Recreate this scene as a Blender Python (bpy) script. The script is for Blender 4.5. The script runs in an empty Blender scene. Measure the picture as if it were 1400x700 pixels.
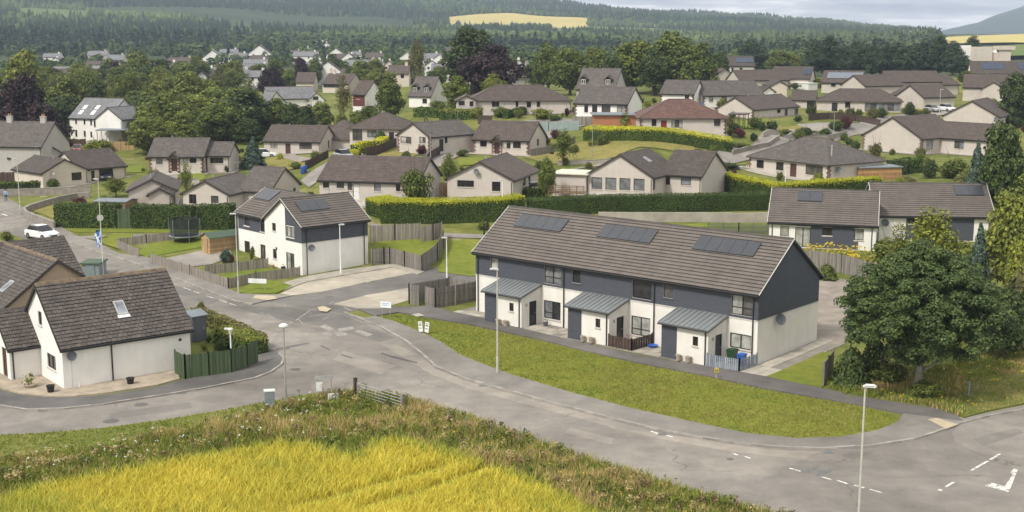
import bpy, bmesh, math, random
import numpy as np
from mathutils import Vector, Matrix
from mathutils.geometry import delaunay_2d_cdt
rnd = random.Random(7)
nrs = np.random.RandomState(11)
sc = bpy.context.scene
COL = sc.collection
# ------------------------------------------------------------------ camera
CAM_H, FPX, TH = 22.5, 1684.0, 0.1731
cam_d = bpy.data.cameras.new('camera'); cam = bpy.data.objects.new('camera', cam_d); COL.objects.link(cam)
cam.location = (0, 0, CAM_H); cam.rotation_euler = (math.pi/2-TH, 0, 0)
cam_d.sensor_width = 36; cam_d.lens = 36*FPX/1400; cam_d.clip_end = 30000; cam_d.clip_start = 1
sc.camera = cam
# ------------------------------------------------------------------ sky, sun, exposure
SUN_EL, SUN_AZ = math.radians(48), math.radians(225)      # azimuth clockwise from +Y: behind the camera, to the left
w = bpy.data.worlds.new('World'); sc.world = w; w.use_nodes = True
nt = w.node_tree; nt.nodes.clear()
def wn(t, **k):
    n = nt.nodes.new(t)
    for a, b in k.items(): setattr(n, a, b)
    return n
out = wn('ShaderNodeOutputWorld'); bg = wn('ShaderNodeBackground'); bg.inputs[1].default_value = 0.105
sky = wn('ShaderNodeTexSky', sky_type='NISHITA', sun_disc=False)
sky.sun_elevation = SUN_EL; sky.sun_rotation = SUN_AZ; sky.altitude = 100; sky.dust_density = 2.0
tc = wn('ShaderNodeTexCoord'); mp = wn('ShaderNodeMapping'); mp.inputs['Scale'].default_value = (1.6, 1.6, 13)
nz = wn('ShaderNodeTexNoise'); nz.inputs['Scale'].default_value = 3.1; nz.inputs['Detail'].default_value = 8; nz.inputs['Roughness'].default_value = .58
cr = wn('ShaderNodeValToRGB')
el = cr.color_ramp.elements
el[0].position = .40; el[0].color = (3.7, 3.85, 4.1, 1)
el[1].position = .60; el[1].color = (13.5, 12.8, 11.6, 1)
e = cr.color_ramp.elements.new(.5); e.color = (6.2, 6.2, 6.2, 1)
mx = wn('ShaderNodeMix', data_type='RGBA'); mx.inputs[0].default_value = .94
L = nt.links.new
L(tc.outputs['Generated'], mp.inputs[0]); L(mp.outputs[0], nz.inputs['Vector']); L(nz.outputs['Fac'], cr.inputs[0])
L(sky.outputs[0], mx.inputs[6]); L(cr.outputs[0], mx.inputs[7]); L(mx.outputs[2], bg.inputs[0]); L(bg.outputs[0], out.inputs[0])
sun_d = bpy.data.lights.new('sun', 'SUN'); sun_d.energy = 2.5; sun_d.angle = math.radians(10); sun_d.color = (1, .95, .87)
sun = bpy.data.objects.new('sun', sun_d); COL.objects.link(sun)
sv = Vector((math.sin(SUN_AZ)*math.cos(SUN_EL), math.cos(SUN_AZ)*math.cos(SUN_EL), math.sin(SUN_EL)))
sun.rotation_euler = (-sv).to_track_quat('-Z', 'Y').to_euler(); sun.location = (-60, -60, 90)
sc.view_settings.view_transform = 'Standard'; sc.view_settings.look = 'None'; sc.view_settings.gamma = 1
sc.view_settings.exposure = 0.6
sc.render.engine = 'CYCLES'
sc.cycles.use_denoising = True; sc.cycles.max_bounces = 6; sc.cycles.transparent_max_bounces = 6
sc.cycles.diffuse_bounces = 3; sc.cycles.glossy_bounces = 2; sc.cycles.transmission_bounces = 3; sc.cycles.volume_bounces = 0
# ------------------------------------------------------------------ materials
MATS = {}
def newmat(name):
    m = bpy.data.materials.new(name); m.use_nodes = True; MATS[name] = m
    n = m.node_tree; b = n.nodes['Principled BSDF']; return m, n, b
def ramp(n, stops):
    r = n.nodes.new('ShaderNodeValToRGB'); els = r.color_ramp.elements
    while len(els) < len(stops): els.new(.5)
    for e, (p, c) in zip(els, stops): e.position = p; e.color = (*c, 1)
    return r
def noise(n, src, scale, detail=4, rough=.55, stretch=None):
    if stretch:
        q = n.nodes.new('ShaderNodeMapping'); q.inputs['Scale'].default_value = stretch; n.links.new(src, q.inputs[0]); src = q.outputs[0]
    t = n.nodes.new('ShaderNodeTexNoise'); t.inputs['Scale'].default_value = scale; t.inputs['Detail'].default_value = detail
    t.inputs['Roughness'].default_value = rough; n.links.new(src, t.inputs['Vector']); return t.outputs['Fac']
def mixc(n, fac, a, b, blend='MIX'):
    x = n.nodes.new('ShaderNodeMix'); x.data_type = 'RGBA'; x.blend_type = blend
    for s, i in ((fac, 0), (a, 6), (b, 7)):
        if isinstance(s, (int, float)): x.inputs[i].default_value = s
        elif isinstance(s, tuple): x.inputs[i].default_value = (*s, 1)
        else: n.links.new(s, x.inputs[i])
    return x.outputs[2]
def bump(n, b, h, strength, dist=.02):
    k = n.nodes.new('ShaderNodeBump'); k.inputs['Strength'].default_value = strength; k.inputs['Distance'].default_value = dist
    n.links.new(h, k.inputs['Height']); n.links.new(k.outputs[0], b.inputs['Normal'])
def islands(n, col, lo=.72, hi=1.22):
    g = n.nodes.new('ShaderNodeNewGeometry'); r = ramp(n, [(0, (lo,)*3), (1, (hi,)*3)]); n.links.new(g.outputs['Random Per Island'], r.inputs[0]); return mixc(n, 1.0, col, r.outputs[0], 'MULTIPLY')
def sc3(c, k): return tuple(min(1, x*k) for x in c)
def pm(name, c, var=.25, scale=3, fine=40, rough=.85, bmp=.25, metal=0, spec=None, stretch=None, c2=None):
    """procedural coat: two noises vary the colour, a fine one gives relief"""
    m, n, b = newmat(name); t = n.nodes.new('ShaderNodeTexCoord').outputs['Object']
    f = noise(n, t, scale, 5, .6, stretch); f2 = noise(n, t, fine, 3, .6, stretch)
    r = ramp(n, [(.3, sc3(c, 1-var)), (.7, c2 or sc3(c, 1+var*.7))]); n.links.new(f, r.inputs[0])
    r2 = ramp(n, [(.3, (1-var*.5,)*3), (.7, (1,)*3)]); n.links.new(f2, r2.inputs[0])
    col = mixc(n, 1.0, r.outputs[0], r2.outputs[0], 'MULTIPLY')
    if name.startswith(('wood', 'kerb', 'slab')): col = islands(n, col)
    n.links.new(col, b.inputs['Base Color'])
    b.inputs['Roughness'].default_value = rough; b.inputs['Metallic'].default_value = metal
    if spec is not None: b.inputs['Specular IOR Level'].default_value = spec
    if bmp: bump(n, b, f2, bmp)
    return m
def render_mat(name, c, dirt):
    m, n, b = newmat(name); t = n.nodes.new('ShaderNodeTexCoord').outputs['Object']
    f = noise(n, t, .7, 6, .65); f2 = noise(n, t, 30, 3, .6); f3 = noise(n, t, 2.2, 5, .6, (1, 1, .12))
    r = ramp(n, [(.35, sc3(c, .9)), (.65, c)]); n.links.new(f, r.inputs[0])
    r3 = ramp(n, [(.42, dirt), (.6, (1, 1, 1))]); n.links.new(f3, r3.inputs[0])
    n.links.new(mixc(n, .13, r.outputs[0], mixc(n, 1.0, r.outputs[0], r3.outputs[0], 'MULTIPLY')), b.inputs['Base Color'])
    b.inputs['Roughness'].default_value = .9; bump(n, b, f2, .35, .015); return m
render_mat('white_render', (.74, .71, .66), (.72, .7, .66))
render_mat('white_wall', (.80, .78, .74), (.8, .78, .74))
render_mat('beige_harl', (.53, .478, .43), (.75, .72, .68))
render_mat('beige_harl2', (.47, .42, .37), (.75, .72, .68))
render_mat('tan_render', (.42, .32, .235), (.8, .76, .7))
render_mat('cream_harl', (.60, .53, .45), (.75, .72, .68))
render_mat('grey_harl', (.42, .40, .375), (.7, .7, .68))
pm('quoin_stone', (.21, .125, .10), .35, 4, 30)
pm('base_course', (.56, .52, .47), .2, 2, 30)
pm('red_panel', (.13, .035, .032), .2)
pm('orange_brick', (.42, .18, .09), .3, 5, 30)
def tile_mat(name, c, cw, rh, var=.35, moss=None):
    """roof tile: brick texture on the roof's own slope coordinates varies tile by tile"""
    m, n, b = newmat(name); uv = n.nodes.new('ShaderNodeTexCoord').outputs['UV']; ob = n.nodes.new('ShaderNodeTexCoord').outputs['Object']
    k = n.nodes.new('ShaderNodeTexBrick'); n.links.new(uv, k.inputs['Vector'])
    k.inputs['Color1'].default_value = (*sc3(c, 1-var*.6), 1); k.inputs['Color2'].default_value = (*sc3(c, 1+var*.6), 1); k.inputs['Mortar'].default_value = (*sc3(c, .5), 1)
    k.inputs['Scale'].default_value = 1; k.inputs['Mortar Size'].default_value = .012; k.inputs['Brick Width'].default_value = cw; k.inputs['Row Height'].default_value = rh; k.offset = .5
    f = noise(n, ob, .9, 6, .65); r = ramp(n, [(.3, (.72, .72, .72)), (.7, (1.12, 1.1, 1.08))]); n.links.new(f, r.inputs[0])
    col = mixc(n, 1.0, k.outputs[0], r.outputs[0], 'MULTIPLY')
    f2 = noise(n, ob, 14, 4, .7); r2 = ramp(n, [(.56, (0, 0, 0)), (.72, (1, 1, 1))]); n.links.new(f2, r2.inputs[0])
    col = mixc(n, r2.outputs[0], col, moss or sc3(c, 1.5))
    col = islands(n, col, .82, 1.15) if name == 'tile_near' else col
    n.links.new(col, b.inputs['Base Color']); b.inputs['Roughness'].default_value = .82; bump(n, b, f2, .3, .02); return m
tile_mat('tile_brown', (.098, .076, .066), .33, .3)
tile_mat('tile_dark', (.082, .067, .059), .33, .3)
tile_mat('tile_greybrown', (.112, .098, .09), .33, .3)
tile_mat('tile_modern', (.135, .117, .103), 1.2, .3, .02, (.142, .123, .108))
tile_mat('tile_near', (.092, .078, .070), .33, .3, .25, (.135, .118, .098))
tile_mat('tile_red', (.14, .078, .062), .33, .3)
tile_mat('slate_grey', (.2, .205, .215), .3, .25)
pm('ridge_tile', (.10, .082, .072), .35, 4, 20)
pm('ridge_lichen', (.2, .145, .09), .45, 2, 14)
pm('fascia_dark', (.025, .022, .022), .2, rough=.5, bmp=0)
pm('fascia_brown', (.055, .04, .033), .2, rough=.55, bmp=0)
pm('gutter_dark', (.018, .018, .02), .1, rough=.4, bmp=0)
pm('clad_grey', (.060, .066, .082), .14, 1.5, 60, .75, .1, stretch=(1, 1, 4))
pm('dark_frame', (.022, .022, .024), .1, rough=.4, bmp=0)
pm('brown_frame', (.06, .038, .028), .2, rough=.5, bmp=0)
pm('white_frame', (.72, .71, .69), .05, rough=.4, bmp=0)
pm('white_verge', (.6, .58, .55), .2, rough=.6, bmp=0)
pm('metal_roof', (.215, .232, .236), .12, 1.2, 30, .5, .03, metal=.25)
pm('solar_panel', (.048, .052, .06), .12, 2, 60, .24, 0, spec=.6)
pm('solar_blue', (.035, .05, .085), .2, 2, 60, .2, 0, spec=.6)
pm('solar_light', (.16, .18, .21), .2, 2, 60, .2, 0, spec=.6)
pm('solar_frame', (.012, .012, .014), .1, rough=.4, bmp=0)
pm('door_dark', (.02, .02, .023), .1, rough=.35, bmp=0)
pm('door_brown', (.085, .035, .025), .2, rough=.45, bmp=0)
pm('door_red', (.22, .02, .02), .15, rough=.45, bmp=0)
pm('flat_roof', (.19, .215, .24), .2, 1.5, 20)
pm('flat_cream', (.62, .6, .47), .1, 1.5, 20)
pm('red_felt', (.20, .065, .05), .2, 3, 30)
pm('green_felt', (.075, .115, .08), .2, 3, 30)
def glass_mat(name, c, rough=.06):
    m, n, b = newmat(name); t = n.nodes.new('ShaderNodeTexCoord').outputs['Object']
    f = noise(n, t, 1.3, 3); r = ramp(n, [(.35, sc3(c, .6)), (.65, sc3(c, 1.25))]); n.links.new(f, r.inputs[0]); n.links.new(r.outputs[0], b.inputs['Base Color'])
    b.inputs['Roughness'].default_value = rough; b.inputs['Specular IOR Level'].default_value = .5; b.inputs['Coat Weight'].default_value = .3; return m
glass_mat('glass_dark', (.025, .025, .026)); glass_mat('glass_blind', (.36, .36, .33)); glass_mat('glass_curtain', (.17, .175, .18)); glass_mat('glass_mid', (.09, .085, .08))
glass_mat('glass_sky', (.22, .24, .27))
def road_mat(name, c, patch=1):
    m, n, b = newmat(name); t = n.nodes.new('ShaderNodeTexCoord').outputs['Object']
    f = noise(n, t, .09, 7, .62); f1 = noise(n, t, .55, 6, .65); f2 = noise(n, t, 24, 3, .7)
    r = ramp(n, [(.34, sc3(c, .74)), (.5, c), (.66, sc3(c, 1.28))]); n.links.new(f, r.inputs[0])
    r1 = ramp(n, [(.3, (.78, .78, .79)), (.7, (1.14, 1.13, 1.11))]); n.links.new(f1, r1.inputs[0])
    col = mixc(n, 1.0, r.outputs[0], r1.outputs[0], 'MULTIPLY')
    r2 = ramp(n, [(.3, (.86,)*3), (.7, (1.08,)*3)]); n.links.new(f2, r2.inputs[0]); col = mixc(n, 1.0, col, r2.outputs[0], 'MULTIPLY')
    if patch:   # tar-sealed cracks and repairs
        v = n.nodes.new('ShaderNodeTexVoronoi'); v.feature = 'DISTANCE_TO_EDGE'; v.inputs['Scale'].default_value = .11; 
        wv = n.nodes.new('ShaderNodeVectorMath'); wv.operation = 'ADD'; wn_ = n.nodes.new('ShaderNodeTexNoise'); wn_.inputs['Scale'].default_value = .5; wn_.inputs['Detail'].default_value = 5
        n.links.new(t, wn_.inputs['Vector']); sm = n.nodes.new('ShaderNodeVectorMath'); sm.operation = 'SCALE'; sm.inputs['Scale'].default_value = 2.2
        n.links.new(wn_.outputs['Color'], sm.inputs[0]); n.links.new(t, wv.inputs[0]); n.links.new(sm.outputs[0], wv.inputs[1]); n.links.new(wv.outputs[0], v.inputs['Vector'])
        rr = ramp(n, [(.0, (.55,)*3), (.006, (1,)*3)]); n.links.new(v.outputs['Distance'], rr.inputs[0])
        fm = noise(n, t, .23, 3); rm = ramp(n, [(.50, (0,)*3), (.58, (1,)*3)]); n.links.new(fm, rm.inputs[0])
        col = mixc(n, 1.0, col, mixc(n, rm.outputs[0], (1., 1., 1.), rr.outputs[0]), 'MULTIPLY')
        vc = n.nodes.new('ShaderNodeTexVoronoi'); vc.inputs['Scale'].default_value = .07; n.links.new(wv.outputs[0], vc.inputs['Vector'])
        sep = n.nodes.new('ShaderNodeSeparateColor'); n.links.new(vc.outputs['Color'], sep.inputs[0])
        rc = ramp(n, [(.1, (.9,)*3), (.9, (1.1, 1.09, 1.07))]); n.links.new(sep.outputs[0], rc.inputs[0]); col = mixc(n, 1.0, col, rc.outputs[0], 'MULTIPLY')
    n.links.new(col, b.inputs['Base Color']); b.inputs['Roughness'].default_value = .92; b.inputs['Specular IOR Level'].default_value = .25; bump(n, b, f2, .4, .01); return m
road_mat('asphalt', (.212, .196, .176)); road_mat('asphalt_worn', (.265, .242, .212)); road_mat('asphalt_court', (.17, .161, .149)); road_mat('pavement_dark', (.118, .112, .108), 0)
road_mat('pavement_worn', (.215, .2, .18), 0); road_mat('path_dark', (.135, .125, .118), 0); road_mat('bay_paving', (.36, .325, .265), 0); road_mat('drive_grey', (.26, .24, .215), 0)
pm('kerb_stone', (.305, .282, .25), .25, 1.2, 25); pm('slab', (.40, .365, .305), .22, .8, 30); pm('slab_dark', (.29, .265, .23), .25, .8, 30)
pm('tactile', (.46, .39, .27), .15, 2, 25); pm('concrete', (.37, .335, .285), .25, .7, 22); pm('wall_stone', (.27, .24, .205), .3, 1.5, 14)
def marking_mat(name, c, lo=.38, hi=.56):
    m, n, b = newmat(name); t = n.nodes.new('ShaderNodeTexCoord').outputs['Object']
    f = noise(n, t, 3.5, 6, .7); r = ramp(n, [(lo, (.212, .196, .176)), (hi, c)]); n.links.new(f, r.inputs[0]); n.links.new(r.outputs[0], b.inputs['Base Color']); b.inputs['Roughness'].default_value = .85
marking_mat('paint_white', (.72, .70, .66)); marking_mat('paint_faded', (.40, .375, .335), .46, .64)
def grass_mat(name, stops, s1=.12, s2=1.3, bm=.7):
    m, n, b = newmat(name); t = n.nodes.new('ShaderNodeTexCoord').outputs['Object']
    f = noise(n, t, s1, 7, .62); f1 = noise(n, t, s2, 6, .68); f2 = noise(n, t, 17, 4, .7)
    r = ramp(n, stops); 
    mm = n.nodes.new('ShaderNodeMath'); mm.operation = 'MULTIPLY_ADD'; mm.inputs[1].default_value = .55; n.links.new(f1, mm.inputs[0])
    m2 = n.nodes.new('ShaderNodeMath'); m2.operation = 'MULTIPLY'; m2.inputs[1].default_value = .45; n.links.new(f, m2.inputs[0]); n.links.new(m2.outputs[0], mm.inputs[2])
    n.links.new(mm.outputs[0], r.inputs[0]); r2 = ramp(n, [(.3, (.62,)*3), (.7, (1.2,)*3)]); n.links.new(f2, r2.inputs[0])
    n.links.new(mixc(n, 1.0, r.outputs[0], r2.outputs[0], 'MULTIPLY'), b.inputs['Base Color']); b.inputs['Roughness'].default_value = .95; b.inputs['Specular IOR Level'].default_value = .15
    bump(n, b, f2, bm, .06); return m
G_LAWN = [(.33, (.11, .15, .02)), (.45, (.155, .19, .026)), (.56, (.20, .215, .035)), (.66, (.27, .245, .07))]
grass_mat('lawn', G_LAWN)
grass_mat('lawn_bright', [(.33, (.10, .15, .018)), (.5, (.16, .20, .025)), (.66, (.24, .235, .06))])
grass_mat('lawn_dry', [(.33, (.15, .155, .035)), (.5, (.23, .205, .06)), (.66, (.32, .26, .10))])
grass_mat('verge_soil', [(.33, (.10, .13, .025)), (.5, (.17, .18, .045)), (.66, (.27, .23, .09))])
grass_mat('garden_ground', [(.33, (.06, .085, .018)), (.45, (.115, .14, .028)), (.56, (.19, .195, .05)), (.66, (.30, .26, .16))], .05, .5)
grass_mat('crop_ground', [(.33, (.26, .25, .035)), (.5, (.42, .36, .05)), (.66, (.5, .4, .06))])
grass_mat('hay', [(.33, (.40, .34, .12)), (.5, (.50, .42, .15)), (.66, (.56, .46, .18))], .004, .05, .1)
grass_mat('pasture', [(.33, (.07, .12, .03)), (.5, (.11, .16, .04)), (.66, (.16, .2, .05))], .004, .05, .1)
pm('gravel', (.27, .235, .195), .3, .7, 16, .95, .8); pm('gravel_tan', (.37, .31, .235), .3, 1.2, 18, .95, .6)
pm('wood_grey', (.235, .212, .188), .3, 1.2, 30, .85, .2, stretch=(4, 4, .5)); pm('wood_grey2', (.28, .25, .212), .3, 1.2, 30, .85, .2, stretch=(4, 4, .5))
pm('wood_dark', (.065, .04, .03), .3, 2, 30, .8, .2, stretch=(4, 4, .5)); pm('wood_green', (.062, .095, .042), .25, 1.5, 30, .8, .2, stretch=(4, 4, .5))
pm('wood_orange', (.42, .24, .10), .25, 1.5, 30, .75, .2, stretch=(3, 3, .6)); pm('wood_new', (.40, .27, .13), .25, 1.5, 30, .8, .2, stretch=(4, 4, .5)); pm('wood_deck', (.20, .13, .075), .3, 1.5, 30, .8, .2)
pm('wood_blue', (.23, .265, .31), .15, 1.5, 30, .8, .1); pm('fence_pale', (.25, .31, .30), .15, 1.5, 30, .8, .1)
pm('galv', (.40, .41, .40), .12, 2, 30, .45, 0, metal=.5); pm('post_pale', (.48, .47, .42), .2, 2, 30, .6, .05); pm('lamp_head', (.62, .62, .6), .1, rough=.4, bmp=0); pm('lamp_dark', (.12, .125, .12), .1, rough=.4, bmp=0)
pm('plastic_green', (.018, .062, .025), .15, rough=.45, bmp=0); pm('plastic_blue', (.03, .11, .42), .15, rough=.45, bmp=0); pm('plastic_black', (.012, .012, .013), .15, rough=.45, bmp=0)
pm('cabinet', (.20, .235, .255), .1, rough=.5, bmp=0); pm('sign_white', (.75, .76, .77), .05, rough=.4, bmp=0); pm('sign_blue', (.35, .48, .6), .1, rough=.4, bmp=0); pm('sign_grey', (.38, .38, .37), .1, rough=.5, bmp=0); pm('sign_yellow', (.55, .40, .05), .1, rough=.5, bmp=0)
pm('dish_grey', (.10, .11, .125), .1, rough=.5, bmp=0); pm('terracotta', (.42, .25, .16), .2); pm('stone_pot', (.42, .35, .27), .25, 4)
pm('car_white', (.75, .76, .77), .03, rough=.25, bmp=0, spec=.6); pm('car_silver', (.42, .44, .46), .05, rough=.28, bmp=0, metal=.4); pm('car_dark', (.03, .035, .045), .05, rough=.25, bmp=0, spec=.6); pm('car_red', (.3, .03, .03), .05, rough=.25, bmp=0)
pm('car_blue', (.10, .13, .2), .05, rough=.28, bmp=0); pm('rubber', (.012, .012, .012), .1, rough=.8, bmp=0); pm('rim', (.3, .3, .31), .1, rough=.35, bmp=0, metal=.7); pm('lamp_red', (.4, .02, .02), .1, rough=.3, bmp=0)
pm('flag_blue', (.07, .19, .55), .1, rough=.8, bmp=0); pm('flag_yellow', (.75, .5, .04), .1, rough=.8, bmp=0); pm('cloth_blue', (.22, .33, .55), .15, rough=.9, bmp=0); pm('cloth_dark', (.02, .022, .03), .15, rough=.9, bmp=0); pm('skin', (.45, .27, .19), .1, rough=.6, bmp=0); pm('hair', (.05, .03, .02), .1, bmp=0)
pm('net_black', (.02, .022, .024), .2, 3, 40, .9, .2)
pm('bark', (.10, .082, .066), .35, 3, 12, .95, .6, stretch=(3, 3, .6)); pm('bark_pale', (.27, .25, .22), .35, 3, 12, .95, .5)
def leaf_mat(name, c, c2=None, trans=.22, var=.5, clump=.5):
    m, n, b = newmat(name); t = n.nodes.new('ShaderNodeTexCoord').outputs['Object']
    g = n.nodes.new('ShaderNodeNewGeometry'); f = noise(n, t, clump, 4, .6)
    r = ramp(n, [(.3, sc3(c, 1-var)), (.55, c), (.75, c2 or sc3(c, 1+var))])
    mm = n.nodes.new('ShaderNodeMath'); mm.operation = 'MULTIPLY_ADD'; mm.inputs[1].default_value = .4; n.links.new(g.outputs['Random Per Island'], mm.inputs[0])
    m2 = n.nodes.new('ShaderNodeMath'); m2.operation = 'MULTIPLY'; m2.inputs[1].default_value = .6; n.links.new(f, m2.inputs[0]); n.links.new(m2.outputs[0], mm.inputs[2])
    n.links.new(mm.outputs[0], r.inputs[0]); 
    oi = n.nodes.new('ShaderNodeObjectInfo'); ro = ramp(n, [(0, (.8, .82, .8)), (1, (1.18, 1.14, 1.1))]); n.links.new(oi.outputs['Random'], ro.inputs[0])
    col = mixc(n, 1.0, r.outputs[0], ro.outputs[0], 'MULTIPLY')
    n.links.new(col, b.inputs['Base Color']); b.inputs['Roughness'].default_value = .6; b.inputs['Specular IOR Level'].default_value = .25
    tr = n.nodes.new('ShaderNodeBsdfTranslucent'); n.links.new(col, tr.inputs[0]); ms = n.nodes.new('ShaderNodeMixShader'); ms.inputs[0].default_value = trans
    n.links.new(b.outputs[0], ms.inputs[1]); n.links.new(tr.outputs[0], ms.inputs[2]); n.links.new(ms.outputs[0], n.nodes['Material Output'].inputs[0]); return m
leaf_mat('leaf_green', (.115, .155, .026), (.23, .26, .05), .22, .6); leaf_mat('leaf_dark', (.056, .088, .022), (.115, .155, .036)); leaf_mat('leaf_light', (.16, .195, .03), (.29, .3, .06), .22, .55)
leaf_mat('leaf_yellow', (.20, .23, .028), (.35, .36, .05)); leaf_mat('leaf_copper', (.034, .02, .022), (.075, .042, .04)); leaf_mat('leaf_conifer', (.034, .06, .024), (.07, .105, .036), .08)
leaf_mat('leaf_blue', (.065, .105, .075), (.12, .17, .12), .1); leaf_mat('leaf_syc', (.08, .124, .036), (.16, .21, .062)); leaf_mat('leaf_olive', (.14, .14, .04), (.24, .225, .07))
leaf_mat('leaf_hedge', (.065, .11, .014), (.12, .17, .024), .1); leaf_mat('leaf_gold', (.40, .42, .02), (.58, .56, .035), .15, .25); leaf_mat('leaf_redbush', (.09, .02, .025), (.16, .05, .04)); leaf_mat('leaf_pink', (.35, .15, .16), (.5, .3, .3))
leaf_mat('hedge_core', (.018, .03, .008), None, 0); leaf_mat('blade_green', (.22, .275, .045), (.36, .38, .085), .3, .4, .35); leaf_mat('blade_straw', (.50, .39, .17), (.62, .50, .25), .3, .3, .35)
leaf_mat('blade_crop', (.72, .63, .09), (.82, .70, .13), .35, .18, .22); leaf_mat('blade_crop_green', (.46, .49, .08), (.6, .58, .11), .35, .22, .3); leaf_mat('weed_rust', (.22, .14, .08), (.33, .23, .13), .2); leaf_mat('blade_lawn', (.28, .292, .055), (.37, .36, .09), .25, .2, .3); leaf_mat('blade_lawn_dark', (.15, .19, .03), (.22, .245, .045), .25, .2, .3); leaf_mat('blade_lawn_dry', (.27, .265, .06), (.36, .33, .11), .25, .2, .3); leaf_mat('flower_white', (.72, .72, .66), None, .2, .1); leaf_mat('flower_yellow', (.6, .45, .03), None, .2, .2); leaf_mat('flower_pink', (.5, .2, .3), None, .2, .2)
# ------------------------------------------------------------------ mesh helpers
class MB:
    """collects faces; build() links them as ONE mesh object"""
    def __init__(s): s.v = []; s.f = []; s.m = []; s.uv = []
    def face(s, pts, mi=0, uv=None):
        k = len(s.v); s.v.extend([tuple(p) for p in pts]); s.f.append(tuple(range(k, k+len(pts)))); s.m.append(mi); s.uv.append(uv)
    def box(s, x0, y0, z0, x1, y1, z1, mi=0, M=None):
        P = [Vector(p) for p in ((x0,y0,z0),(x1,y0,z0),(x1,y1,z0),(x0,y1,z0),(x0,y0,z1),(x1,y0,z1),(x1,y1,z1),(x0,y1,z1))]
        if M is not None: P = [M @ p for p in P]
        k = len(s.v); s.v.extend([tuple(p) for p in P])
        for f in ((0,3,2,1),(4,5,6,7),(0,1,5,4),(1,2,6,5),(2,3,7,6),(3,0,4,7)): s.f.append(tuple(k+i for i in f)); s.m.append(mi); s.uv.append(None)
    def tube(s, p0, p1, r0, r1=None, n=8, mi=0, caps=True):
        p0 = Vector(p0); p1 = Vector(p1); r1 = r0 if r1 is None else r1; d = (p1-p0)
        a = d.orthogonal().normalized(); b = d.normalized().cross(a); k = len(s.v)
        for p, r in ((p0, r0), (p1, r1)):
            for i in range(n): t = 2*math.pi*i/n; s.v.append(tuple(p+a*(r*math.cos(t))+b*(r*math.sin(t))))
        for i in range(n): j = (i+1) % n; s.f.append((k+i, k+j, k+n+j, k+n+i)); s.m.append(mi); s.uv.append(None)
        if caps:
            s.f.append(tuple(k+i for i in range(n-1, -1, -1))); s.m.append(mi); s.uv.append(None); s.f.append(tuple(k+n+i for i in range(n))); s.m.append(mi); s.uv.append(None)
    def lathe(s, c, prof, n=14, mi=0):
        k = len(s.v); c = Vector(c)
        for r, z in prof:
            for i in range(n): t = 2*math.pi*i/n; s.v.append((c.x+r*math.cos(t), c.y+r*math.sin(t), c.z+z))
        for q in range(len(prof)-1):
            for i in range(n): j = (i+1) % n; s.f.append((k+q*n+i, k+q*n+j, k+(q+1)*n+j, k+(q+1)*n+i)); s.m.append(mi); s.uv.append(None)
        s.f.append(tuple(k+i for i in range(n-1, -1, -1))); s.m.append(mi); s.uv.append(None); s.f.append(tuple(k+(len(prof)-1)*n+i for i in range(n))); s.m.append(mi); s.uv.append(None)
    def build(s, name, mats, parent=None, smooth=False):
        me = bpy.data.meshes.new(name); me.from_pydata(s.v, [], s.f)
        if isinstance(mats, str): mats = [mats]
        for q in mats: me.materials.append(MATS[q])
        if len(mats) > 1: me.polygons.foreach_set('material_index', s.m)
        if any(u is not None for u in s.uv):
            ul = me.uv_layers.new(name='UVMap'); flat = []
            for f, u in zip(s.f, s.uv):
                for i in range(len(f)): flat += list(u[i]) if u is not None else [0, 0]
            ul.data.foreach_set('uv', flat)
        if smooth: me.polygons.foreach_set('use_smooth', [True]*len(me.polygons))
        me.update(); o = bpy.data.objects.new(name, me); COL.objects.link(o)
        if parent is not None: o.parent = parent
        return o
def tag(o, label=None, cat=None, group=None, kind=None):
    if label: o['label'] = label
    if cat: o['category'] = cat
    if group: o['group'] = group
    if kind: o['kind'] = kind
    return o
def thing(name, label, cat, loc=(0,0,0), rz=0, group=None):
    o = bpy.data.objects.new(name, None); COL.objects.link(o); o.empty_display_size = .3
    o.location = loc; o.rotation_euler = (0, 0, rz); return tag(o, label, cat, group)
def npmesh(name, V, F, mats, mi=None, parent=None, smooth=False):
    """fast mesh from numpy: V (n,3), F (m,k) all faces with k corners"""
    me = bpy.data.meshes.new(name); m, k = F.shape
    me.vertices.add(len(V)); me.vertices.foreach_set('co', np.asarray(V, dtype=np.float32).ravel())
    me.loops.add(m*k); me.loops.foreach_set('vertex_index', F.astype(np.int32).ravel())
    me.polygons.add(m); me.polygons.foreach_set('loop_start', np.arange(0, m*k, k, dtype=np.int32)); me.polygons.foreach_set('loop_total', np.full(m, k, dtype=np.int32))
    for q in ([mats] if isinstance(mats, str) else mats): me.materials.append(MATS[q])
    if mi is not None: me.polygons.foreach_set('material_index', np.asarray(mi, dtype=np.int32))
    if smooth: me.polygons.foreach_set('use_smooth', np.ones(m, dtype=bool))
    me.update(calc_edges=True); me.validate()
    if name is None: return me
    o = bpy.data.objects.new(name, me); COL.objects.link(o)
    if parent is not None: o.parent = parent
    return o
def copy_tree(o, parent=None):
    c = o.copy(); COL.objects.link(c)
    if parent is not None: c.parent = parent
    for ch in list(o.children): copy_tree(ch, c)
    return c
# ------------------------------------------------------------------ surveying: a photo pixel (1400x700) to a place on the ground
_c, _s = math.cos(TH), math.sin(TH)
CP0 = Vector((0, 0, CAM_H)); FW = Vector((0, _c, -_s)); UP = Vector((0, _s, _c)); RT = Vector((1, 0, 0))
def ray(px, py): return FW+RT*((px-700)/FPX)+UP*((350-py)/FPX)
def P(px, py, z=0.):
    d = ray(px, py); return CP0+d*((z-CAM_H)/d.z)
def PD(px, py, D):
    d = ray(px, py); return CP0+d*(D/d.y)
def onplane(px, py, O, N):
    d = ray(px, py); return CP0+d*((Vector(O)-CP0).dot(N)/d.dot(N))
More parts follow.
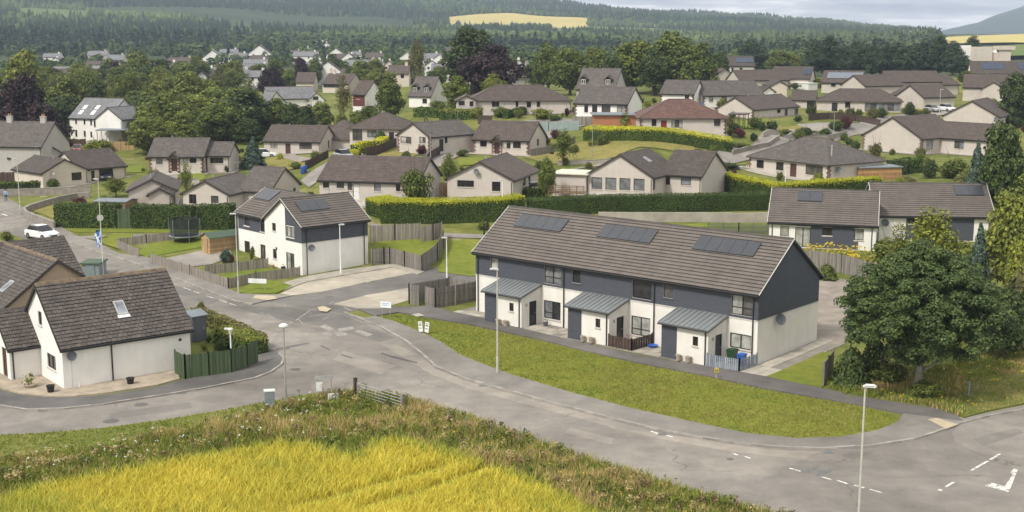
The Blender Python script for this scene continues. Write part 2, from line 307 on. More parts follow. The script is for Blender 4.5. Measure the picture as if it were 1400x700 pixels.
# terrain control points: (x, y, z); the houses add their own plots below
CTRL = []
def cp(px, py, z): q = P(px, py, z); CTRL.append((q.x, q.y, z, 1.0))
for X in range(-130, 131, 12):          # the level ground by the main road
    for Y in range(20, 112, 12): CTRL.append((X, Y, 0, 1.0))
for a in ((611,379,0),(560,372,0),(500,366,0),(326,401,0),(139,334,.2),(75,318,.3),(28,293,.5),(0,285,.5),(60,300,.4),(0,262,1.0),(125,266,1.1),(60,268,1.0),(200,330,.2),(260,345,.1),(250,312,.8),(300,322,.4),(160,300,.8),(90,330,.2),
          (520,306,1.9),(600,306,1.9),(690,305,1.9),(650,322,1.0),(560,335,.5),(640,345,.4),(700,330,.5),(800,310,1.2),(900,305,1.6),(1000,304,1.8),(1050,318,1.2),(1130,395,.9),(1190,385,1.6),(1115,360,1.3),(1110,440,.1),(1150,450,.3),(1200,420,.8),
          (1060,340,1.3),(900,322,.5),(820,290,2.6),(950,289,2.8),(1050,288,2.6),(1250,400,1.2),(1320,430,.8),(1390,440,.8),(1300,520,.1),(1390,520,.1),(1250,340,1.6),(1380,330,1.8)): cp(*a)
for px, Y, z in ((-500,200,1),(-500,320,2),(-200,260,2),(40,250,2),(100,300,1),(40,350,2),(150,400,4),(300,250,2.5),(300,340,4),(350,300,4),(330,420,5),(500,330,7),(500,420,7),(620,250,9),(700,330,9.5),(800,260,10),(900,300,10),(900,400,10),(1000,300,10),(1100,340,10),(1200,320,10.5),(1300,330,11),(1400,330,11),(1400,260,8),(1700,300,9),(1900,160,4),(1600,120,1.5),(1500,200,5),(600,480,7),(1000,480,10),(1400,480,11),(1900,400,11),(-600,450,4)):
    CTRL.append(((px-700)/FPX*Y*1.0, Y, z, 1.0))
# far land: heights by bearing (pixel column) and range
FR = np.array([450, 700, 1100, 1600, 2000, 2500, 3500, 4600, 6600, 7200.])
FC = np.array([-900, 0, 350, 620, 800, 1000, 1200, 1300, 1400, 2300.])
FZ = np.array([[4,4,5,8,10,10,10,11,11,10],[4,4,6,8,9,9,9,12,13,13],[12,12,15,15,14,13,13,17,21,21],[34,34,28,28,26,21,20,26,28,28],[62,62,52,40,40,34,28,30,30,30],
    [115,115,92,76,70,56,42,34,30,30],[290,285,250,180,122,82,52,34,26,24],[360,350,310,230,110,50,30,20,18,18],[300,300,260,180,60,20,15,90,212,400],[250,250,200,100,20,10,5,60,170,380.]])
def far_z(x, y):
    r = np.hypot(x, y); col = np.clip(700+FPX*x/np.maximum(y, 1), FC[0], FC[-1])
    i = np.clip(np.searchsorted(FR, r)-1, 0, len(FR)-2); t = np.clip((r-FR[i])/(FR[i+1]-FR[i]), 0, 1)
    j = np.clip(np.searchsorted(FC, col)-1, 0, len(FC)-2); q = np.clip((col-FC[j])/(FC[j+1]-FC[j]), 0, 1)
    t = t*t*(3-2*t)*.5+t*.5
    z = (FZ[i, j]*(1-q)+FZ[i, j+1]*q)*(1-t)+(FZ[i+1, j]*(1-q)+FZ[i+1, j+1]*q)*t
    wob = np.sin(x*.0041+1.3)*np.sin(y*.0033)+.6*np.sin(x*.011+y*.004)+.4*np.sin(x*.021-y*.017)
    return z+wob*np.clip((r-1400)/2500, 0, 1)*9
_CT = None
def terr_exact(x, y):
    """ground height, arrays in and out"""
    global _CT
    if _CT is None: _CT = np.array(CTRL)
    x = np.atleast_1d(np.asarray(x, float)); y = np.atleast_1d(np.asarray(y, float)); z = np.zeros(len(x))
    for s in range(0, len(x), 4000):
        dx = x[s:s+4000, None]-_CT[None, :, 0]; dy = y[s:s+4000, None]-_CT[None, :, 1]; d2 = dx*dx+dy*dy
        wt = (np.exp(-d2/(2*7.5**2))+2e-3*np.exp(-d2/(2*26.**2))+1e-7/(1+d2/900.))*_CT[None, :, 3]
        z[s:s+4000] = (wt*_CT[None, :, 2]).sum(1)/wt.sum(1)
    r = np.hypot(x, y); k = np.clip((r-380)/140, 0, 1); k = k*k*(3-2*k)
    z = np.where(z < .06, 0, z-.06*np.clip(1-(z-.06)/.5, 0, 1))
    if (k > 0).any(): z = z*(1-k)+far_z(x, y)*k
    return z
_GR = None
def terr(x, y):
    """ground height from a 2 m survey grid near by, from the exact surface beyond it"""
    global _GR
    if _GR is None:
        gx = np.arange(-330, 332, 2.); gy = np.arange(8, 542, 2.); X, Y = np.meshgrid(gx, gy); _GR = terr_exact(X.ravel(), Y.ravel()).reshape(X.shape)
    x = np.atleast_1d(np.asarray(x, float)); y = np.atleast_1d(np.asarray(y, float)); u = (x+330)/2; v = (y-8)/2; n, m = _GR.shape
    ok = (u >= 0) & (v >= 0) & (u < m-1) & (v < n-1); i = np.clip(u.astype(int), 0, m-2); j = np.clip(v.astype(int), 0, n-2); a, b = u-i, v-j
    z = (_GR[j, i]*(1-a)+_GR[j, i+1]*a)*(1-b)+(_GR[j+1, i]*(1-a)+_GR[j+1, i+1]*a)*b
    if not ok.all(): z[~ok] = terr_exact(x[~ok], y[~ok])
    return z
def tz(x, y): return float(terr([x], [y])[0])
def G(px, py):
    """where the line of sight through a pixel meets the ground"""
    d = ray(px, py); t = np.concatenate([np.arange(45, 520, .75)]); X = d.x*t; Y = d.y*t; Z = CAM_H+d.z*t
    h = terr(X, Y); k = np.nonzero(Z <= h)[0]
    if len(k) == 0: q = CP0+d*400; return Vector((q.x, q.y, tz(q.x, q.y)))
    i = k[0]; a, b = (t[i-1], t[i]) if i else (t[0], t[0]); ga = CAM_H+d.z*a-h[max(i-1, 0)]; gb = Z[i]-h[i]
    tt = a+(b-a)*(ga/(ga-gb) if ga != gb else 0); q = CP0+d*tt; return Vector((q.x, q.y, tz(q.x, q.y)))
# zoomed-view pixel readers
def zz(X0, Y0, k=.25): return lambda x, y: (X0+x*k, Y0+y*k)
z1, z2, z3, z4 = (zz(x, 0) for x in (0, 350, 700, 1050)); z5, z6, z7, z8 = (zz(x, 150) for x in (0, 350, 700, 1050))
# ------------------------------------------------------------------ building parts
def cdt(outer, holes=()):
    pts = [Vector(p) for p in outer]; edges = [(i, (i+1) % len(outer)) for i in range(len(outer))]
    for h in holes:
        k = len(pts); pts += [Vector(p) for p in h]; edges += [(k+i, k+(i+1) % len(h)) for i in range(len(h))]
    v, e, f, *_ = delaunay_2d_cdt(pts, edges, [], 0, 1e-5); o = []
    def inside(q, poly):
        c = False; n = len(poly)
        for i in range(n):
            a, b = poly[i], poly[i-1]
            if (a[1] > q[1]) != (b[1] > q[1]) and q[0] < (b[0]-a[0])*(q[1]-a[1])/(b[1]-a[1])+a[0]: c = not c
        return c
    for t in f:
        m = sum((v[i] for i in t), Vector((0, 0)))/len(t)
        if inside(m, outer) and not any(inside(m, h) for h in holes): o.append([tuple(v[i]) for i in t])
    return o
def frame_bars(mb, O, U, N, u, v, w, h, n, t=.07, dep=.07, rec=.06, mi=0, transom=None):
    """bars of a window: outer frame, n lites, optional transom"""
    def bar(u0, v0, u1, v1):
        M = Matrix((( U.x, N.x, 0, O.x), (U.y, N.y, 0, O.y), (0, 0, 1, O.z), (0, 0, 0, 1)))
        mb.box(u0, -rec-dep, v0, u1, -rec, v1, mi, M)
    bar(u, v, u+w, v+t); bar(u, v+h-t, u+w, v+h); bar(u, v+t, u+t, v+h-t); bar(u+w-t, v+t, u+w, v+h-t)
    for i in range(1, n): c = u+w*i/n; bar(c-t*.6, v+t, c+t*.6, v+h-t)
    if transom: bar(u+t, v+h*transom-t*.4, u+w-t, v+h*transom+t*.4)
def opening(root, O, U, N, u, v, w, h, kind, frame='dark_frame', pane='glass_dark', lites=2, door='door_dark', sill=True, transom=None, sillm='base_course'):
    O = Vector(O); U = Vector(U); N = Vector(N)
    def pt(a, d, b): return O+U*a+N*d+Vector((0, 0, b))
    if kind == 'door':
        mb = MB(); frame_bars(mb, O, U, N, u, v, w, h, 1, .06); d = mb.build('door', frame, root)
        s = MB(); a, b = u+.06, u+w-.06
        s.face([pt(a, -.1, v+.02), pt(b, -.1, v+.02), pt(b, -.1, v+h-.06), pt(a, -.1, v+h-.06)])
        for q in (.12, .56): 
            M = Matrix(((U.x, N.x, 0, O.x), (U.y, N.y, 0, O.y), (0, 0, 1, O.z), (0, 0, 0, 1))); s.box(a+.12, -.1, v+h*q, b-.12, -.085, v+h*(q+.3), 0, M)
        s.build('leaf', door, d)
        g = MB(); M = Matrix(((U.x, N.x, 0, O.x), (U.y, N.y, 0, O.y), (0, 0, 1, O.z), (0, 0, 0, 1))); g.box(b-.14, -.1, v+h*.48, b-.08, -.04, v+h*.52, 0, M); g.build('handle', 'galv', d); return d
    if kind == 'garage':
        mb = MB(); M = Matrix(((U.x, N.x, 0, O.x), (U.y, N.y, 0, O.y), (0, 0, 1, O.z), (0, 0, 0, 1)))
        for i in range(5): mb.box(u, -.12, v+h*i/5+.01, u+w, -.08, v+h*(i+1)/5-.01, 0, M)
        return mb.build('garage_door', door, root)
    mb = MB(); frame_bars(mb, O, U, N, u, v, w, h, lites, .07 if w > .9 else .055, transom=transom); o = mb.build('window', frame, root)
    for i in range(lites):
        p = MB(); a, b = u+w*i/lites+.03, u+w*(i+1)/lites-.03
        pn = pane if isinstance(pane, str) else pane[i % len(pane)]
        p.face([pt(a, -.1, v+.03), pt(b, -.1, v+.03), pt(b, -.1, v+h-.03), pt(a, -.1, v+h-.03)]); p.build('pane', pn, o)
    if sill:
        s = MB(); M = Matrix(((U.x, N.x, 0, O.x), (U.y, N.y, 0, O.y), (0, 0, 1, O.z), (0, 0, 0, 1))); s.box(u-.06, -.08, v-.09, u+w+.06, .07, v-.005, 0, M); s.build('sill', sillm, o)
    return o
def faces_of(x0, y0, x1, y1):
    return {'f': (Vector((x0, y0, 0)), Vector((1, 0, 0)), Vector((0, -1, 0)), x1-x0), 'b': (Vector((x1, y1, 0)), Vector((-1, 0, 0)), Vector((0, 1, 0)), x1-x0),
            'l': (Vector((x0, y1, 0)), Vector((0, -1, 0)), Vector((-1, 0, 0)), y1-y0), 'r': (Vector((x1, y0, 0)), Vector((0, 1, 0)), Vector((1, 0, 0)), y1-y0)}
def courses(mb, A, B, C, D, rh=.32, lift=.035, tile=None, mi=0, jit=0.):
    """lapped tile courses over one roof slope; A,B eave, C,D ridge end (D over A)"""
    A, B, C, D = map(Vector, (A, B, C, D)); U = (B-A).normalized(); nrm = (B-A).cross(D-A).normalized()
    if nrm.z < 0: nrm = -nrm
    sl = ((C+D)/2-(A+B)/2).length; n = max(2, round(sl/rh))
    for i in range(n):
        t0, t1 = i/n, (i+1)/n
        a, b = A.lerp(D, t0), B.lerp(C, t0); d, c = A.lerp(D, t1), B.lerp(C, t1)
        v0, v1 = i*.3, (i+1)*.3; us = (D-A).normalized()*(.06 if lift < .06 else .11)
        def q(a, b, c, d, l0, l1):
            a0, b0 = a+nrm*l0, b+nrm*l0; c1, d1 = c+nrm*l1, d+nrm*l1; ua, ub = (a-A).dot(U), (b-A).dot(U); uc, ud = (c-A).dot(U), (d-A).dot(U)
            mb.face([a0, b0, c1, d1], mi, [(ua, v0+.01), (ub, v0+.01), (uc, v1-.01), (ud, v1-.01)])
            mb.face([a+us, b+us, b0, a0], mi, [(ua, v0+.01), (ub, v0+.01), (ub, v0+.02), (ua, v0+.02)])
        if not tile: q(a, b, c, d, lift, .004)
        else:
            w = (b-a).length; m = max(1, round(w/tile)); off = .5*(i % 2); cuts = [0]+[(k+off)/m for k in range(m+1) if 0.02 < (k+off)/m < .98]+[1]
            for k in range(len(cuts)-1):
                s0, s1 = cuts[k]+.010/w, cuts[k+1]-.010/w; l = lift*(1+rnd.uniform(-jit, jit)); sag = rnd.uniform(-.012, .012)
                a_, b_, c_, d_ = a.lerp(b, s0), a.lerp(b, s1), d.lerp(c, s1), d.lerp(c, s0); dv = (A-D).normalized()*sag
                q(a_+dv, b_+dv, c_, d_, l, .004)
                mb.face([a_+dv, a_+dv+nrm*l, d_+nrm*.004, d_], mi, [((a_-A).dot(U), v0+.01)]*4); mb.face([b_+dv, c_, c_+nrm*.004, b_+dv+nrm*l], mi, [((b_-A).dot(U), v0+.01)]*4)
    mb.face([A-nrm*.07, D-nrm*.07, C-nrm*.07, B-nrm*.07], mi, [(0, 0)]*4)
def roof_gable(root, x0, y0, x1, y1, h, pitch, axis='x', oe=.3, og=.2, mat='tile_brown', ridge='ridge_tile', fas='fascia_brown', tile=None, rh=.32, verge=None, gut=True, lift=.035, jit=0.):
    """returns ridge height; built in (a: along ridge, b: across) coordinates"""
    if axis == 'x': a0, a1, b0, b1 = x0, x1, y0, y1; T = lambda a, b, z: Vector((a, b, z))
    else: a0, a1, b0, b1 = y0, y1, x0, x1; T = lambda a, b, z: Vector((b, a, z))
    tn = math.tan(pitch); bm = (b0+b1)/2; zr = h+(b1-b0)/2*tn; ze = h-oe*tn; th = .09
    mb = MB()
    courses(mb, T(a0-og, b0-oe, ze+th), T(a1+og, b0-oe, ze+th), T(a1+og, bm, zr+th), T(a0-og, bm, zr+th), rh, lift, tile, 0, jit)
    courses(mb, T(a0-og, b1+oe, ze+th), T(a1+og, b1+oe, ze+th), T(a1+og, bm, zr+th), T(a0-og, bm, zr+th), rh, lift, tile, 0, jit)
    r = mb.build('roof', mat, root)
    if tile: r['kind'] = 'stuff'
    k = MB(); n = max(2, round((a1-a0+2*og)/.42)); L_ = (a1-a0+2*og)
    for i in range(n):
        s, e = a0-og+L_*i/n+.006, a0-og+L_*(i+1)/n-.006; zz_ = zr+th+rnd.uniform(-.012, .012); d = .14; hh = .09
        k.face([T(s, bm-d, zz_-d*tn+.035), T(e, bm-d, zz_-d*tn+.035), T(e, bm-.05, zz_+hh), T(s, bm-.05, zz_+hh)]); k.face([T(s, bm-.05, zz_+hh), T(e, bm-.05, zz_+hh), T(e, bm+.05, zz_+hh), T(s, bm+.05, zz_+hh)])
        k.face([T(s, bm+.05, zz_+hh), T(e, bm+.05, zz_+hh), T(e, bm+d, zz_-d*tn+.035), T(s, bm+d, zz_-d*tn+.035)])
        for q in (s, e): k.face([T(q, bm-d, zz_-d*tn+.035), T(q, bm-.05, zz_+hh), T(q, bm+.05, zz_+hh), T(q, bm+d, zz_-d*tn+.035)])
    k.build('ridge_cap', ridge, r)
    # barge boards, fascias and soffits
    f = MB()
    for a, sg in ((a0-og, -1), (a1+og, 1)):
        for b in (b0-oe, b1+oe):
            o0, o1 = (a, a+sg*.035) if sg > 0 else (a+sg*.035, a)
            q = [(b, ze-.12), (bm, zr-.12), (bm, zr+th-.01), (b, ze+th-.01)]
            A_ = [T(o0, *p) for p in q]; B_ = [T(o1, *p) for p in q]
            f.face(A_); f.face(B_[::-1])
            for i in range(4): j = (i+1) % 4; f.face([A_[i], A_[j], B_[j], B_[i]])
    for b, sg in ((b0-oe, -1), (b1+oe, 1)):
        lo, hi = sorted((b+sg*.004, b-sg*.03))
        v = [T(a, bb, z) for a, bb, z in ((a0-og+.002, lo, ze-.13), (a1+og-.002, lo, ze-.13), (a1+og-.002, hi, ze-.13), (a0-og+.002, hi, ze-.13), (a0-og+.002, lo, ze+th-.02), (a1+og-.002, lo, ze+th-.02), (a1+og-.002, hi, ze+th-.02), (a0-og+.002, hi, ze+th-.02))]
        for q in ((0,3,2,1),(4,5,6,7),(0,1,5,4),(1,2,6,5),(2,3,7,6),(3,0,4,7)): f.face([v[i] for i in q])
        w0 = (b0 if sg < 0 else b1); f.face([T(a0-og, b, ze-.125), T(a1+og, b, ze-.125), T(a1+og, w0, ze-.125), T(a0-og, w0, ze-.125)])
    f.build('fascia', fas, r)
    if verge:
        for a in (a0-og-.04, a1+og+.04):
            for b in (b0-oe, b1+oe):
                g = MB(); p, q = T(a, b, ze+th+.02), T(a, bm, zr+th+.03); g.tube(p, q, .035, n=5); g.build('verge_trim', verge, r)
    if gut:
        for b, sg in ((b0-oe, -1), (b1+oe, 1)): g = MB(); g.tube(T(a0-og, b+sg*.06, ze+.01), T(a1+og, b+sg*.06, ze+.01), .055, n=6); g.build('gutter', 'gutter_dark', r)
    return zr
def roof_hip(root, x0, y0, x1, y1, h, pitch, oe=.35, mat='tile_brown', ridge='ridge_tile', fas='fascia_brown', hips='lr'):
    tn = math.tan(pitch); X0, X1, Y0, Y1 = x0-oe, x1+oe, y0-oe, y1+oe; ze = h-oe*tn+.09; hw = (Y1-Y0)/2; zr = ze+hw*tn; ym = (Y0+Y1)/2
    swap = (X1-X0) < (Y1-Y0)
    if swap: hw = (X1-X0)/2; zr = ze+hw*tn; xm = (X0+X1)/2; Ra, Rb = Vector((xm, Y0+hw, zr)), Vector((xm, Y1-hw, zr))
    else: Ra, Rb = Vector((X0+(hw if 'l' in hips else 0), ym, zr)), Vector((X1-(hw if 'r' in hips else 0), ym, zr))
    a, b, c, d = Vector((X0, Y0, ze)), Vector((X1, Y0, ze)), Vector((X1, Y1, ze)), Vector((X0, Y1, ze)); mb = MB()
    S = [(a, b, Rb, Ra), (c, d, Ra, Rb), (d, a, Ra, Ra), (b, c, Rb, Rb)] if not swap else [(d, a, Ra, Rb), (b, c, Rb, Ra), (a, b, Ra, Ra), (c, d, Rb, Rb)]
    for s in S: courses(mb, *s)
    r = mb.build('roof', mat, root); k = MB(); k.tube(Ra, Rb+Vector((.001, 0, 0)), .1, n=6)
    for p, q in (((a, Ra), (b, Rb), (c, Rb), (d, Ra)) if not swap else ((a, Ra), (b, Ra), (c, Rb), (d, Rb))): k.tube(p+Vector((0, 0, .03)), q, .085, n=6)
    k.build('ridge_cap', ridge, r); f = MB()
    for p, q in ((a, b), (b, c), (c, d), (d, a)):
        f.tube(p-Vector((0, 0, .06)), q-Vector((0, 0, .06)), .07, n=6); 
    f.face([a-Vector((0, 0, .1)), d-Vector((0, 0, .1)), c-Vector((0, 0, .1)), b-Vector((0, 0, .1))]); f.build('fascia', fas, r); return zr
def walls(root, x0, y0, x1, y1, h, pitch, axis, mat, ops=(), gable=True, below=1.0, base=None, plan=None, frame='brown_frame', cut=0):
    """wall shell with real recessed openings; ops: (face, kind, u, v, w, h, options)"""
    mb = MB(); FC_ = faces_of(x0, y0, x1, y1); todo = []
    for k, (O, U, N, ln) in FC_.items():
        isg = gable and ((axis == 'x' and k in 'lr') or (axis == 'y' and k in 'fb'))
        poly = [(0, -below), (ln, -below), (ln, h)]+([(ln/2, h+ln/2*math.tan(pitch))] if isg else [])+[(0, h)]
        holes = []
        for op in ops:
            if op[0] != k: continue
            _, kind, u, v, w_, h_ = op[:6]; opt = dict(op[6]) if len(op) > 6 else {}
            u = max(.08, min(u, ln-.3)); w_ = min(w_, ln-u-.08)
            if w_ < .2 or h_ < .2: continue
            if any(u < hh[1][0]+.05 and u+w_ > hh[0][0]-.05 and v < hh[2][1]+.05 and v+h_ > hh[0][1]-.05 for hh in holes): continue
            holes.append([(u, v), (u+w_, v), (u+w_, v+h_), (u, v+h_)]); todo.append((O, U, N, u, v, w_, h_, kind, opt))
        for t in cdt(poly, holes): mb.face([O+U*a+Vector((0, 0, b)) for a, b in t])
        for hh in holes:
            for i in range(4):
                a, b = hh[i], hh[(i+1) % 4]; pa, pb = O+U*a[0]+Vector((0, 0, a[1])), O+U*b[0]+Vector((0, 0, b[1])); mb.face([pa, pb, pb-N*.16, pa-N*.16])
    wo = mb.build('wall', mat, root)
    for O, U, N, u, v, w_, h_, kind, opt in todo:
        o2 = dict(frame=frame); o2.update(opt); opening(root, O, U, N, u, v, w_, h_, kind, **o2)
    if base:
        b = MB(); t = .03; b.box(x0-t, y0-t, -below, x1+t, y1+t, base); b.build('base_course', 'base_course', root)
    return wo
def quoins(root, x, y, h, mat='quoin_stone', sx=1, sy=1):
    """alternating corner stones at wall corner (x, y); sx, sy point out of the wall"""
    n = round(h/.28)
    for i in range(n):
        a, b = ((.42, .22) if i % 2 == 0 else (.22, .42)); mb = MB(); z = i*h/n
        xs = sorted((x+sx*.03, x-sx*a)); ys = sorted((y+sy*.03, y-sy*b)); mb.box(xs[0], ys[0], z+.01, xs[1], ys[1], z+h/n-.01); mb.build('quoin', mat, root)
def solar(root, T, u0, u1, s0, s1, n, mat='solar_panel'):
    """n panels on a roof slope; T(u, s, lift) gives a point s metres up the slope"""
    for i in range(n):
        mb = MB(); a, b = u0+(u1-u0)*i/n+.012, u0+(u1-u0)*(i+1)/n-.012
        q = [(a, s0), (b, s0), (b, s1), (a, s1)]; lo = [T(x, y, .06) for x, y in q]; hi = [T(x, y, .13) for x, y in q]; mb.face(hi)
        for k in range(4): j = (k+1) % 4; mb.face([lo[k], lo[j], hi[j], hi[k]], 1)
        mb.build('solar_panel', [mat, 'solar_frame'], root)
def chimney(root, x, y, z0, z1, w=.8, d=.5, mat='beige_harl', pots=1):
    mb = MB(); mb.box(x-w/2, y-d/2, z0, x+w/2, y+d/2, z1); mb.box(x-w/2-.06, y-d/2-.06, z1, x+w/2+.06, y+d/2+.06, z1+.1)
    c = mb.build('chimney', mat, root)
    for i in range(pots):
        p = MB(); p.lathe((x+(i-(pots-1)/2)*.35, y, z1+.1), [(.13, 0), (.1, .1), (.1, .35), (.13, .4)], 8); p.build('chimney_pot', 'terracotta', c)
def pipe(root, pts, r=.04, mat='gutter_dark', name='downpipe'):
    mb = MB()
    for a, b in zip(pts, pts[1:]): mb.tube(a, b, r, n=6)
    return mb.build(name, mat, root)
def dish(root, p, dirv, r=.35, mat='dish_grey'):
    mb = MB(); d = Vector(dirv).normalized(); a = d.orthogonal().normalized(); b = d.cross(a); p = Vector(p); k = 14; prev = None
    for rr, off in ((.001, -.10), (r*.5, -.075), (r*.85, -.02), (r, .02)):
        ring = [p+d*off+a*(rr*math.cos(2*math.pi*i/k))+b*(rr*1.05*math.sin(2*math.pi*i/k)) for i in range(k)]
        if prev:
            for i in range(k): j = (i+1) % k; mb.face([prev[i], prev[j], ring[j], ring[i]])
        prev = ring
    mb.tube(p-d*.1, p-d*.3-Vector((0, 0, .12)), .025, n=6); mb.tube(p-Vector((0, 0, r*.8)), p+d*.32-Vector((0, 0, .1)), .015, n=5); mb.tube(p+d*.3-Vector((0, 0, .1)), p+d*.38-Vector((0, 0, .1)), .04, n=6)
    return mb.build('satellite_dish', mat, root)
# ------------------------------------------------------------------ house table: eave-line pixels give place, size and heading
# block: dict(e=eave height, d=depth, ax=ridge axis, r='gable'|'hip', p=pitch, px=(eave end, eave end) or loc=(x0, y0, x1, y1), ops=[(face, kind, zoom, l, t, r, b, options)])
BL, CU, MI, SK = 'glass_blind', 'glass_curtain', 'glass_mid', 'glass_sky'
HS = []
def H(label, z, *blocks, wall='beige_harl', roof='tile_brown', name='bungalow', **k): HS.append(dict(label=label, z=z, blocks=list(blocks), wall=wall, roof=roof, name=name, **k))
def B(px=None, e=2.5, d=8., ax='x', r='gable', p=29, ops=(), loc=None, **k): return dict(px=px, e=e, d=d, ax=ax, r=r, p=p, ops=ops, loc=loc, **k)
H('beige bungalow with brown roof and open carport by the curved road wall', 1.0,
  B((z5(225,350), z5(490,328)), 2.5, 9, 'y', p=26, ops=[('f','w',z5,390,345,448,383,dict(lites=1))]),
  B((z5(490,326), z5(690,306)), 2.5, 9, 'x', p=27, ops=[('f','garage',z5,540,312,622,390,dict(door='glass_dark')), ('f','w',z5,497,335,520,390,dict(lites=1))]), wall='cream_harl', roof='tile_dark', dish=0)  # dark slats fill the open carport mouth, painting the shade inside it
H('beige bungalow with pointed door porch and lower annex on sloping lawn', 3.0,
  B((z5(803,258), z5(1116,258)), 2.5, 8, 'x', p=30, ops=[('f','w',z5,853,262,890,298,dict(lites=2,pane=CU)), ('f','door',z5,935,262,962,335,dict(door='door_brown')), ('f','w',z5,1000,262,1030,292,dict(lites=1,pane=BL)), ('f','w',z5,1035,262,1075,292,dict(lites=1))]),
  B((z5(1122,253), z5(1258,253)), 2.5, 6.5, 'x', p=27, ops=[('f','w',z5,1148,262,1222,294,dict(lites=3))]), quoin=1, roof='tile_greybrown', porch=(945, 245))
H('low beige bungalow showing gable and small projecting gable above clipped hedge', 1.6,
  B((z5(688,447), z5(972,440)), 2.5, 10, 'y', p=25),
  B((z5(800,470), z5(950,462)), 2.2, 2.5, 'y', p=28, off=-2.2), wall='beige_harl2', roof='tile_dark')
H('beige bungalow with two windows in gable behind clipped hedge', 1.8,
  B((z5(983,458), z5(1257,467)), 2.6, 9, 'y', p=27, ops=[('f','w',z5,1032,462,1075,515,dict(lites=2)), ('f','w',z5,1153,470,1196,512,dict(lites=1,pane=MI))]),
  B((z5(1257,462), z6(132,436)), 2.6, 9, 'x', p=28, ops=[('r','w',z6,203,430,218,446,dict(lites=1))]), roof='tile_greybrown')
H('beige bungalow with red brown door beside sloping driveway', 3.0,
  B((z6(33,173), z6(352,178)), 2.5, 8.5, 'x', p=29, ops=[('f','w',z6,78,175,118,209,dict(pane=BL)), ('f','door',z6,160,176,190,240,dict(door='door_brown')), ('f','w',z6,236,178,306,216,dict(lites=3,pane=MI)), ('r','w',z6,393,165,402,210,dict(lites=1))]),
  B(None, 2.5, ax='x', r='hip', p=32, loc=(6, 6.5, 15.5, 16)), roof='tile_brown')
H('long hipped roof house above stone basement behind golden shrubs', 5.5,
  B((z6(497,103), z6(800,108)), 2.7, 10, 'x', 'hip', 27, ops=[('f','w',z6,527,108,582,170,dict(lites=2,pane=MI)), ('f','w',z6,608,112,660,152,dict(lites=2,pane=CU)), ('f','door',z6,726,108,745,150,{})]), quoin=0, roof='tile_brown', below=3)
H('beige gable fronted bungalow with quoined corners beside dark red shrub', 5.7,
  B((z6(762,138), z6(952,152)), 2.6, 10, 'y', p=28, ops=[('f','w',z6,790,145,850,187,dict(lites=2,pane=[BL,MI])), ('f','w',z6,893,148,928,183,dict(lites=2,pane=[BL,MI])), ('r','door',z6,1002,150,1020,198,{}), ('r','w',z6,1032,145,1048,163,dict(lites=1))]), quoin=2, roof='tile_greybrown')
H('beige bungalow with central pointed porch above garden of small trees', 5.1,
  B((z6(1178,163), z7(96,172)), 2.5, 8.5, 'x', p=30, ops=[('f','w',z6,1225,163,1262,203,dict(lites=1)), ('f','door',z6,1303,165,1332,232,dict(door='door_brown')), ('f','w',z6,1370,167,1392,213,dict(lites=1)), ('f','w',z7,5,168,48,212,dict(lites=2)), ('r','w',z7,136,155,148,195,dict(lites=1))]), quoin=1, roof='tile_brown', porch2=1)
H('long low bungalow half hidden by round bush and golden hedge', 3.6,
  B((z6(332,386), z6(890,402)), 2.5, 9, 'x', p=28, ops=[('f','w',z6,365,390,400,428,dict(lites=1)), ('f','w',z6,440,392,482,430,dict(lites=1,pane=MI)), ('f','door',z6,528,395,566,450,dict(door='white_frame')), ('f','w',z6,645,398,683,445,dict(lites=1,pane=SK)), ('f','w',z6,765,402,790,447,dict(lites=1)), ('f','w',z6,500,393,526,440,dict(lites=1,pane=MI))]), roof='tile_brown')
H('beige bungalow with round dish on gable behind orange garden shed', 3.5,
  B((z6(1030,376), z6(1415,388)), 2.6, 12, 'y', p=26, ops=[('f','w',z6,1100,385,1192,424,dict(lites=2)), ('f','w',z6,1290,393,1337,447,dict(lites=1)), ('r','w',z7,60,375,75,412,dict(lites=1)), ('r','w',z7,90,365,102,388,dict(lites=1))]), roof='tile_brown', dish=1)
H('wide beige house with four tall windows in gable and timber deck', 3.5,
  B((z7(400,352), z7(778,374)), 2.8, 9, 'y', p=30, ops=[('f','w',z7,435,368,493,436,dict(lites=1,pane=CU)), ('f','w',z7,511,370,570,440,dict(lites=1,pane=CU)), ('f','w',z7,588,373,647,442,dict(lites=1,pane=CU)), ('f','w',z7,665,376,724,444,dict(lites=1,pane=CU)), ('r','w',z7,768,375,780,438,dict(lites=1))]),
  B((z7(803,358), z7(1052,364)), 2.8, 9, 'x', p=29, ops=[('f','w',z7,815,362,856,390,dict(lites=1)), ('f','w',z7,924,367,978,414,dict(lites=1,pane=SK))]),
  roof='tile_dark', base=.45, name='gabled_house', lights=1)
H('hipped roof bungalow with quoined corners and metal flue behind golden hedge', 3.5,
  B((z7(1280,256), z8(336,305)), 2.5, 11, 'x', 'hip', 27, ops=[('f','w',z8,45,283,84,334,dict(lites=1)), ('f','door',z8,122,290,164,385,dict(door='door_brown')), ('f','w',z8,207,298,298,364,dict(lites=1,pane=MI)), ('f','w',z7,1338,272,1376,322,dict(lites=1))]), quoin=1, roof='tile_greybrown', flue=1, dish=2)
H('beige bungalow with blank quoined gable above leafy shrubs', 4.3,
  B((z8(508,138), z8(847,162)), 2.6, 12, 'y', p=29, ops=[('r','w',z8,866,168,900,216,dict(lites=1,pane=SK)), ('r','w',z8,947,166,975,212,dict(lites=1,pane=SK))]),
  B(None, 2.6, ax='x', p=29, loc=(9, 5.2, 20, 13.2), ops=[('f','w',z8,1020,168,1070,215,dict(lites=2,pane=[MI,SK]))]), roof='tile_brown', quoin=2, skew=1.3)
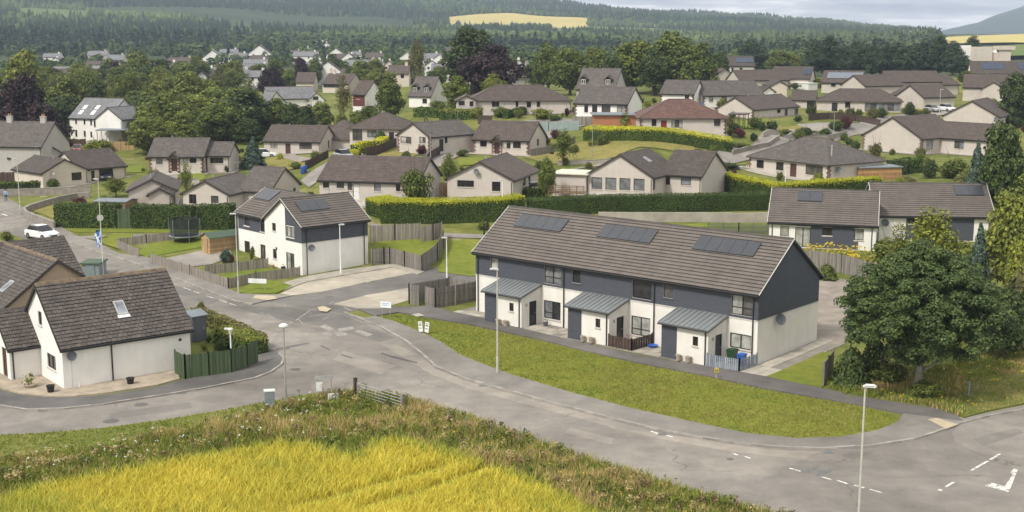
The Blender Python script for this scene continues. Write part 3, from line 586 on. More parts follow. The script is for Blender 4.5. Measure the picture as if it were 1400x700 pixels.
H('beige bungalow with quoined door and brown fence beside dry lawn', 7.3,
  B((z3(1108,592), z3(1326,602)), 2.5, 17, 'y', p=28, ops=[('r','w',z4,145,594,195,640,dict(lites=2,pane=[CU,MI])), ('r','door',z4,92,598,120,660,dict(door='door_brown')), ('r','w',z4,50,598,70,617,dict(lites=1))]), roof='tile_brown', quoin=2, skew=.9)
H('long hipped bungalow with glazed bay above brown stepped fence', 7.4,
  B((z4(258,552), z4(742,558)), 2.5, 9, 'x', 'hip', 27, ops=[('f','w',z4,422,556,450,590,dict(lites=1)), ('f','door',z4,350,555,385,605,{}), ('f','w',z4,530,562,720,608,dict(lites=6,pane=[CU,MI,SK]))]),
  B((z4(128,545), z4(262,552)), 2.4, 8, 'x', p=24, ops=[('f','garage',z4,214,545,258,575,dict(door='glass_dark'))]), roof='tile_brown')
H('beige bungalow with red quoins and cars parked in front', 8.0,
  B((z4(612,502), z4(786,532)), 2.5, 9, 'y', p=27),
  B((z4(786,530), z4(990,528)), 2.5, 9, 'x', p=28, ops=[('f','w',z4,808,532,834,568,dict(lites=1,pane=SK)), ('f','w',z4,862,530,884,568,dict(lites=1,pane=SK)), ('f','door',z4,910,528,936,592,dict(door='door_brown'))]),
  B((z4(985,535), z4(1092,528)), 2.5, 8, 'y', p=29, ops=[('f','w',z4,1012,528,1058,568,dict(lites=1))], off=-1), roof='tile_brown', quoin=2)
H('beige bungalow with broad blank gable beside round dish and tall shrubs', 6.0,
  B((z4(950,632), z4(1272,642)), 2.6, 14, 'y', p=29), roof='tile_brown', dish=3, skew=.7)
H('white walled bungalow with long grey roof and glazed doors', 9.6,
  B((z3(330,562), z3(640,575)), 2.5, 9, 'x', p=29, ops=[('f','w',z3,395,570,416,614,dict(lites=1)), ('f','w',z3,438,570,466,620,dict(lites=2)), ('f','w',z3,490,574,538,624,dict(lites=2,pane=MI)), ('f','w',z3,574,576,624,620,dict(lites=2,pane=BL))]), wall='white_wall', roof='tile_greybrown', quoin=1)
H('wide hipped bungalow with white piers behind clipped garden hedge', 9.4,
  B((z2(1160,552), z3(335,550)), 2.5, 10, 'x', 'hip', 26, ops=[('f','w',z2,1290,556,1330,585,dict(lites=2)), ('f','w',z3,20,555,30,585,dict(lites=1)), ('f','w',z3,80,556,104,588,dict(lites=1)), ('f','w',z3,135,556,155,585,dict(lites=1))], loc=None),
  B((z2(1088,548), z2(1215,552)), 2.5, 6, 'y', p=26, ops=[('f','w',z2,1108,552,1142,577,dict(lites=1)), ('f','w',z2,1168,554,1190,582,dict(lites=1))], off=-.8), roof='tile_brown')
H('one and a half storey house with two dormers and grey gable', 9.8,
  B((z3(345,488), z3(562,492)), 2.7, 9, 'x', p=42), wall='grey_harl', roof='tile_greybrown', dormers=((392,450),(527,450)), dz=z3, name='dormer_house')
H('pale house with steep mottled roof and two dormers among trees', 6.5,
  B((z2(838,522), z2(950,534)), 2.9, 9, 'x', p=44, ops=[('f','w',z2,910,540,935,566,dict(lites=2))]), wall='white_wall', roof='tile_greybrown', dormers=((870,475),(936,478)), dz=z2, name='dormer_house')
H('bungalow with white quoined gable below the broad trees', 9.8,
  B((z3(800,512), z3(1002,518)), 2.5, 9, 'x', p=28, ops=[('f','w',z3,945,515,968,542,dict(lites=2))]), wall='white_wall', roof='tile_greybrown', quoin=1)
H('white bungalow with long plain grey roof beside red roofed house', 9.4,
  B((z3(1045,524), z3(1385,520)), 2.5, 10, 'x', p=27, ops=[('f','w',z3,1078,526,1100,556,dict(lites=1,pane=BL)), ('f','w',z3,1145,528,1175,552,dict(lites=2,pane=SK))]), wall='white_wall', roof='tile_greybrown', quoin=1)
H('hipped house with reddish roof, red door and yellow flag', 8.2,
  B((z3(690,648), z3(1188,648)), 2.5, 10, 'x', 'hip', 27, ops=[('f','w',z3,764,652,790,690,dict(lites=1)), ('f','door',z3,815,650,843,695,dict(door='door_red')), ('f','w',z3,872,655,932,698,dict(lites=3,pane=[BL,MI])), ('f','w',z3,1105,652,1140,690,dict(lites=1,pane=MI))]), roof='tile_red', quoin=1)
H('white two storey house with blue solar panels on dark roof', 10.6,
  B((z3(1172,362), z3(1332,362)), 5.0, 8, 'x', p=32, ops=[('f','w',z3,1200,370,1212,390,dict(lites=1)), ('f','w',z3,1245,370,1260,390,dict(lites=2))]), wall='white_wall', roof='tile_dark', name='two_storey_house', sol=(3, 8, 6, 'solar_blue'))
H('small beige bungalow gable tucked below white two storey house', 10.2, B((z3(1068,440), z3(1100,420)), 2.4, 9, 'x', p=28), B((z3(1100,432), z3(1228,428)), 2.4, 10, 'y', p=30), roof='tile_brown')
H('brown roofed bungalow with white garden door left of solar roof', 10.2, B((z3(1245,440), z4(120,438)), 2.4, 9, 'x', p=28), roof='tile_brown')
H('dark roofed bungalow with eight blue solar panels', 10.4, B((z4(0,428), z4(246,434)), 2.5, 9, 'x', p=32), roof='tile_dark', sol=(8, 15, 8, 'solar_blue'), wall='cream_harl')
H('bungalow with huge pale solar array covering its roof', 10.0, B((z4(262,448), z4(545,458)), 2.5, 9, 'x', p=30, ops=[('f','w',z4,345,455,370,475,dict(lites=1)), ('f','w',z4,400,458,450,475,dict(lites=3))]), roof='tile_brown', sol=(1, 11, 9, 'solar_light'))
H('brown roofed bungalow with white glazed sunroom on its end', 10.4, B((z4(655,448), z4(955,448)), 2.5, 9, 'x', p=27), roof='tile_brown')
H('plain brown roofed bungalow behind small round conifer', 9.6, B((z4(600,480), z4(975,455)), 2.5, 9, 'x', p=27), roof='tile_brown')
H('brown roofed bungalow with small gables by leafy plot edge', 9.6, B((z4(1060,478), z4(1330,482)), 2.5, 10, 'x', p=28), B((z4(1160,492), z4(1300,492)), 2.4, 6, 'y', p=32, off=-4), roof='tile_brown')
H('small beige garage bungalow with pale door near leafy plot', 8.6, B((z4(1085,500), z4(1200,512)), 2.3, 6, 'y', p=30, ops=[('f','garage',z4,1100,512,1180,530,dict(door='white_frame'))]), roof='tile_dark')
H('dark roofed house with two blue solar arrays below yellow field', 11.0, B((z4(1108,402), z4(1430,404)), 2.6, 10, 'x', p=32), roof='tile_dark', sol=(3, 8.5, 5, 'solar_blue'), sol2=(12.5, 18, 5, 'solar_blue'), wall='white_wall')
H('low brown bungalow with pale gable at the edge of the estate', 10.0, B((z4(10,470), z4(118,470)), 2.4, 9, 'y', p=27), roof='tile_dark', wall='cream_harl')
H('small dark gabled bungalow with white gable beside brown roof', 9.2, B((z4(-30,505), z4(45,503)), 2.4, 9, 'y', p=32), roof='tile_dark', wall='white_wall')
# the town to the left
H('tall white two storey house with rows of white roof lights', .6,
  B((z5(403,40), z5(560,58)), 5.2, 11, 'x', p=36, ops=[('f','w',z5,410,52,420,78,dict(lites=1)), ('f','w',z5,456,54,467,80,dict(lites=1)), ('f','w',z5,492,54,503,84,dict(lites=1)), ('f','w',z5,512,60,524,94,dict(lites=1)), ('f','w',z5,410,110,424,147,dict(lites=1)), ('f','w',z5,457,115,470,148,dict(lites=1)), ('f','w',z5,493,120,505,150,dict(lites=1))]),
  B(None, 5.2, ax='y', p=34, loc=(8, -1, 15, 10)), wall='white_wall', roof='slate_grey', name='two_storey_house', lights=2)
H('old grey stone house with chimneys beside copper beech', 1.2, B((z5(-110,200), z5(225,205)), 4.5, 9, 'x', p=38), wall='grey_harl', roof='tile_greybrown', name='stone_house', chim=((2.5, 4.5), (8.5, 4.5)))
H('small grey harled cottage with white front by dark fence', .8, B((z5(28,268), z5(75,262)), 3.0, 9, 'x', p=36, ops=[('f','door',z5,82,285,108,330,{})]), B(None, 3.0, ax='y', p=36, loc=(2.2, 0, 8.8, 9)), wall='grey_harl', roof='slate_grey', name='cottage')
H('white gabled house with slate roof above dense trees', 4.5, B((z1(1065,420), z1(1142,418)), 4.6, 9, 'y', p=42, ops=[('f','w',z1,1087,425,1100,438,dict(lites=1))]), B(None, 4.4, ax='x', p=36, loc=(5, 2, 26, 9)), wall='white_wall', roof='slate_grey', name='two_storey_house', chim=((8, 5.5), (20, 5.5)))
H('white gable end house with purple grey roof and chimneys', 4.5, B((z1(1230,378), z1(1282,378)), 4.5, 8, 'y', p=42), B(None, 4.2, ax='x', p=36, loc=(4, 2, 19, 9)), wall='white_wall', roof='slate_grey', name='two_storey_house', chim=((18, 5.5),))
H('white A framed gable house with grey roof and dormer', 5.5, B((z2(272,553), z2(392,545)), 2.2, 9, 'y', p=42, ops=[('f','w',z2,312,528,342,546,dict(lites=2))]), B(None, 2.6, ax='x', p=34, loc=(-10, 1, 2, 9)), wall='white_wall', roof='slate_grey', name='gabled_house')
H('brown roofed house with pale chimney and cream gable', 5.8, B((z2(215,452), z2(318,452)), 3.2, 9, 'x', p=34), wall='cream_harl', roof='tile_brown', name='gabled_house', chim=((11, 4.5),))
H('brown roofed house with wide dark glazed front', 5.8, B((z2(362,458), z2(505,462)), 3.0, 9, 'x', p=34, ops=[('f','w',z2,368,460,480,480,dict(lites=5))]), wall='cream_harl', roof='tile_brown', name='gabled_house', chim=((2, 4.5),))
H('house with dark red front panel, white gable and chimney', 6.2, B((z2(528,515), z2(590,522)), 4.8, 8, 'x', p=34, ops=[('f','w',z2,548,510,568,542,dict(lites=1,frame='white_frame'))]), wall='white_wall', roof='tile_brown', name='two_storey_house', chim=((7.2, 4),), panel=1)
H('low white bungalow glimpsed behind the copper tree', 5.0, B((z2(0,568), z2(62,570)), 2.4, 8, 'x', p=34), wall='white_wall', roof='slate_grey')
H('pale house with twin pitched roof edges beside copper beech', 9.3, B((z3(-5,448), z3(72,402)), 3.0, 9, 'x', p=36), B((z3(72,455), z3(285,476)), 3.0, 10, 'y', p=36), wall='grey_harl', roof='tile_brown', name='gabled_house', chim=((6, 3),))
def solve(h):
    """first block fixes the frame; the others are measured into it"""
    z = h['z']; b = h['blocks'][0]; tn = math.tan(math.radians(b['p'])); oe = .35 if b['r'] == 'hip' else .3; og = oe if b['r'] == 'hip' else .2
    ze = z+b['e']-oe*tn+.08; A, C = P(*b['px'][0], ze), P(*b['px'][1], ze); d = C-A; d.z = 0
    sk = h.get('skew', .4)
    if A.y > 195 and abs(d.y) > sk*abs(d.x):      # far plots: the bearing is read, the skew is limited
        mid = (A+C)/2; d.y = math.copysign(sk*abs(d.x), d.y); A = mid-d/2
    ln = d.length; d.normalize(); nin = Vector((-d.y, d.x, 0))
    s, t = (og, oe) if b['ax'] == 'x' else (oe, og)
    O = A+d*s+nin*t; O.z = z; h['O'] = O; h['rz'] = math.atan2(d.y, d.x); h['M'] = Matrix.Translation(O) @ Matrix.Rotation(h['rz'], 4, 'Z'); inv = h['M'].inverted()
    b['rect'] = (0, 0, max(2, ln-2*s), b['d'])
    for q in h['blocks'][1:]:
        if q['loc']: q['rect'] = q['loc']; continue
        tq = math.tan(math.radians(q['p'])); zq = z+q['e']-.3*tq+.08; a, c = inv @ P(*q['px'][0], zq), inv @ P(*q['px'][1], zq)
        s2, t2 = (.2, .3) if q['ax'] == 'x' else (.3, .2); x0, x1 = sorted((a.x, c.x)); y = min(a.y, c.y)*.5+max(a.y, c.y)*.5+t2
        if 'off' in q: y = q['off']
        y = max(-4, min(6, y)); x1 = max(x1, x0+2.5)
        if q['ax'] == 'x' and x0 > 0 and b['ax'] == 'y': x0 = min(x0, b['rect'][2]-.5)-.0; s2l = 0
        else: s2l = s2
        q['rect'] = (x0+s2l, y+.013, x1-s2, y+q['d'])
    for q in h['blocks']:
        x0, y0, x1, y1 = q['rect']
        for x in (x0-1, (x0+x1)/2, x1+1):
            for y in (y0-2.5, (y0+y1)/2, y1+.5): v = h['M'] @ Vector((x, y, 0)); CTRL.append((v.x, v.y, z, 1.6))
for h in HS: solve(h)
def build_house(h):
    root = thing(h['name'], h['label'], 'house', h['O'], h['rz']); M = h['M']; R3 = M.to_3x3(); inv = M.inverted(); below = h.get('below', 1.5)
    for bi, q in enumerate(h['blocks']):
        x0, y0, x1, y1 = q['rect']; p = math.radians(q['p']); F = faces_of(x0, y0, x1, y1); ops = []
        for fk, kind, zf, l, t, r, b, opt in q['ops']:
            O, U, N, ln = F[fk]; Ow, Nw, Uw = M @ O, R3 @ N, R3 @ U
            a, c = onplane(*zf(l, t), Ow, Nw), onplane(*zf(r, b), Ow, Nw)
            u0, u1 = sorted(((a-Ow).dot(Uw), (c-Ow).dot(Uw))); v1, v0 = a.z-h['z'], c.z-h['z']
            hmax = q['e']-.12 if not (q['ax'] == 'y' and fk in 'fb') else q['e']+1.6
            v1 = min(v1, hmax); v0 = max(v0, .05 if kind == 'door' else .35)
            if kind == 'door': v0 = .05; v1 = min(2.1, hmax); u1 = min(u1, u0+1.2); u1 = max(u1, u0+.9)
            if kind == 'garage': v0 = .05
            if kind == 'w' and v1-v0 < .7: v0 = max(.4, v1-1.05)
            ops.append((fk, 'win' if kind == 'w' else kind, u0, v0, max(.5, u1-u0), v1-v0, opt))
        walls(root, x0, y0, x1, y1, q['e'], p, q['ax'], h['wall'], ops, q['r'] == 'gable', below, h.get('base', .22))
        if q['r'] == 'hip': zr = roof_hip(root, x0, y0, x1, y1, q['e'], p, mat=h['roof'])
        else: zr = roof_gable(root, x0, y0, x1, y1, q['e'], p, q['ax'], mat=h['roof'])
        q['zr'] = zr
        pipe(root, [(x1-.15, y0-.06, q['e']-.3), (x1-.15, y0-.06, -.5)])
    q = h['blocks'][0]; x0, y0, x1, y1 = q['rect']; e = q['e']; p = math.radians(q['p'])
    T = lambda u, s, l: Vector((u, y0+s*math.cos(p)-l*math.sin(p), e+.09+s*math.sin(p)+l*math.cos(p)))
    sl = (y1-y0)/2/math.cos(p)
    for key in ('sol', 'sol2'):
        if key in h: a, b_, n, m = h[key]; solar(root, T, a, min(b_, x1), sl*.3, sl*.82, n, m)
    if 'quoin' in h:
        quoins(root, x1, y0, e-.15, sx=1, sy=-1)
        if h['quoin']: quoins(root, x0, y0, e-.15, sx=-1, sy=-1)
        dr = [o for o in q['ops'] if o[1] == 'door' and o[0] == 'f']
    if 'porch' in h or 'porch2' in h:
        dr = [c for c in root.children if c.name.startswith('door')]
        if dr:
            cx = sum(v.co.x for v in dr[0].data.vertices)/len(dr[0].data.vertices); pr = math.radians(45)
            roof_gable(root, cx-.75, y0-.75, cx+.75, y0+2.2, 2.25, pr, 'y', .15, .1, mat=h['roof'], gut=False)
            mb = MB(); tn = math.tan(pr); mb.face([(cx-.72, y0-.7, 2.2), (cx+.72, y0-.7, 2.2), (cx, y0-.7, 2.2+.72*tn)]); mb.build('porch_gable', 'brown_frame', root)
            for s in (-1, 1):
                quoins(root, cx+s*.85, y0, 2.1, sx=s, sy=-1)
    if 'dish' in h:
        if h['dish'] == 1: dish(root, (x1*.46, y0-.35, e+.9), (-.2, -1, .3))
        if h['dish'] == 2: dish(root, (x1+.4, y0+1.5, 1.7), (1, -.6, .3), .42)
        if h['dish'] == 3: dish(root, (x1-.4, y0-.4, 2.2), (.2, -1, .3), .4)
        if h['dish'] == 0: dish(root, (x1*.2, y0-.3, 2.4), (-.6, -1, .3), .25, 'sign_grey')
    if 'flue' in h: 
        fx = x1-1.6; mb = MB(); mb.tube((fx, y0+2.2, e), (fx, y0+2.2, e+2.3), .09, n=8); mb.tube((fx, y0+2.2, e+2.3), (fx, y0+2.2, e+2.42), .15, n=8); mb.build('flue', 'sign_grey', root)
    for c in h.get('chim', ()): 
        zr = max(b['zr'] for b in h['blocks']); chimney(root, c[0], c[1], zr-1.2, zr+.9, .9, .55, h['wall'], 2)
    if 'panel' in h: mb = MB(); mb.box(.1, -.035, 2.2, x1-.1, -.001, e-.35); mb.build('wall_panel', 'red_panel', root)
    if 'dormers' in h:
        for dx, dy in h['dormers']:
            pw = onplane(*h['dz'](dx, dy), M @ Vector((0, y0+1.2, 0)), R3 @ Vector((0, -1, 0))); l = inv @ pw; cx = max(1.2, min(x1-1.2, l.x)); zb = e+.75
            d = MB(); d.box(cx-.7, y0+1.0, zb, cx+.7, y0+3.4, zb+1.25); dm = d.build('dormer', 'fascia_brown', root)
            mb = MB(); frame_bars(mb, Vector((cx-.5, y0+.95, zb+.15)), Vector((1, 0, 0)), Vector((0, -1, 0)), 0, 0, 1, 1., 2, rec=-.1); mb.build('window', 'white_frame', dm)
            mb = MB(); mb.face([(cx-.48, y0+.96, zb+.17), (cx+.48, y0+.96, zb+.17), (cx+.48, y0+.96, zb+1.13), (cx-.48, y0+.96, zb+1.13)]); mb.build('pane', 'glass_mid', dm)
            roof_gable(dm, cx-.75, y0+.95, cx+.75, y0+4.2, zb+1.25, math.radians(40), 'y', .12, .12, mat=h['roof'], gut=False)
    if h['O'].y < 240 and h['name'] == 'bungalow' and q['r'] == 'gable':
        zr = q['zr']; u = x1*.3 if q['ax'] == 'x' else (y1-y0)*.3; X_, Y_ = (u, (y0+y1)/2+.3) if q['ax'] == 'x' else ((x0+x1)/2-.3, y0+u); v = MB(); v.tube((X_, Y_, zr-.5), (X_, Y_, zr+.35), .06, n=7); v.tube((X_, Y_, zr+.35), (X_, Y_, zr+.42), .1, n=7); v.build('vent_pipe', 'sign_grey', root)
        if len(h['label']) % 2: m_ = MB(); X2, Y2 = (x1-.4, (y0+y1)/2) if q['ax'] == 'x' else ((x0+x1)/2, y1-.4); m_.tube((X2, Y2, zr-.2), (X2, Y2, zr+1.5), .025, n=5); m_.tube((X2-.5, Y2, zr+1.4), (X2+.5, Y2, zr+1.4), .015, n=4); [m_.tube((X2+t_, Y2-.2, zr+1.4), (X2+t_, Y2+.2, zr+1.4), .012, n=4) for t_ in (-.4, -.2, 0, .2, .4)]; m_.build('aerial', 'galv', root)
    if h.get('lights') == 1:
        q = h['blocks'][0]; mb = MB(); pp = math.radians(q['p']); xx = x1-2.6; zc = e+(x1-xx)*math.tan(pp)
        Mx = Matrix.Translation((xx, 4.4, zc+.14)) @ Matrix.Rotation(pp, 4, 'Y'); mb.box(-.55, -.4, 0, .55, .4, .07, 0, Mx); mb.box(-.47, -.32, .07, .47, .32, .075, 1, Mx); mb.build('roof_light', ['sign_grey', 'glass_sky'], root)
    if h.get('lights') == 2:
        for u in (2.2, 5.6):
            for s in (1.6, 3.4):
                mb = MB(); c0 = T(u, s, .02); Mx = Matrix.Translation(c0) @ Matrix.Rotation(p, 4, 'X'); mb.box(-.5, -.7, 0, .5, .7, .1, 0, Mx); mb.box(-.42, -.62, .1, .42, .62, .105, 1, Mx); mb.build('roof_light', ['white_frame', 'sign_white'], root)
    return root
# ------------------------------------------------------------------ the land: one polar sheet from the camera's feet to the far mountain
def build_ground():
    ang = np.radians(np.arange(-62, 62.01, .4)); rad = [14.]
    while rad[-1] < 7200: rad.append(rad[-1]*1.0125 if rad[-1] > 170 else rad[-1]+1.6)
    rad = np.array(rad); A, Rr = np.meshgrid(ang, rad); X = (Rr*np.sin(A)).ravel(); Y = (Rr*np.cos(A)).ravel(); Z = terr(X, Y)
    n, m = len(rad), len(ang); i = np.arange(n*m).reshape(n, m); F = np.stack([i[:-1, :-1], i[:-1, 1:], i[1:, 1:], i[1:, :-1]], -1).reshape(-1, 4)
    fm = Rr[:-1, :-1].ravel(); mi = np.where(fm > 430, 1, 0)
    o = npmesh('ground', np.stack([X, Y, Z], 1), F, ['garden_ground', 'forest_floor'], mi, smooth=True); tag(o, kind='structure'); return o
grass_mat('forest_floor', [(.33, (.025, .042, .014)), (.45, (.035, .055, .018)), (.58, (.06, .085, .025)), (.7, (.10, .12, .035))], .0035, .012, .1)
build_ground()
def wpoly(px): return [(lambda q: (q.x, q.y))(G(*p)) for p in px]
def sheet(name, poly, dz, mat, skirt=0, world=False, step=2.0, kind="structure", parent=None, edge=1.5):
    """a paved or planted surface laid on the ground, dz above it, with an optional edge face"""
    pts = poly if world else wpoly(poly); out_ = []
    for i in range(len(pts)):
        a, b = Vector(pts[i]), Vector(pts[(i+1) % len(pts)]); k = max(1, int((b-a).length/edge))
        out_ += [tuple(a.lerp(b, j/k)) for j in range(k)]
    xs = [p[0] for p in out_]; ys = [p[1] for p in out_]; inner = []
    zt = terr(xs, ys)
    if zt.max() > .01:
        poly_ = out_
        gx = np.arange(min(xs)+step/2, max(xs), step); gy = np.arange(min(ys)+step/2, max(ys), step)
        for x in gx:
            for y in gy:
                c = False
                for i in range(len(poly_)):
                    a, b = poly_[i], poly_[i-1]
                    if (a[1] > y) != (b[1] > y) and x < (b[0]-a[0])*(y-a[1])/(b[1]-a[1])+a[0]: c = not c
                if c and min((x-a[0])**2+(y-a[1])**2 for a in poly_) > .4: inner.append((x, y))
    n = len(out_); v, e, f, *_ = delaunay_2d_cdt([Vector(p) for p in out_+inner], [(i, (i+1) % n) for i in range(n)], [], 1, 1e-4)
    zz_ = terr([q.x for q in v], [q.y for q in v])+dz; mb = MB(); mb.v = [(q.x, q.y, z) for q, z in zip(v, zz_)]
    area = sum(out_[i-1][0]*out_[i][1]-out_[i][0]*out_[i-1][1] for i in range(n))
    for t in f: 
        mb.f.append(tuple(t)); mb.m.append(0); mb.uv.append(None)
    if skirt:
        zo = terr(xs, ys)+dz
        for i in range(n):
            a, b = out_[i-1], out_[i]; mb.face([(a[0], a[1], zo[i-1]-skirt), (b[0], b[1], zo[i]-skirt), (b[0], b[1], zo[i]), (a[0], a[1], zo[i-1])])
    o = mb.build(name, mat, parent); tag(o, kind=kind) if parent is None else None
    return o
def spline(pts, k=6):
    out_ = []
    for i in range(len(pts)-1):
        p0, p1, p2, p3 = (Vector(pts[max(i-1, 0)]), Vector(pts[i]), Vector(pts[i+1]), Vector(pts[min(i+2, len(pts)-1)]))
        for j in range(k): t = j/k; out_.append(tuple(.5*((2*p1)+(p2-p0)*t+(2*p0-5*p1+4*p2-p3)*t*t+(3*p1-p0-3*p2+p3)*t**3)))
    out_.append(tuple(pts[-1])); return out_
def kerb(px, w=.14, h0=0., h1=.115, mat='kerb_stone', name='kerb', world=False, stone=.9, into=1):
    """kerb stones set one by one along a line"""
    pts = [Vector(p) for p in (px if world else wpoly(px))]; root = None; mb = MB(); acc = []
    for a, b in zip(pts, pts[1:]):
        k = max(1, round((b-a).length/stone)); d = (b-a).normalized(); nn = Vector((-d.y, d.x))*into
        for j in range(k):
            p, q = a.lerp(b, j/k), a.lerp(b, (j+1)/k); p = p+d*.006; q = q-d*.006; zp, zq = tz(p.x, p.y), tz(q.x, q.y); r = rnd.uniform(-.008, .008)
            p = p-nn*.03; q = q-nn*.03; pa, qa = p+nn*(w+.03), q+nn*(w+.03); lo = [(p.x, p.y, zp-.1), (q.x, q.y, zq-.1), (qa.x, qa.y, zq-.1), (pa.x, pa.y, zp-.1)]; hi = [(x, y, z+.1+h1+r) for x, y, z in lo]
            mb.face(hi); 
            for i in range(4): l = (i+1) % 4; mb.face([lo[i], lo[l], hi[l], hi[i]])
    return tag(mb.build(name, mat), kind='structure')
# road edges, read off the photograph
NE = [(-120,262),(-60,276),(0,288),(40,305),(75,322),(95,332),(170,356),(250,385),(322,413),(345,417)]
TERR = [(470,428),(520,448),(553,466),(575,484),(596,503),(636,519),(700,537),(770,556),(843,575),(900,589),(1003,607),(1050,612),(1121,615),(1193,611),(1250,602),(1279,593),(1314,580),(1353,570),(1400,561),(1480,543)]
SOUTH = [(-120,612),(0,596),(71,592),(143,586),(250,571),(350,553),(421,540),(482,537),(550,545),(600,560),(643,572),(700,592),(771,618),(843,641),(900,659),(971,680),(1050,703),(1130,728),(1240,760)]
WEST = [(382,484),(368,477),(335,458),(290,438),(250,420),(200,400),(150,379),(100,356),(60,338),(20,322),(-60,305),(-140,296)]
LKERB = [(-120,545),(-40,552),(0,556),(36,562),(89,560),(143,554),(214,543),(286,531),(350,518),(371,510),(386,499),(389,491),(382,484)]
main = NE+[(365,412),(402,418),(470,428)]+TERR[1:]+[(1560,640),(1560,790)]+SOUTH[::-1]+LKERB+WEST[1:]
sheet('main_road', main, .012, 'asphalt')
# worn pale strips along the road's edges
sheet('road_edge', [(575,486),(596,505),(636,521),(700,539),(770,558),(843,577),(900,591),(1003,609),(1050,615),(1121,618),(1100,628),(1000,618),(900,600),(843,586),(700,548),(636,530),(590,512),(540,482),(520,470),(545,472)], .016, 'asphalt_worn')
sheet('road_edge', [(300,400),(345,419),(400,421),(470,431),(540,462),(520,468),(440,446),(380,436),(320,420)], .016, 'asphalt_court')
sheet('road_edge', [(1090,612),(1195,614),(1280,596),(1400,566),(1400,600),(1300,640),(1200,640)], .0155, 'asphalt')
# pavements
PAV_T = TERR+[(1480,535),(1400,556),(1350,566),(1318,574),(1265,560),(1235,567),(1228,578),(1200,590),(1150,599),(1090,601),(1020,594),(940,577),(860,559),(780,538),(700,514),(660,499),(630,487),(600,467),(575,455),(540,441),(513,433),(500,436)]
sheet('pavement', PAV_T, .105, 'pavement_worn', .14)
kerb(TERR, into=1)
PAV_N = [(-120,262),(-60,276),(0,288),(40,305),(75,322),(95,332),(170,356),(250,385),(322,413),(345,417),(365,412),(402,405),(380,404),(330,403),(300,391),(262,377),(225,362),(208,354),(196,352),(162,347),(130,331),(104,323),(85,312),(55,297),(36,287),(10,270),(-60,262)]
sheet('pavement', PAV_N, .105, 'pavement_worn', .14)
kerb(NE, into=1)
PAV_L = LKERB+[(372,480),(362,476),(354,478),(352,494),(348,500),(320,508),(250,521),(214,531),(143,542),(89,546),(36,543),(0,535),(-60,520),(-120,510)]
sheet('pavement', PAV_L, .105, 'pavement_dark', .14)
kerb(LKERB, into=1)
# footpath in front of the terrace
PATH_F = [(513,433),(545,428),(590,436),(648,446),(740,466),(800,481),(880,499),(960,514),(1036,531),(1110,544),(1180,556),(1240,568),(1318,578),(1300,563),(1250,556),(1200,548),(1120,532),(1050,517),(1000,508),(930,497),(860,484),(790,469),(720,452),(660,436),(620,428),(590,420),(545,421),(520,423),(490,424)]
sheet('footpath', PATH_F, .112, 'path_dark', .14)
sheet('crossing_pad', [(1281,574),(1306,584),(1281,590)[:2],(1262,577)] if 0 else [(1268,576),(1281,574),(1310,583),(1293,589)], .125, 'tactile')
sheet('crossing_pad', [(345,409),(350,405),(374,406),(379,410),(366,412)], .118, 'tactile'); sheet('crossing_pad', [(434,422),(442,420),(453,424),(447,428),(437,427)], .118, 'tactile')
sheet('crossing_pad', [(563,432),(572,430),(580,433),(570,435)], .12, 'slab')
# the parking court behind the junction
sheet('parking_court', [(402,405),(440,398),(500,383),(545,372),(590,366),(640,372),(655,378),(652,392),(560,404),(556,411),(520,423),(490,424),(470,428),(402,418),(365,412),(380,404)], .02, 'asphalt_court')
sheet('parking_bay', [(383,402),(420,384),(470,375),(540,364),(571,372),(505,385),(440,399),(402,404)], .026, 'bay_paving'); sheet('parking_bay', [(455,416),(500,404),(558,394),(558,411),(520,422),(490,422)], .026, 'bay_paving')
sheet('court_pavement', [(352,398),(414,380),(470,370),(528,363),(543,365),(478,376),(420,386),(375,402)], .11, 'slab', .13)
sheet('court_pavement', [(528,363),(540,362),(580,372),(571,376)], .11, 'slab', .13); sheet('bay_divider', [(466,376),(472,375),(508,385),(503,387)], .06, 'slab', .06)
# paving round the terrace
UA = -.7179; TU = Vector((math.cos(UA), math.sin(UA), 0)); TV = Vector((-TU.y, TU.x, 0)); TFL = Vector((17.166, 83.89, 0))-TU*26.8
def tw(u, v): q = TFL+TU*u+TV*v; return (q.x, q.y)
for a, b in ((-1.2, 3.15), (7.15, 11.8), (15.7, 20.35), (24.3, 28.9)):
    n = max(2, round((b-a)/.75))
    for i in range(n):
        for j in range(3):
            if rnd.random() < .04: continue
            u0, u1 = a+(b-a)*i/n+.012, a+(b-a)*(i+1)/n-.012; v0, v1 = -2.55+.85*j+.012, -2.55+.85*(j+1)-.012
            o = sheet('paving_slab', [tw(u0, v0), tw(u1, v0), tw(u1, v1), tw(u0, v1)], .075+rnd.uniform(0, .012), 'slab' if rnd.random() < .7 else 'slab_dark', .06, True)
sheet('paved_strip', [tw(-1.25, -2.62), tw(28.9, -2.62), tw(28.9, 10), tw(-1.25, 10)], .05, 'slab_dark', .05, True)
for j in range(10): sheet('paving_slab', [tw(26.95, .1+.95*j), tw(27.9, .1+.95*j), tw(27.9, 1.03+.95*j), tw(26.95, 1.03+.95*j)], .08+rnd.uniform(0, .01), 'slab', .06, True)
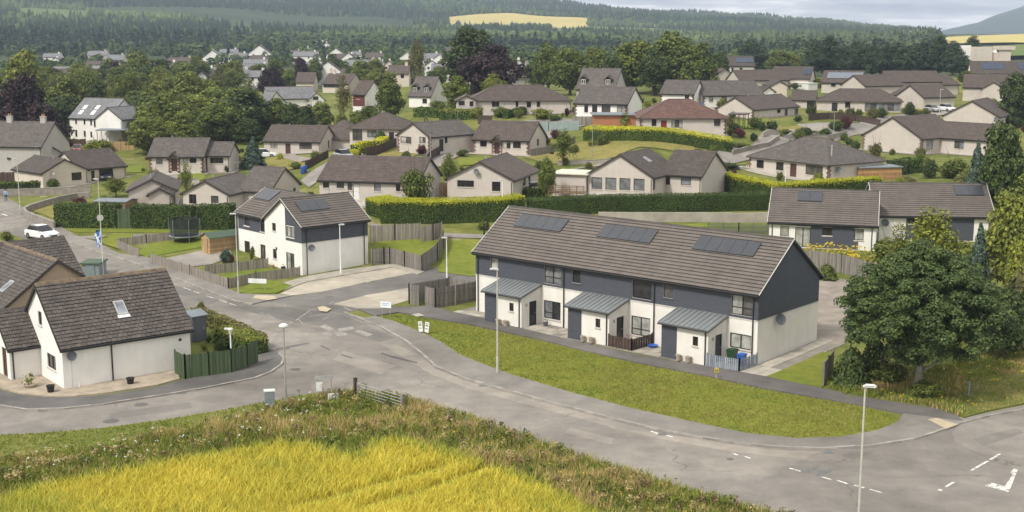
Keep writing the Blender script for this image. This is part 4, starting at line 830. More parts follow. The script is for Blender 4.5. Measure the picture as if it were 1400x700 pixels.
# lawns
sheet('lawn', [(513,434),(545,430),(590,438),(648,448),(740,468),(800,483),(880,501),(960,516),(1036,533),(1110,546),(1180,558),(1222,570),(1228,578),(1200,590),(1150,599),(1090,601),(1020,594),(940,577),(860,559),(780,538),(700,514),(660,499),(630,487),(600,467),(575,455),(540,441)], .10, 'lawn', .1)
sheet('lawn', [(1040,519),(1075,505),(1125,482),(1140,488),(1128,522),(1124,530)], .09, 'lawn', .09); sheet('lawn', [(1310,576),(1318,572),(1350,563),(1400,553),(1480,532),(1480,500),(1400,510),(1320,525),(1240,540),(1180,546)], .09, 'verge_soil', .09)
sheet('lawn', [(324,401),(345,387),(372,384),(400,392),(378,402),(340,403)], .12, 'lawn_bright', .1)
sheet('lawn', [(181,350),(205,333),(235,328),(290,318),(300,330),(278,338),(240,345),(196,353)], .05, 'lawn_bright'); sheet('lawn', [(130,331),(145,323),(180,320),(185,330),(170,344)], .12, 'lawn'); sheet('lawn', [(82,313),(240,313),(320,312),(318,318),(240,319),(150,318),(104,318)], .05, 'lawn')
sheet('lawn', [(40,287),(60,280),(90,278),(110,283),(75,300)], .05, 'lawn_dry'); sheet('lawn', [(300,378),(330,372),(375,366),(378,372),(330,388),(310,384)], .05, 'lawn_bright')
sheet('lawn', [(505,352),(515,330),(560,326),(600,328),(596,342),(570,360),(530,360),(506,356)], .05, 'lawn'); sheet('lawn', [(598,372),(612,330),(650,328),(700,335),(700,378),(640,378)], .06, 'lawn'); sheet('lawn', [(1050,306),(960,306),(900,309),(940,311),(1048,311)], .05, 'lawn_bright')
sheet('driveway', [(219,355),(280,342),(312,336),(318,350),(290,362),(255,366)], .06, 'drive_grey'); sheet('driveway', [(104,324),(140,322),(210,320),(330,316),(330,322),(215,326),(150,331)], .05, 'pavement_worn')
sheet('footpath', [(505,305),(520,308),(600,319),(700,322),(700,327),(600,325),(510,316)], .07, 'pavement_worn')
sheet('gravel_bank', [(1117,466),(1110,440),(1105,372),(1150,382),(1215,390),(1200,430),(1150,470),(1135,480)], .06, 'gravel'); sheet('gravel_bed', [(0,532),(36,541),(89,544),(143,539),(214,528),(246,519),(240,505),(90,532),(56,514),(0,510)], .1, 'gravel_tan', .1)
# gardens on the slope
for l, m in (([z6(645,272),z6(690,238),z6(765,226),z6(888,240),z6(850,276)], 'lawn_dry'), ([z6(40,330),z6(60,250),z6(190,262),z6(280,300),z6(200,330)], 'lawn_dry'), ([z6(1100,270),z6(1250,262),z6(1240,300),z6(1110,310)], 'lawn'),
             ([z7(60,262),z7(220,240),z7(360,180),z7(700,172),z7(960,190),z7(1010,215),z7(960,245),z7(700,205),z7(560,262),z7(440,290),z7(180,300)], 'lawn_dry'), ([z5(690,345),z5(700,312),z5(800,312),z5(800,345)], 'lawn_bright'), ([z5(830,395),z5(820,350),z5(930,350),z5(965,400)], 'lawn_bright'),
             ([z5(990,415),z5(970,355),z5(1120,345),z5(1125,380),z5(1010,420)], 'lawn_bright'), ([z8(-170,70),z8(-30,40),z8(40,70),z8(10,95),z8(-140,105)], 'lawn_bright'), ([z8(60,100),z8(220,80),z8(300,100),z8(180,130),z8(80,125)], 'lawn_dry'), ([z6(330,690),z6(520,640),z6(560,660),z6(420,700)], 'garden_ground')):
    sheet('lawn', l, .1, m)
for l in ([z6(245,390),z6(390,290),z6(420,260),z6(520,255),z6(470,290),z6(330,400),z6(290,430)], [z8(250,120),z8(420,85),z8(560,95),z8(680,100),z8(520,130),z8(330,165),z8(280,140)], [z7(1080,290),z7(1090,250),z7(1300,215),z7(1400,195),z7(1400,225),z7(1250,260)], [z7(100,120),z7(240,110),z7(250,150),z7(110,175)], [z7(170,345),z7(500,295),z7(560,300),z7(400,320),z7(250,345),z7(150,370)]):
    sheet('driveway', l, .12, 'drive_grey')
def ribbon(px, w_, mat='drive_grey', dz=.13, name='lane'):
    pts = [Vector(p) for p in spline(wpoly(px), 4)]; Lf, Rt = [], []
    for i, p in enumerate(pts): t = (pts[min(i+1, len(pts)-1)]-pts[max(i-1, 0)]).normalized(); n = Vector((-t.y, t.x))*w_/2; Lf.append(tuple(p+n)); Rt.append(tuple(p-n))
    sheet(name, Lf+Rt[::-1], dz, mat, 0, True)
ribbon([z7(1100,285), z7(1180,262), z7(1290,235), z7(1400,212), z8(110,150), z8(270,150)], 4.5); ribbon([z8(300,160), z8(400,120), z8(520,105), z8(640,98)], 4.5); ribbon([z4(560,700), z4(640,668), z4(760,640), z4(900,622), z4(1010,618)], 5.0); ribbon([z6(985,315), z6(1000,285), z6(1060,255), z6(1120,245)], 3.0); ribbon([z4(200,700), z4(330,690), z4(480,690), z4(560,700)], 4.0); ribbon([z5(380,205), z5(460,185), z5(560,175)], 5.0); ribbon([z3(350,700), z3(300,660), z3(180,668), z3(60,670)], 3.0); ribbon([z5(935,345), z5(960,380), z5(985,408)], 1.2, 'slab_dark'); ribbon([z6(170,245), z6(190,262), z6(280,280)], 2.5, 'gravel')
# road markings
def mark(name, pts, mat='paint_white', dz=.022): return sheet(name, pts, dz, mat)
def dash(a, b, w=.1, mat='paint_white'):
    A, B_ = Vector(wpoly([a])[0]), Vector(wpoly([b])[0]); d = (B_-A).normalized(); n = Vector((-d.y, d.x))*w/2; sheet('road_marking', [tuple(A-n), tuple(B_-n), tuple(B_+n), tuple(A+n)], .022, mat, world=True)
k8 = zz(1050, 450, .35714); k7 = zz(700, 450, .35714)
for a, b in (((82,533),(125,546)), ((200,566),(243,577)), ((264,580),(308,594)), ((330,598),(368,609)), ((390,614),(434,627)), ((778,542),(842,506)), ((848,502),(890,478)), ((680,605),(712,586))): dash(k8(*a), k8(*b), .13)
dash(k8(655,619), k8(663,615), .2)
for a, b in (((532,392),(562,402)), ((582,404),(616,415)), ((842,475),(868,485)), ((890,488),(912,496))): dash(k7(*a), k7(*b), .14)
mark('give_way_marking', [k8(830,600), k8(858,590), k8(906,603), k8(938,556), k8(925,550), k8(942,536), k8(956,540), k8(924,620), k8(918,625)])
z2b = zz(350, 300)
for a, b in (((215,555),(300,495)), ((300,495),(335,487)), ((285,515),(305,512)), ((290,530),(365,523)), ((365,548),(398,535)), ((230,545),(260,575)), ((265,572),(298,565)), ((285,603),(315,609)), ((120,470),(170,480)), ((60,520),(100,540)), ((110,548),(150,555)), ((160,560),(210,568)), ((20,510),(50,520)), ((180,575),(200,560))): dash(z2b(*a), z2b(*b), .12, 'paint_faded')
for q in ([(340,585),(380,575),(425,598),(400,612)], [(445,600),(530,585),(536,600),(462,616)], [(535,612),(570,605),(640,630),(610,642)], [(430,622),(495,622),(505,634),(445,640)], [(355,622),(400,618),(418,634),(370,633)]): mark('road_marking', [z2b(*p) for p in q], 'paint_faded')
for a, b in (((400,465),(425,450)), ((515,445),(545,432)), ((545,432),(530,455)), ((560,435),(620,455)), ((590,460),(610,475)), ((480,480),(520,500)), ((540,490),(580,480)), ((620,490),(660,480)), ((680,445),(720,455))): dash(z2b(*a), z2b(*b), .12, 'paint_faded')
for a, b in (((150,358),(175,362)), ((75,390),(100,387)), ((350,390),(380,385)), ((500,330),(530,345)), ((620,300),(650,290))): pass
for a, b in (((395,340),(410,345)), ((1010,370),(1080,400)), ((1130,420),(1165,432)), ((1200,445),(1240,460)), ((1260,465),(1300,478))): pass
z1b = zz(0, 300)
for a, b in (((1005,375),(1045,388)), ((1060,395),(1090,405)), ((1130,420),(1170,432)), ((1200,440),(1240,455)), ((1255,460),(1290,472))): dash(z1b(*a), z1b(*b), .1)
z7b = zz(0, 230, 1/7.)
mark('road_marking', [z7b(130,362), z7b(160,352), z7b(182,354), z7b(160,364)], 'paint_white', .03); dash(z7b(20,438), z7b(70,455), .2); dash(z7b(385,270), z7b(450,272), .2)
# manhole covers and tar repairs
for c, r in ((z2b(400,425), .45), (z2b(565,483), .45), (zz(350,450,.35714)(150,155), .4), (zz(0,450,.35714)(425,353), .5), (zz(0,450,.35714)(540,290), .45), (zz(700,450,.35714)(350,312), .45), (zz(700,450,.35714)(835,498), .2), (z2b(237,330), .35), (zz(240,400,160/700)(645,335), .5)):
    q = G(*c); sheet('manhole_cover', [(q.x+r*math.cos(t*.785), q.y+r*math.sin(t*.785)*.9) for t in range(8)], .024 if c[1] > 330 else .03, 'pavement_dark', world=True)
for q in ([(133,547),(195,519),(202,524),(150,549)], [(190,540),(245,540),(225,550),(200,562),(182,564),(200,548)]): mark('tar_repair', [k8(*p) for p in q], 'lamp_dark', .019)
z6b = zz(350, 450, .35714)
for q in ([(75,75),(120,66),(200,52),(205,56),(130,72),(80,82)], [(250,62),(285,78),(282,82),(245,66)], [(325,95),(370,110),(368,114),(322,99)], [(480,90),(530,105),(620,128),(615,132),(520,110),(478,96)]): mark('tar_repair', [z6b(*p) for p in q], 'pavement_dark', .019)

for q, m in (([(240,390),(300,411),(285,417),(225,396)], 'asphalt_court'), ([(300,440),(380,455),(370,470),(300,452)], 'asphalt_worn'), ([(780,585),(840,600),(835,608),(772,592)], 'asphalt_worn'), ([(470,480),(540,500),(520,512),(455,492)], 'asphalt_worn'), ([(150,565),(260,550),(262,558),(150,574)], 'asphalt_court'), ([(1330,600),(1390,585),(1400,592),(1345,610)], 'asphalt_court')): sheet('road_patch', q, .0175, m)
for p in ((262,392),(660,526),(905,592),(1130,617),(60,560),(250,536)): q = G(*p); sheet('drain_grate', [(q.x-.25, q.y-.5), (q.x+.3, q.y-.45), (q.x+.3, q.y-.05), (q.x-.25, q.y-.1)], .023, 'lamp_dark', world=True)
# ------------------------------------------------------------------ lapped board cladding
def cladding(root, O, U, N, rng, v0, v1, holes=(), bh=.17, mat='clad_grey', name='cladding', proud=.035):
    """boards row by row; rng(v) gives the u span at height v; holes: (u, v, w, h)"""
    O, U, N = Vector(O), Vector(U), Vector(N); mb = MB(); n = max(1, round((v1-v0)/bh)); Z = Vector((0, 0, 1))
    for i in range(n):
        a, b = v0+(v1-v0)*i/n, v0+(v1-v0)*(i+1)/n
        lo, hi = rng(a), rng(b)
        if lo[1]-lo[0] < .02: continue
        segs = [(lo[0], lo[1], hi[0], hi[1])]
        for (hu, hv, hw, hh) in holes:
            if a < hv+hh-.02 and b > hv+.02:
                ns = []
                for s in segs:
                    if hu > s[0] and hu+hw < s[1]: ns += [(s[0], hu, s[2], hu), (hu+hw, s[1], hu+hw, s[3])]
                    elif hu <= s[0] < hu+hw: ns.append((hu+hw, s[1], hu+hw, s[3]))
                    elif hu < s[1] <= hu+hw: ns.append((s[0], hu, s[2], hu))
                    else: ns.append(s)
                segs = ns
        for p, q, p2, q2 in segs:
            if q-p < .02: continue
            A, B_ = O+U*p+Z*(a+.006)+N*proud, O+U*q+Z*(a+.006)+N*proud; C, D = O+U*max(q2, p2)+Z*b+N*(proud-.018), O+U*p2+Z*b+N*(proud-.018)
            mb.face([A, B_, C, D]); mb.face([A-N*proud, B_-N*proud, B_, A]); mb.face([B_-N*proud, C-N*(proud-.018), C, B_]); mb.face([A-N*proud, A, D, D-N*(proud-.018)])
    o = mb.build(name, mat, root); o['kind'] = 'stuff'; return o
def fl(a, b): return lambda v: (a, b)
PD_, PI = dict, math.pi
# ------------------------------------------------------------------ the terrace of six
def terrace():
    root = thing('terraced_row', 'long two storey terrace with slate blue cladding, white base and three solar groups', 'house', TFL, UA)
    Lh, W, e, cz = 26.8, 8.87, 5.25, 3.24; p = math.atan((8.4-e)/(W/2)); wins = []; holes = []
    curt = [[CU, CU], [MI, 'glass_dark'], [BL, MI]]; cur2 = ['glass_dark', 'glass_dark', BL]
    for k in range(3):
        o = 8.6*k
        wins += [('f', 'win', 1.65+o, 3.82, .85, 1.1, dict(lites=1, pane=[BL, 'glass_dark', MI][k], frame='dark_frame', sillm='clad_grey')), ('f', 'win', 7.42+o, 3.42, 1.78, 1.53, dict(lites=2 if k != 1 else 1, pane=curt[k] if k != 1 else 'glass_dark', frame='dark_frame', transom=.36 if k != 1 else .12, sillm='clad_grey')),
                 ('f', 'win', 7.4+o, .57 if k < 2 else 1.0, 1.72, 1.47 if k < 2 else 1.08, dict(lites=2, pane=[[CU, 'glass_dark'], [BL, BL], [BL, BL]][k], frame='dark_frame', transom=.34 if k < 2 else None))]
        holes += [(1.65+o, 3.82, .85, 1.1), (7.42+o, 3.42, 1.78, 1.53)]
    for k in range(3):   # the rear, which the street never sees
        o = 8.6*k; wins += [('b', 'win', 2+o, .9, 1.4, 1.2, dict(lites=2, frame='dark_frame')), ('b', 'win', 5.5+o, 3.6, 1.4, 1.2, dict(lites=2, frame='dark_frame'))]
    walls(root, 0, 0, Lh, W, e, p, 'x', 'white_render', wins, base=None)
    F = faces_of(0, 0, Lh, W)
    cladding(root, F['f'][0], F['f'][1], F['f'][2], fl(.0, Lh), cz, e+.02, holes)
    zr = e+W/2*math.tan(p)
    gr = lambda v: (0, W) if v <= e else ((v-e)/math.tan(p), W-(v-e)/math.tan(p))
    cladding(root, F['r'][0], F['r'][1], F['r'][2], gr, cz, zr-.03); cladding(root, F['l'][0], F['l'][1], F['l'][2], gr, cz, zr-.03)
    t = MB(); t.box(-.045, -.05, cz-.07, Lh+.05, -.003, cz); t.box(Lh+.003, -.05, cz-.07, Lh+.05, W+.04, cz); t.box(-.05, -.045, cz-.07, -.003, W+.04, cz); t.build('drip_trim', 'white_verge', root)
    roof_gable(root, 0, 0, Lh, W, e, p, 'x', .33, .16, 'tile_modern', 'tile_modern', 'fascia_dark', verge='white_verge', rh=.345, lift=.065)
    T = lambda u, s, l: Vector((u, s*math.cos(p)-l*math.sin(p), e+.09+s*math.sin(p)+l*math.cos(p)))
    for a, b in ((1.95, 7.0), (10.7, 15.8), (19.6, 24.8)): solar(root, T, a, b, 2.55/math.cos(p), 3.75/math.cos(p), 5)
    for x in (.3, 9.5, 18.1, 26.45): pipe(root, [(x, -.36, e-.2), (x, -.1, e-.5), (x, -.1, 0)], .045)
    dish(root, (Lh+.35, 2.6, 2.95), (1, -.5, .3), .42)
    # three shared porches
    for k in range(3):
        o = 8.6*k; x0, x1, d = 3.2+o, 7.1+o, 2.4; h0, h1 = 2.5, 3.1; po = MB()
        hw = [(x0+2.62, 1.3, .45, .68)]
        for t_ in cdt([(x0, -1), (x1, -1), (x1, h0), (x0, h0)], [[(a, b), (a+w_, b), (a+w_, b+h_), (a, b+h_)] for a, b, w_, h_ in hw]): po.face([(a, -d, b) for a, b in t_])
        dy, dw, dh = .95, .92, 2.05       # side door
        hole = [(dy, .06), (dy+dw, .06), (dy+dw, dh), (dy, dh)]
        hg = lambda y: h0+(h1-h0)*(y/d)
        for t_ in cdt([(0, -1), (d, -1), (d, h1), (0, h0)], [hole]): po.face([(x1, -d+a, b) for a, b in t_])
        po.face([(x0, -d, -1), (x0, 0, -1), (x0, 0, h1), (x0, -d, h0)])
        for q in [hw[0]]:
            a, b, w_, h_ = q; c4 = [(a, b), (a+w_, b), (a+w_, b+h_), (a, b+h_)]
            for i in range(4): s, e_ = c4[i], c4[(i+1) % 4]; po.face([(s[0], -d, s[1]), (e_[0], -d, e_[1]), (e_[0], -d+.15, e_[1]), (s[0], -d+.15, s[1])])
        for i in range(4): s, e_ = hole[i], hole[(i+1) % 4]; po.face([(x1, -d+s[0], s[1]), (x1, -d+e_[0], e_[1]), (x1-.15, -d+e_[0], e_[1]), (x1-.15, -d+s[0], s[1])])
        pr = po.build('porch', 'white_render', root)
        opening(pr, (0, -d, 0), (1, 0, 0), (0, -1, 0), *hw[0], 'win', lites=1, frame='dark_frame')
        opening(pr, (x1, -d, 0), (0, 1, 0), (1, 0, 0), dy, .06, dw, dh-.06, 'door', frame='dark_frame', door='door_dark')
        cladding(pr, (x0, -d, 0), (1, 0, 0), (0, -1, 0), fl(.02, 1.3), .06, h0-.05, bh=.2)
        cladding(pr, (x0, 0, 0), (0, -1, 0), (-1, 0, 0), fl(0, d), .06, h0-.05, bh=.2)
        r = MB(); zb = lambda y, l=0: h0+(h1-h0)*((y+d)/d)+.06+l; ya, yb = -d-.25, .0; X0, X1 = x0-.2, x1+.18
        lo = [(X0, ya, zb(ya)), (X1, ya, zb(ya)), (X1, yb, zb(yb)), (X0, yb, zb(yb))]; hi = [(a, b, c+.14) for a, b, c in lo]; r.face(hi); r.face(lo[::-1])
        for i in range(4): j = (i+1) % 4; r.face([lo[i], lo[j], hi[j], hi[i]], 1)
        n = 10
        for i in range(n+1):
            x = X0+.03+(X1-X0-.06)*i/n; s = .018; a = [(x-s, ya+.01, zb(ya, .14)), (x+s, ya+.01, zb(ya, .14)), (x+s, yb-.05, zb(yb, .14)), (x-s, yb-.05, zb(yb, .14))]; b = [(u, v, c+.045) for u, v, c in a]; r.face(b)
            for q in range(4): j = (q+1) % 4; r.face([a[q], a[j], b[j], b[q]])
        ro = r.build('porch_roof', ['metal_roof', 'lamp_dark'], pr)
        g = MB(); g.tube((X0, ya-.05, zb(ya, .02)), (X1, ya-.05, zb(ya, .02)), .05, n=6); g.build('gutter', 'gutter_dark', ro)
        pipe(pr, [(x1-.2, -d-.07, h0), (x1-.2, -d-.07, 0)], .045)
        wl = MB(); wl.box(x1, -d+.5, 1.75, x1+.09, -d+.62, 1.98); wl.build('wall_lamp', 'sign_grey', pr)
    return root
terrace()
def in_terrace(x, y, z=0): q = TFL+TU*x+TV*y; return (q.x, q.y, z)
# ------------------------------------------------------------------ semi-detached pair by the parking court
def semi():
    rz = math.radians(-48.5); O = Vector((-20.26, 117.13, 0)); root = thing('semi_detached_house', 'white two storey house with slate blue upper walls beside parking bays', 'house', O, rz)
    e, p = 4.95, math.radians(32.6)
    gops = [('f','win',6.9-2.78,3.6,1.5,1.05,dict(lites=2,pane=[BL,BL],frame='dark_frame')), ('f','win',6.9-5.45,3.88,.72,.8,dict(lites=1,frame='dark_frame')), ('f','win',6.9-5.45,1.08,.72,.98,dict(lites=1,frame='dark_frame')), ('f','win',6.9-2.95,.12,1.5,1.92,dict(lites=2,pane=[BL,MI],frame='dark_frame',sill=False))]
    walls(root, -6.9, 0, 0, 7.7, e, p, 'y', 'white_wall', gops, base=None)
    roof_gable(root, -6.9, 0, 0, 7.7, e, p, 'y', .33, .16, 'tile_modern', 'tile_modern', 'fascia_dark', verge='white_verge', rh=.345, lift=.065)
    lops = [('f','win',1.35,3.65,1.2,1.2,dict(lites=1,frame='dark_frame')), ('f','win',4.6,3.4,1.35,1.5,dict(lites=2,frame='dark_frame')), ('f','win',1.3,.3,1.1,1.75,dict(lites=1,frame='dark_frame',sill=False)), ('f','win',4.55,.12,1.35,1.95,dict(lites=2,pane=[MI,'glass_dark'],frame='dark_frame',sill=False))]
    walls(root, -13.2, .45, -6.9, 7.69, e, math.radians(31), 'x', 'white_wall', lops, base=None)
    roof_gable(root, -13.2, .45, -4.2, 7.65, e, math.radians(31), 'x', .33, .16, 'tile_modern', 'tile_modern', 'fascia_dark', verge='white_verge', rh=.345, lift=.065)
    F = faces_of(-6.9, 0, 0, 7.7); tn = math.tan(p)
    cladding(root, F['r'][0], F['r'][1], F['r'][2], fl(0, 7.7), 3.24, e+.02)
    cladding(root, F['f'][0], F['f'][1], F['f'][2], lambda v: (4.0, 6.9 if v <= e else 6.9-(v-e)/tn), 3.24, 6.75, [(6.9-2.78, 3.6, 1.5, 1.05)])
    F2 = faces_of(-13.2, .45, -6.9, 7.69); cladding(root, F2['f'][0], F2['f'][1], F2['f'][2], fl(.25, 6.3), 3.24, e+.02, [(1.35, 3.65, 1.2, 1.2), (4.6, 3.4, 1.35, 1.5)])
    Tg = lambda u, s, l: Vector((-s*math.cos(p)+l*math.sin(p), u, e+.09+s*math.sin(p)+l*math.cos(p)))
    solar(root, Tg, 1.0, 4.3, 1.55/math.cos(p), 2.9/math.cos(p), 3)
    q = math.radians(31); T = lambda u, s, l: Vector((u, .45+s*math.cos(q)-l*math.sin(q), e+.09+s*math.sin(q)+l*math.cos(q))); solar(root, T, -12.9, -9.8, 1.9/math.cos(q), 3.3/math.cos(q), 3)
    pipe(root, [(.36, .5, e-.2), (.1, .5, e-.5), (.1, .5, 0)], .045); pipe(root, [(.36, 7.2, e-.2), (.1, 7.2, e-.5), (.1, 7.2, 0)], .045); pipe(root, [(-7.1, .1, e-.2), (-7.1, .35, e-.5), (-7.1, .35, 0)], .045); pipe(root, [(-13.05, .1, e-.2), (-13.05, .35, e-.5), (-13.05, .35, 0)], .045)
    dish(root, (.35, .9, 2.75), (1, -.5, .3), .33)
    t = MB(); t.box(.003, -.02, 3.17, .05, 7.72, 3.235); t.build('drip_trim', 'white_verge', root); wl = MB(); wl.box(-4.75, -.1, 2.1, -4.6, -.002, 2.3); wl.build('wall_lamp', 'dark_frame', root)
semi()
# ------------------------------------------------------------------ white house at the corner of the side road
def corner_house():
    rz = math.radians(39); O = Vector((-29.24, 77.75, 0)); root = thing('corner_house', 'white house with mossy dark tiled roof behind green fence and gravel', 'house', O, rz)
    e, W, Lx, p = 2.95, 8.0, 8.85, math.radians(40.5)
    ops = [('l','win',W-3.0,.98,1.65,1.0,dict(lites=2,frame='brown_frame')), ('l','win',W-4.3,3.65,.72,.95,dict(lites=1,frame='brown_frame'))]
    walls(root, 0, 0, Lx, W, e, p, 'x', 'white_wall', ops, base=None)
    roof_gable(root, 0, 0, Lx, W, e, p, 'x', .28, .18, 'tile_near', 'ridge_lichen', 'fascia_dark', tile=.34, rh=.3, lift=.05, jit=.35)
    pipe(root, [(3.25, -.3, e-.15), (3.25, -.07, e-.4), (3.25, -.07, 0)], .05)
    s = math.cos(p); c0 = Vector((4.7, 1.75, e+.09+1.75*math.tan(p))); Mx = Matrix.Translation(c0) @ Matrix.Rotation(p, 4, 'X')
    mb = MB(); mb.box(-.36, -.6, .02, .36, .6, .12, 0, Mx); mb.box(-.28, -.45, .12, .28, .5, .125, 1, Mx); mb.box(-.42, -.85, .03, .42, -.6, .07, 2, Mx); mb.build('roof_light', ['sign_grey', 'glass_sky', 'sign_white'], root)
    dish(root, (.5, -.35, 2.3), (.1, -1, .3), .33); pipe(root, [(.55, -.03, 2.2), (.55, -.03, .1)], .012, 'sign_grey', 'cable')
    v = MB(); v.tube((8.1, -.06, 2.15), (8.1, .0, 2.15), .1, n=10); v.build('vent', 'dark_frame', root); pi = MB(); pi.tube((.95, -.12, 0), (.95, -.12, .35), .05, n=8); pi.build('drain_pipe', 'white_frame', root)
    # entrance wing
    q = math.radians(41)
    walls(root, -2.0, 4.45, 0, 9.0, 2.35, q, 'x', 'white_wall', [('l','door',4.55-1.6,.05,.95,2.05,dict(door='door_brown',frame='brown_frame')), ('l','win',4.55-3.6,1.0,.9,1.0,dict(lites=1,frame='brown_frame'))], base=None)
    roof_gable(root, -2.0, 4.45, .6, 9.0, 2.35, q, 'x', .25, .15, 'tile_near', 'ridge_tile', 'fascia_dark', tile=.34, rh=.3, lift=.05, jit=.35); pipe(root, [(-1.8, 4.38, 2.2), (-1.8, 4.38, 0)], .05)
corner_house()
def tan_house():
    O = P(77.9, 355, 6.1); d = Vector((math.cos(math.radians(42)), math.sin(math.radians(42)), 0)); O = O-d*4.6; O.z = 0
    root = thing('tan_house', 'tan rendered house with brown tiled cross wing behind white corner house', 'house', O, math.radians(42)); e = 2.65; p = math.atan((6.0-e)/4.6)
    walls(root, 0, 0, 9.2, 11, e, p, 'y', 'tan_render', [('f','win',3.2,1.0,1.4,1.1,dict(lites=2))], base=None)
    roof_gable(root, 0, 0, 9.2, 13, e, p, 'y', .3, .18, 'tile_near', 'ridge_lichen', 'fascia_brown', tile=.34, rh=.32, lift=.045, jit=.3)
    walls(root, 0, 6.2, 9.4, 15.4, e, p, 'x', 'tan_render', (), base=None)
    roof_gable(root, -4, 6.2, 9.4, 15.4, e, p, 'x', .3, .18, 'tile_near', 'ridge_tile', 'fascia_brown', tile=.34, rh=.32, lift=.045, jit=.3)
    Mx = Matrix.Translation((1.7, 2.6, e+.1+1.7*math.tan(p))) @ Matrix.Rotation(-p, 4, 'Y'); mb = MB(); mb.box(-.6, -.4, .02, .6, .4, .13, 0, Mx); mb.box(-.5, -.3, .13, .5, .3, .135, 1, Mx); mb.build('roof_light', ['sign_grey', 'glass_sky'], root)
    pipe(root, [(5.6, -.05, e+1.9), (5.6, -.05, 0)], .04, 'white_frame')
    walls(root, -3.0, 1.0, .5, 4.0, 2.2, math.radians(38), 'x', 'tan_render', (), base=None); roof_gable(root, -3.0, 1.0, 1.2, 4.0, 2.2, math.radians(38), 'x', .25, .15, 'tile_near', 'ridge_tile', 'fascia_brown', tile=.34, rh=.32)
tan_house()
# ------------------------------------------------------------------ the two modern row bungalows behind the fence
def modern(label, p0, p1, z, ops, sol, d=8.6, dishp=None):
    tn = math.tan(math.radians(33)); e = 2.75; ze = z+e-.33*tn+.09; A, C = P(*p0, ze), P(*p1, ze); u = C-A; u.z = 0; ln = u.length; u.normalize(); nin = Vector((-u.y, u.x, 0)); O = A+u*.16+nin*.33; O.z = z
    root = thing('row_bungalow', label, 'house', O, math.atan2(u.y, u.x)); Lx = ln-.32; p = math.radians(33)
    M = Matrix.Translation(O) @ Matrix.Rotation(math.atan2(u.y, u.x), 4, 'Z'); N = -nin; oo = []; hh = []
    for zf, l, t, r, b, opt in ops:
        a, c = onplane(*zf(l, t), O, N), onplane(*zf(r, b), O, N); u0, u1 = (a-O).dot(u), (c-O).dot(u); v1, v0 = min(a.z-z, e-.25), max(c.z-z, .1); oo.append(('f', 'win', u0, v0, u1-u0, v1-v0, opt)); hh.append((u0, v0, u1-u0, v1-v0))
    walls(root, 0, 0, Lx, d, e, p, 'x', 'white_wall', oo, base=None, below=2)
    roof_gable(root, 0, 0, Lx, d, e, p, 'x', .33, .16, 'tile_modern', 'tile_modern', 'fascia_dark', verge='white_verge', rh=.345, lift=.065)
    T = lambda u_, s, l: Vector((u_, s*math.cos(p)-l*math.sin(p), e+.09+s*math.sin(p)+l*math.cos(p))); solar(root, T, sol[0], sol[1], 2.6/math.cos(p), 3.9/math.cos(p), 2); pipe(root, [(Lx-.4, -.07, e), (Lx-.4, -.07, -1)], .045); pipe(root, [(.3, -.07, e), (.3, -.07, -1)], .045)
    if dishp: dish(root, dishp, (-.3, -1, .3), .4)
    F = faces_of(0, 0, Lx, d); cladding(root, F['f'][0], F['f'][1], F['f'][2], fl(Lx*.26, Lx*.84), .1, e-.05, hh, bh=.2); return root
modern('white and slate blue bungalow behind grey fence and yellow flowers', z8(-2,614), z8(602,638), 1.4, [(z8,68,636,114,692,dict(lites=1,pane=BL,frame='dark_frame')), (z8,150,642,230,760,dict(lites=2,pane=BL,frame='dark_frame',sill=False)), (z8,298,642,350,690,dict(lites=1,frame='dark_frame')), (z8,473,652,522,715,dict(lites=1,pane=BL,frame='dark_frame'))], (2.6, 5.1))
modern('white and slate blue bungalow behind loose yellow green tree', z8(586,580), z8(1246,590), 1.7, [(z8,770,590,850,625,dict(lites=2,frame='dark_frame'))], (8.6, 11.6), dishp=(.9, -.35, 1.9))
for h in HS: build_house(h)
for i, h in enumerate(HS):      # slabs and gravel round each bungalow
    if h['O'].y > 265: continue
    for q in h['blocks'][:2]:
        x0, y0, x1, y1 = q['rect']; M = h['M']; a_ = 1.2+(i*37 % 10)*.12
        pts = [M @ Vector(v) for v in ((x0-.9, y0-a_, 0), (x1+.9, y0-a_, 0), (x1+.9, y1+.6, 0), (x0-.9, y1+.6, 0))]; sheet('house_apron', [(v.x, v.y) for v in pts], .07+.012*(q is h['blocks'][0]), ('slab_dark', 'gravel', 'drive_grey', 'slab')[i % 4], 0, True)
def in_house(x, y, m=1.0):
    for h in HS:
        v = h['M'].inverted() @ Vector((x, y, h['z']))
        if any(q['rect'][0]-m < v.x < q['rect'][2]+m and q['rect'][1]-m < v.y < q['rect'][3]+m for q in h['blocks']): return True
    return False
# ------------------------------------------------------------------ foliage
def cards(C, N, size, asp=1.0, seed=0, droop=None):
    """leaf quads: centres C, facing N, edge length size (array)"""
    r = np.random.RandomState(seed); n = len(C); N = N/np.maximum(np.linalg.norm(N, axis=1, keepdims=True), 1e-6)
    t = r.normal(size=(n, 3)); t -= (t*N).sum(1, keepdims=True)*N; t /= np.maximum(np.linalg.norm(t, axis=1, keepdims=True), 1e-6); b = np.cross(N, t)
    s = np.asarray(size).reshape(-1, 1)*.5
    V = np.stack([C-t*s-b*s*asp*.35, C+b*s*asp*-1.0*.0+t*s*.15-b*s*asp, C+t*s+b*s*asp*.25, C-t*s*.1+b*s*asp], 1).reshape(-1, 3)
    return V, np.arange(4*n).reshape(n, 4)
def sphere_dirs(r, n, up=0.): d = r.normal(size=(n, 3)); d[:, 2] += up; return d/np.linalg.norm(d, axis=1, keepdims=True)
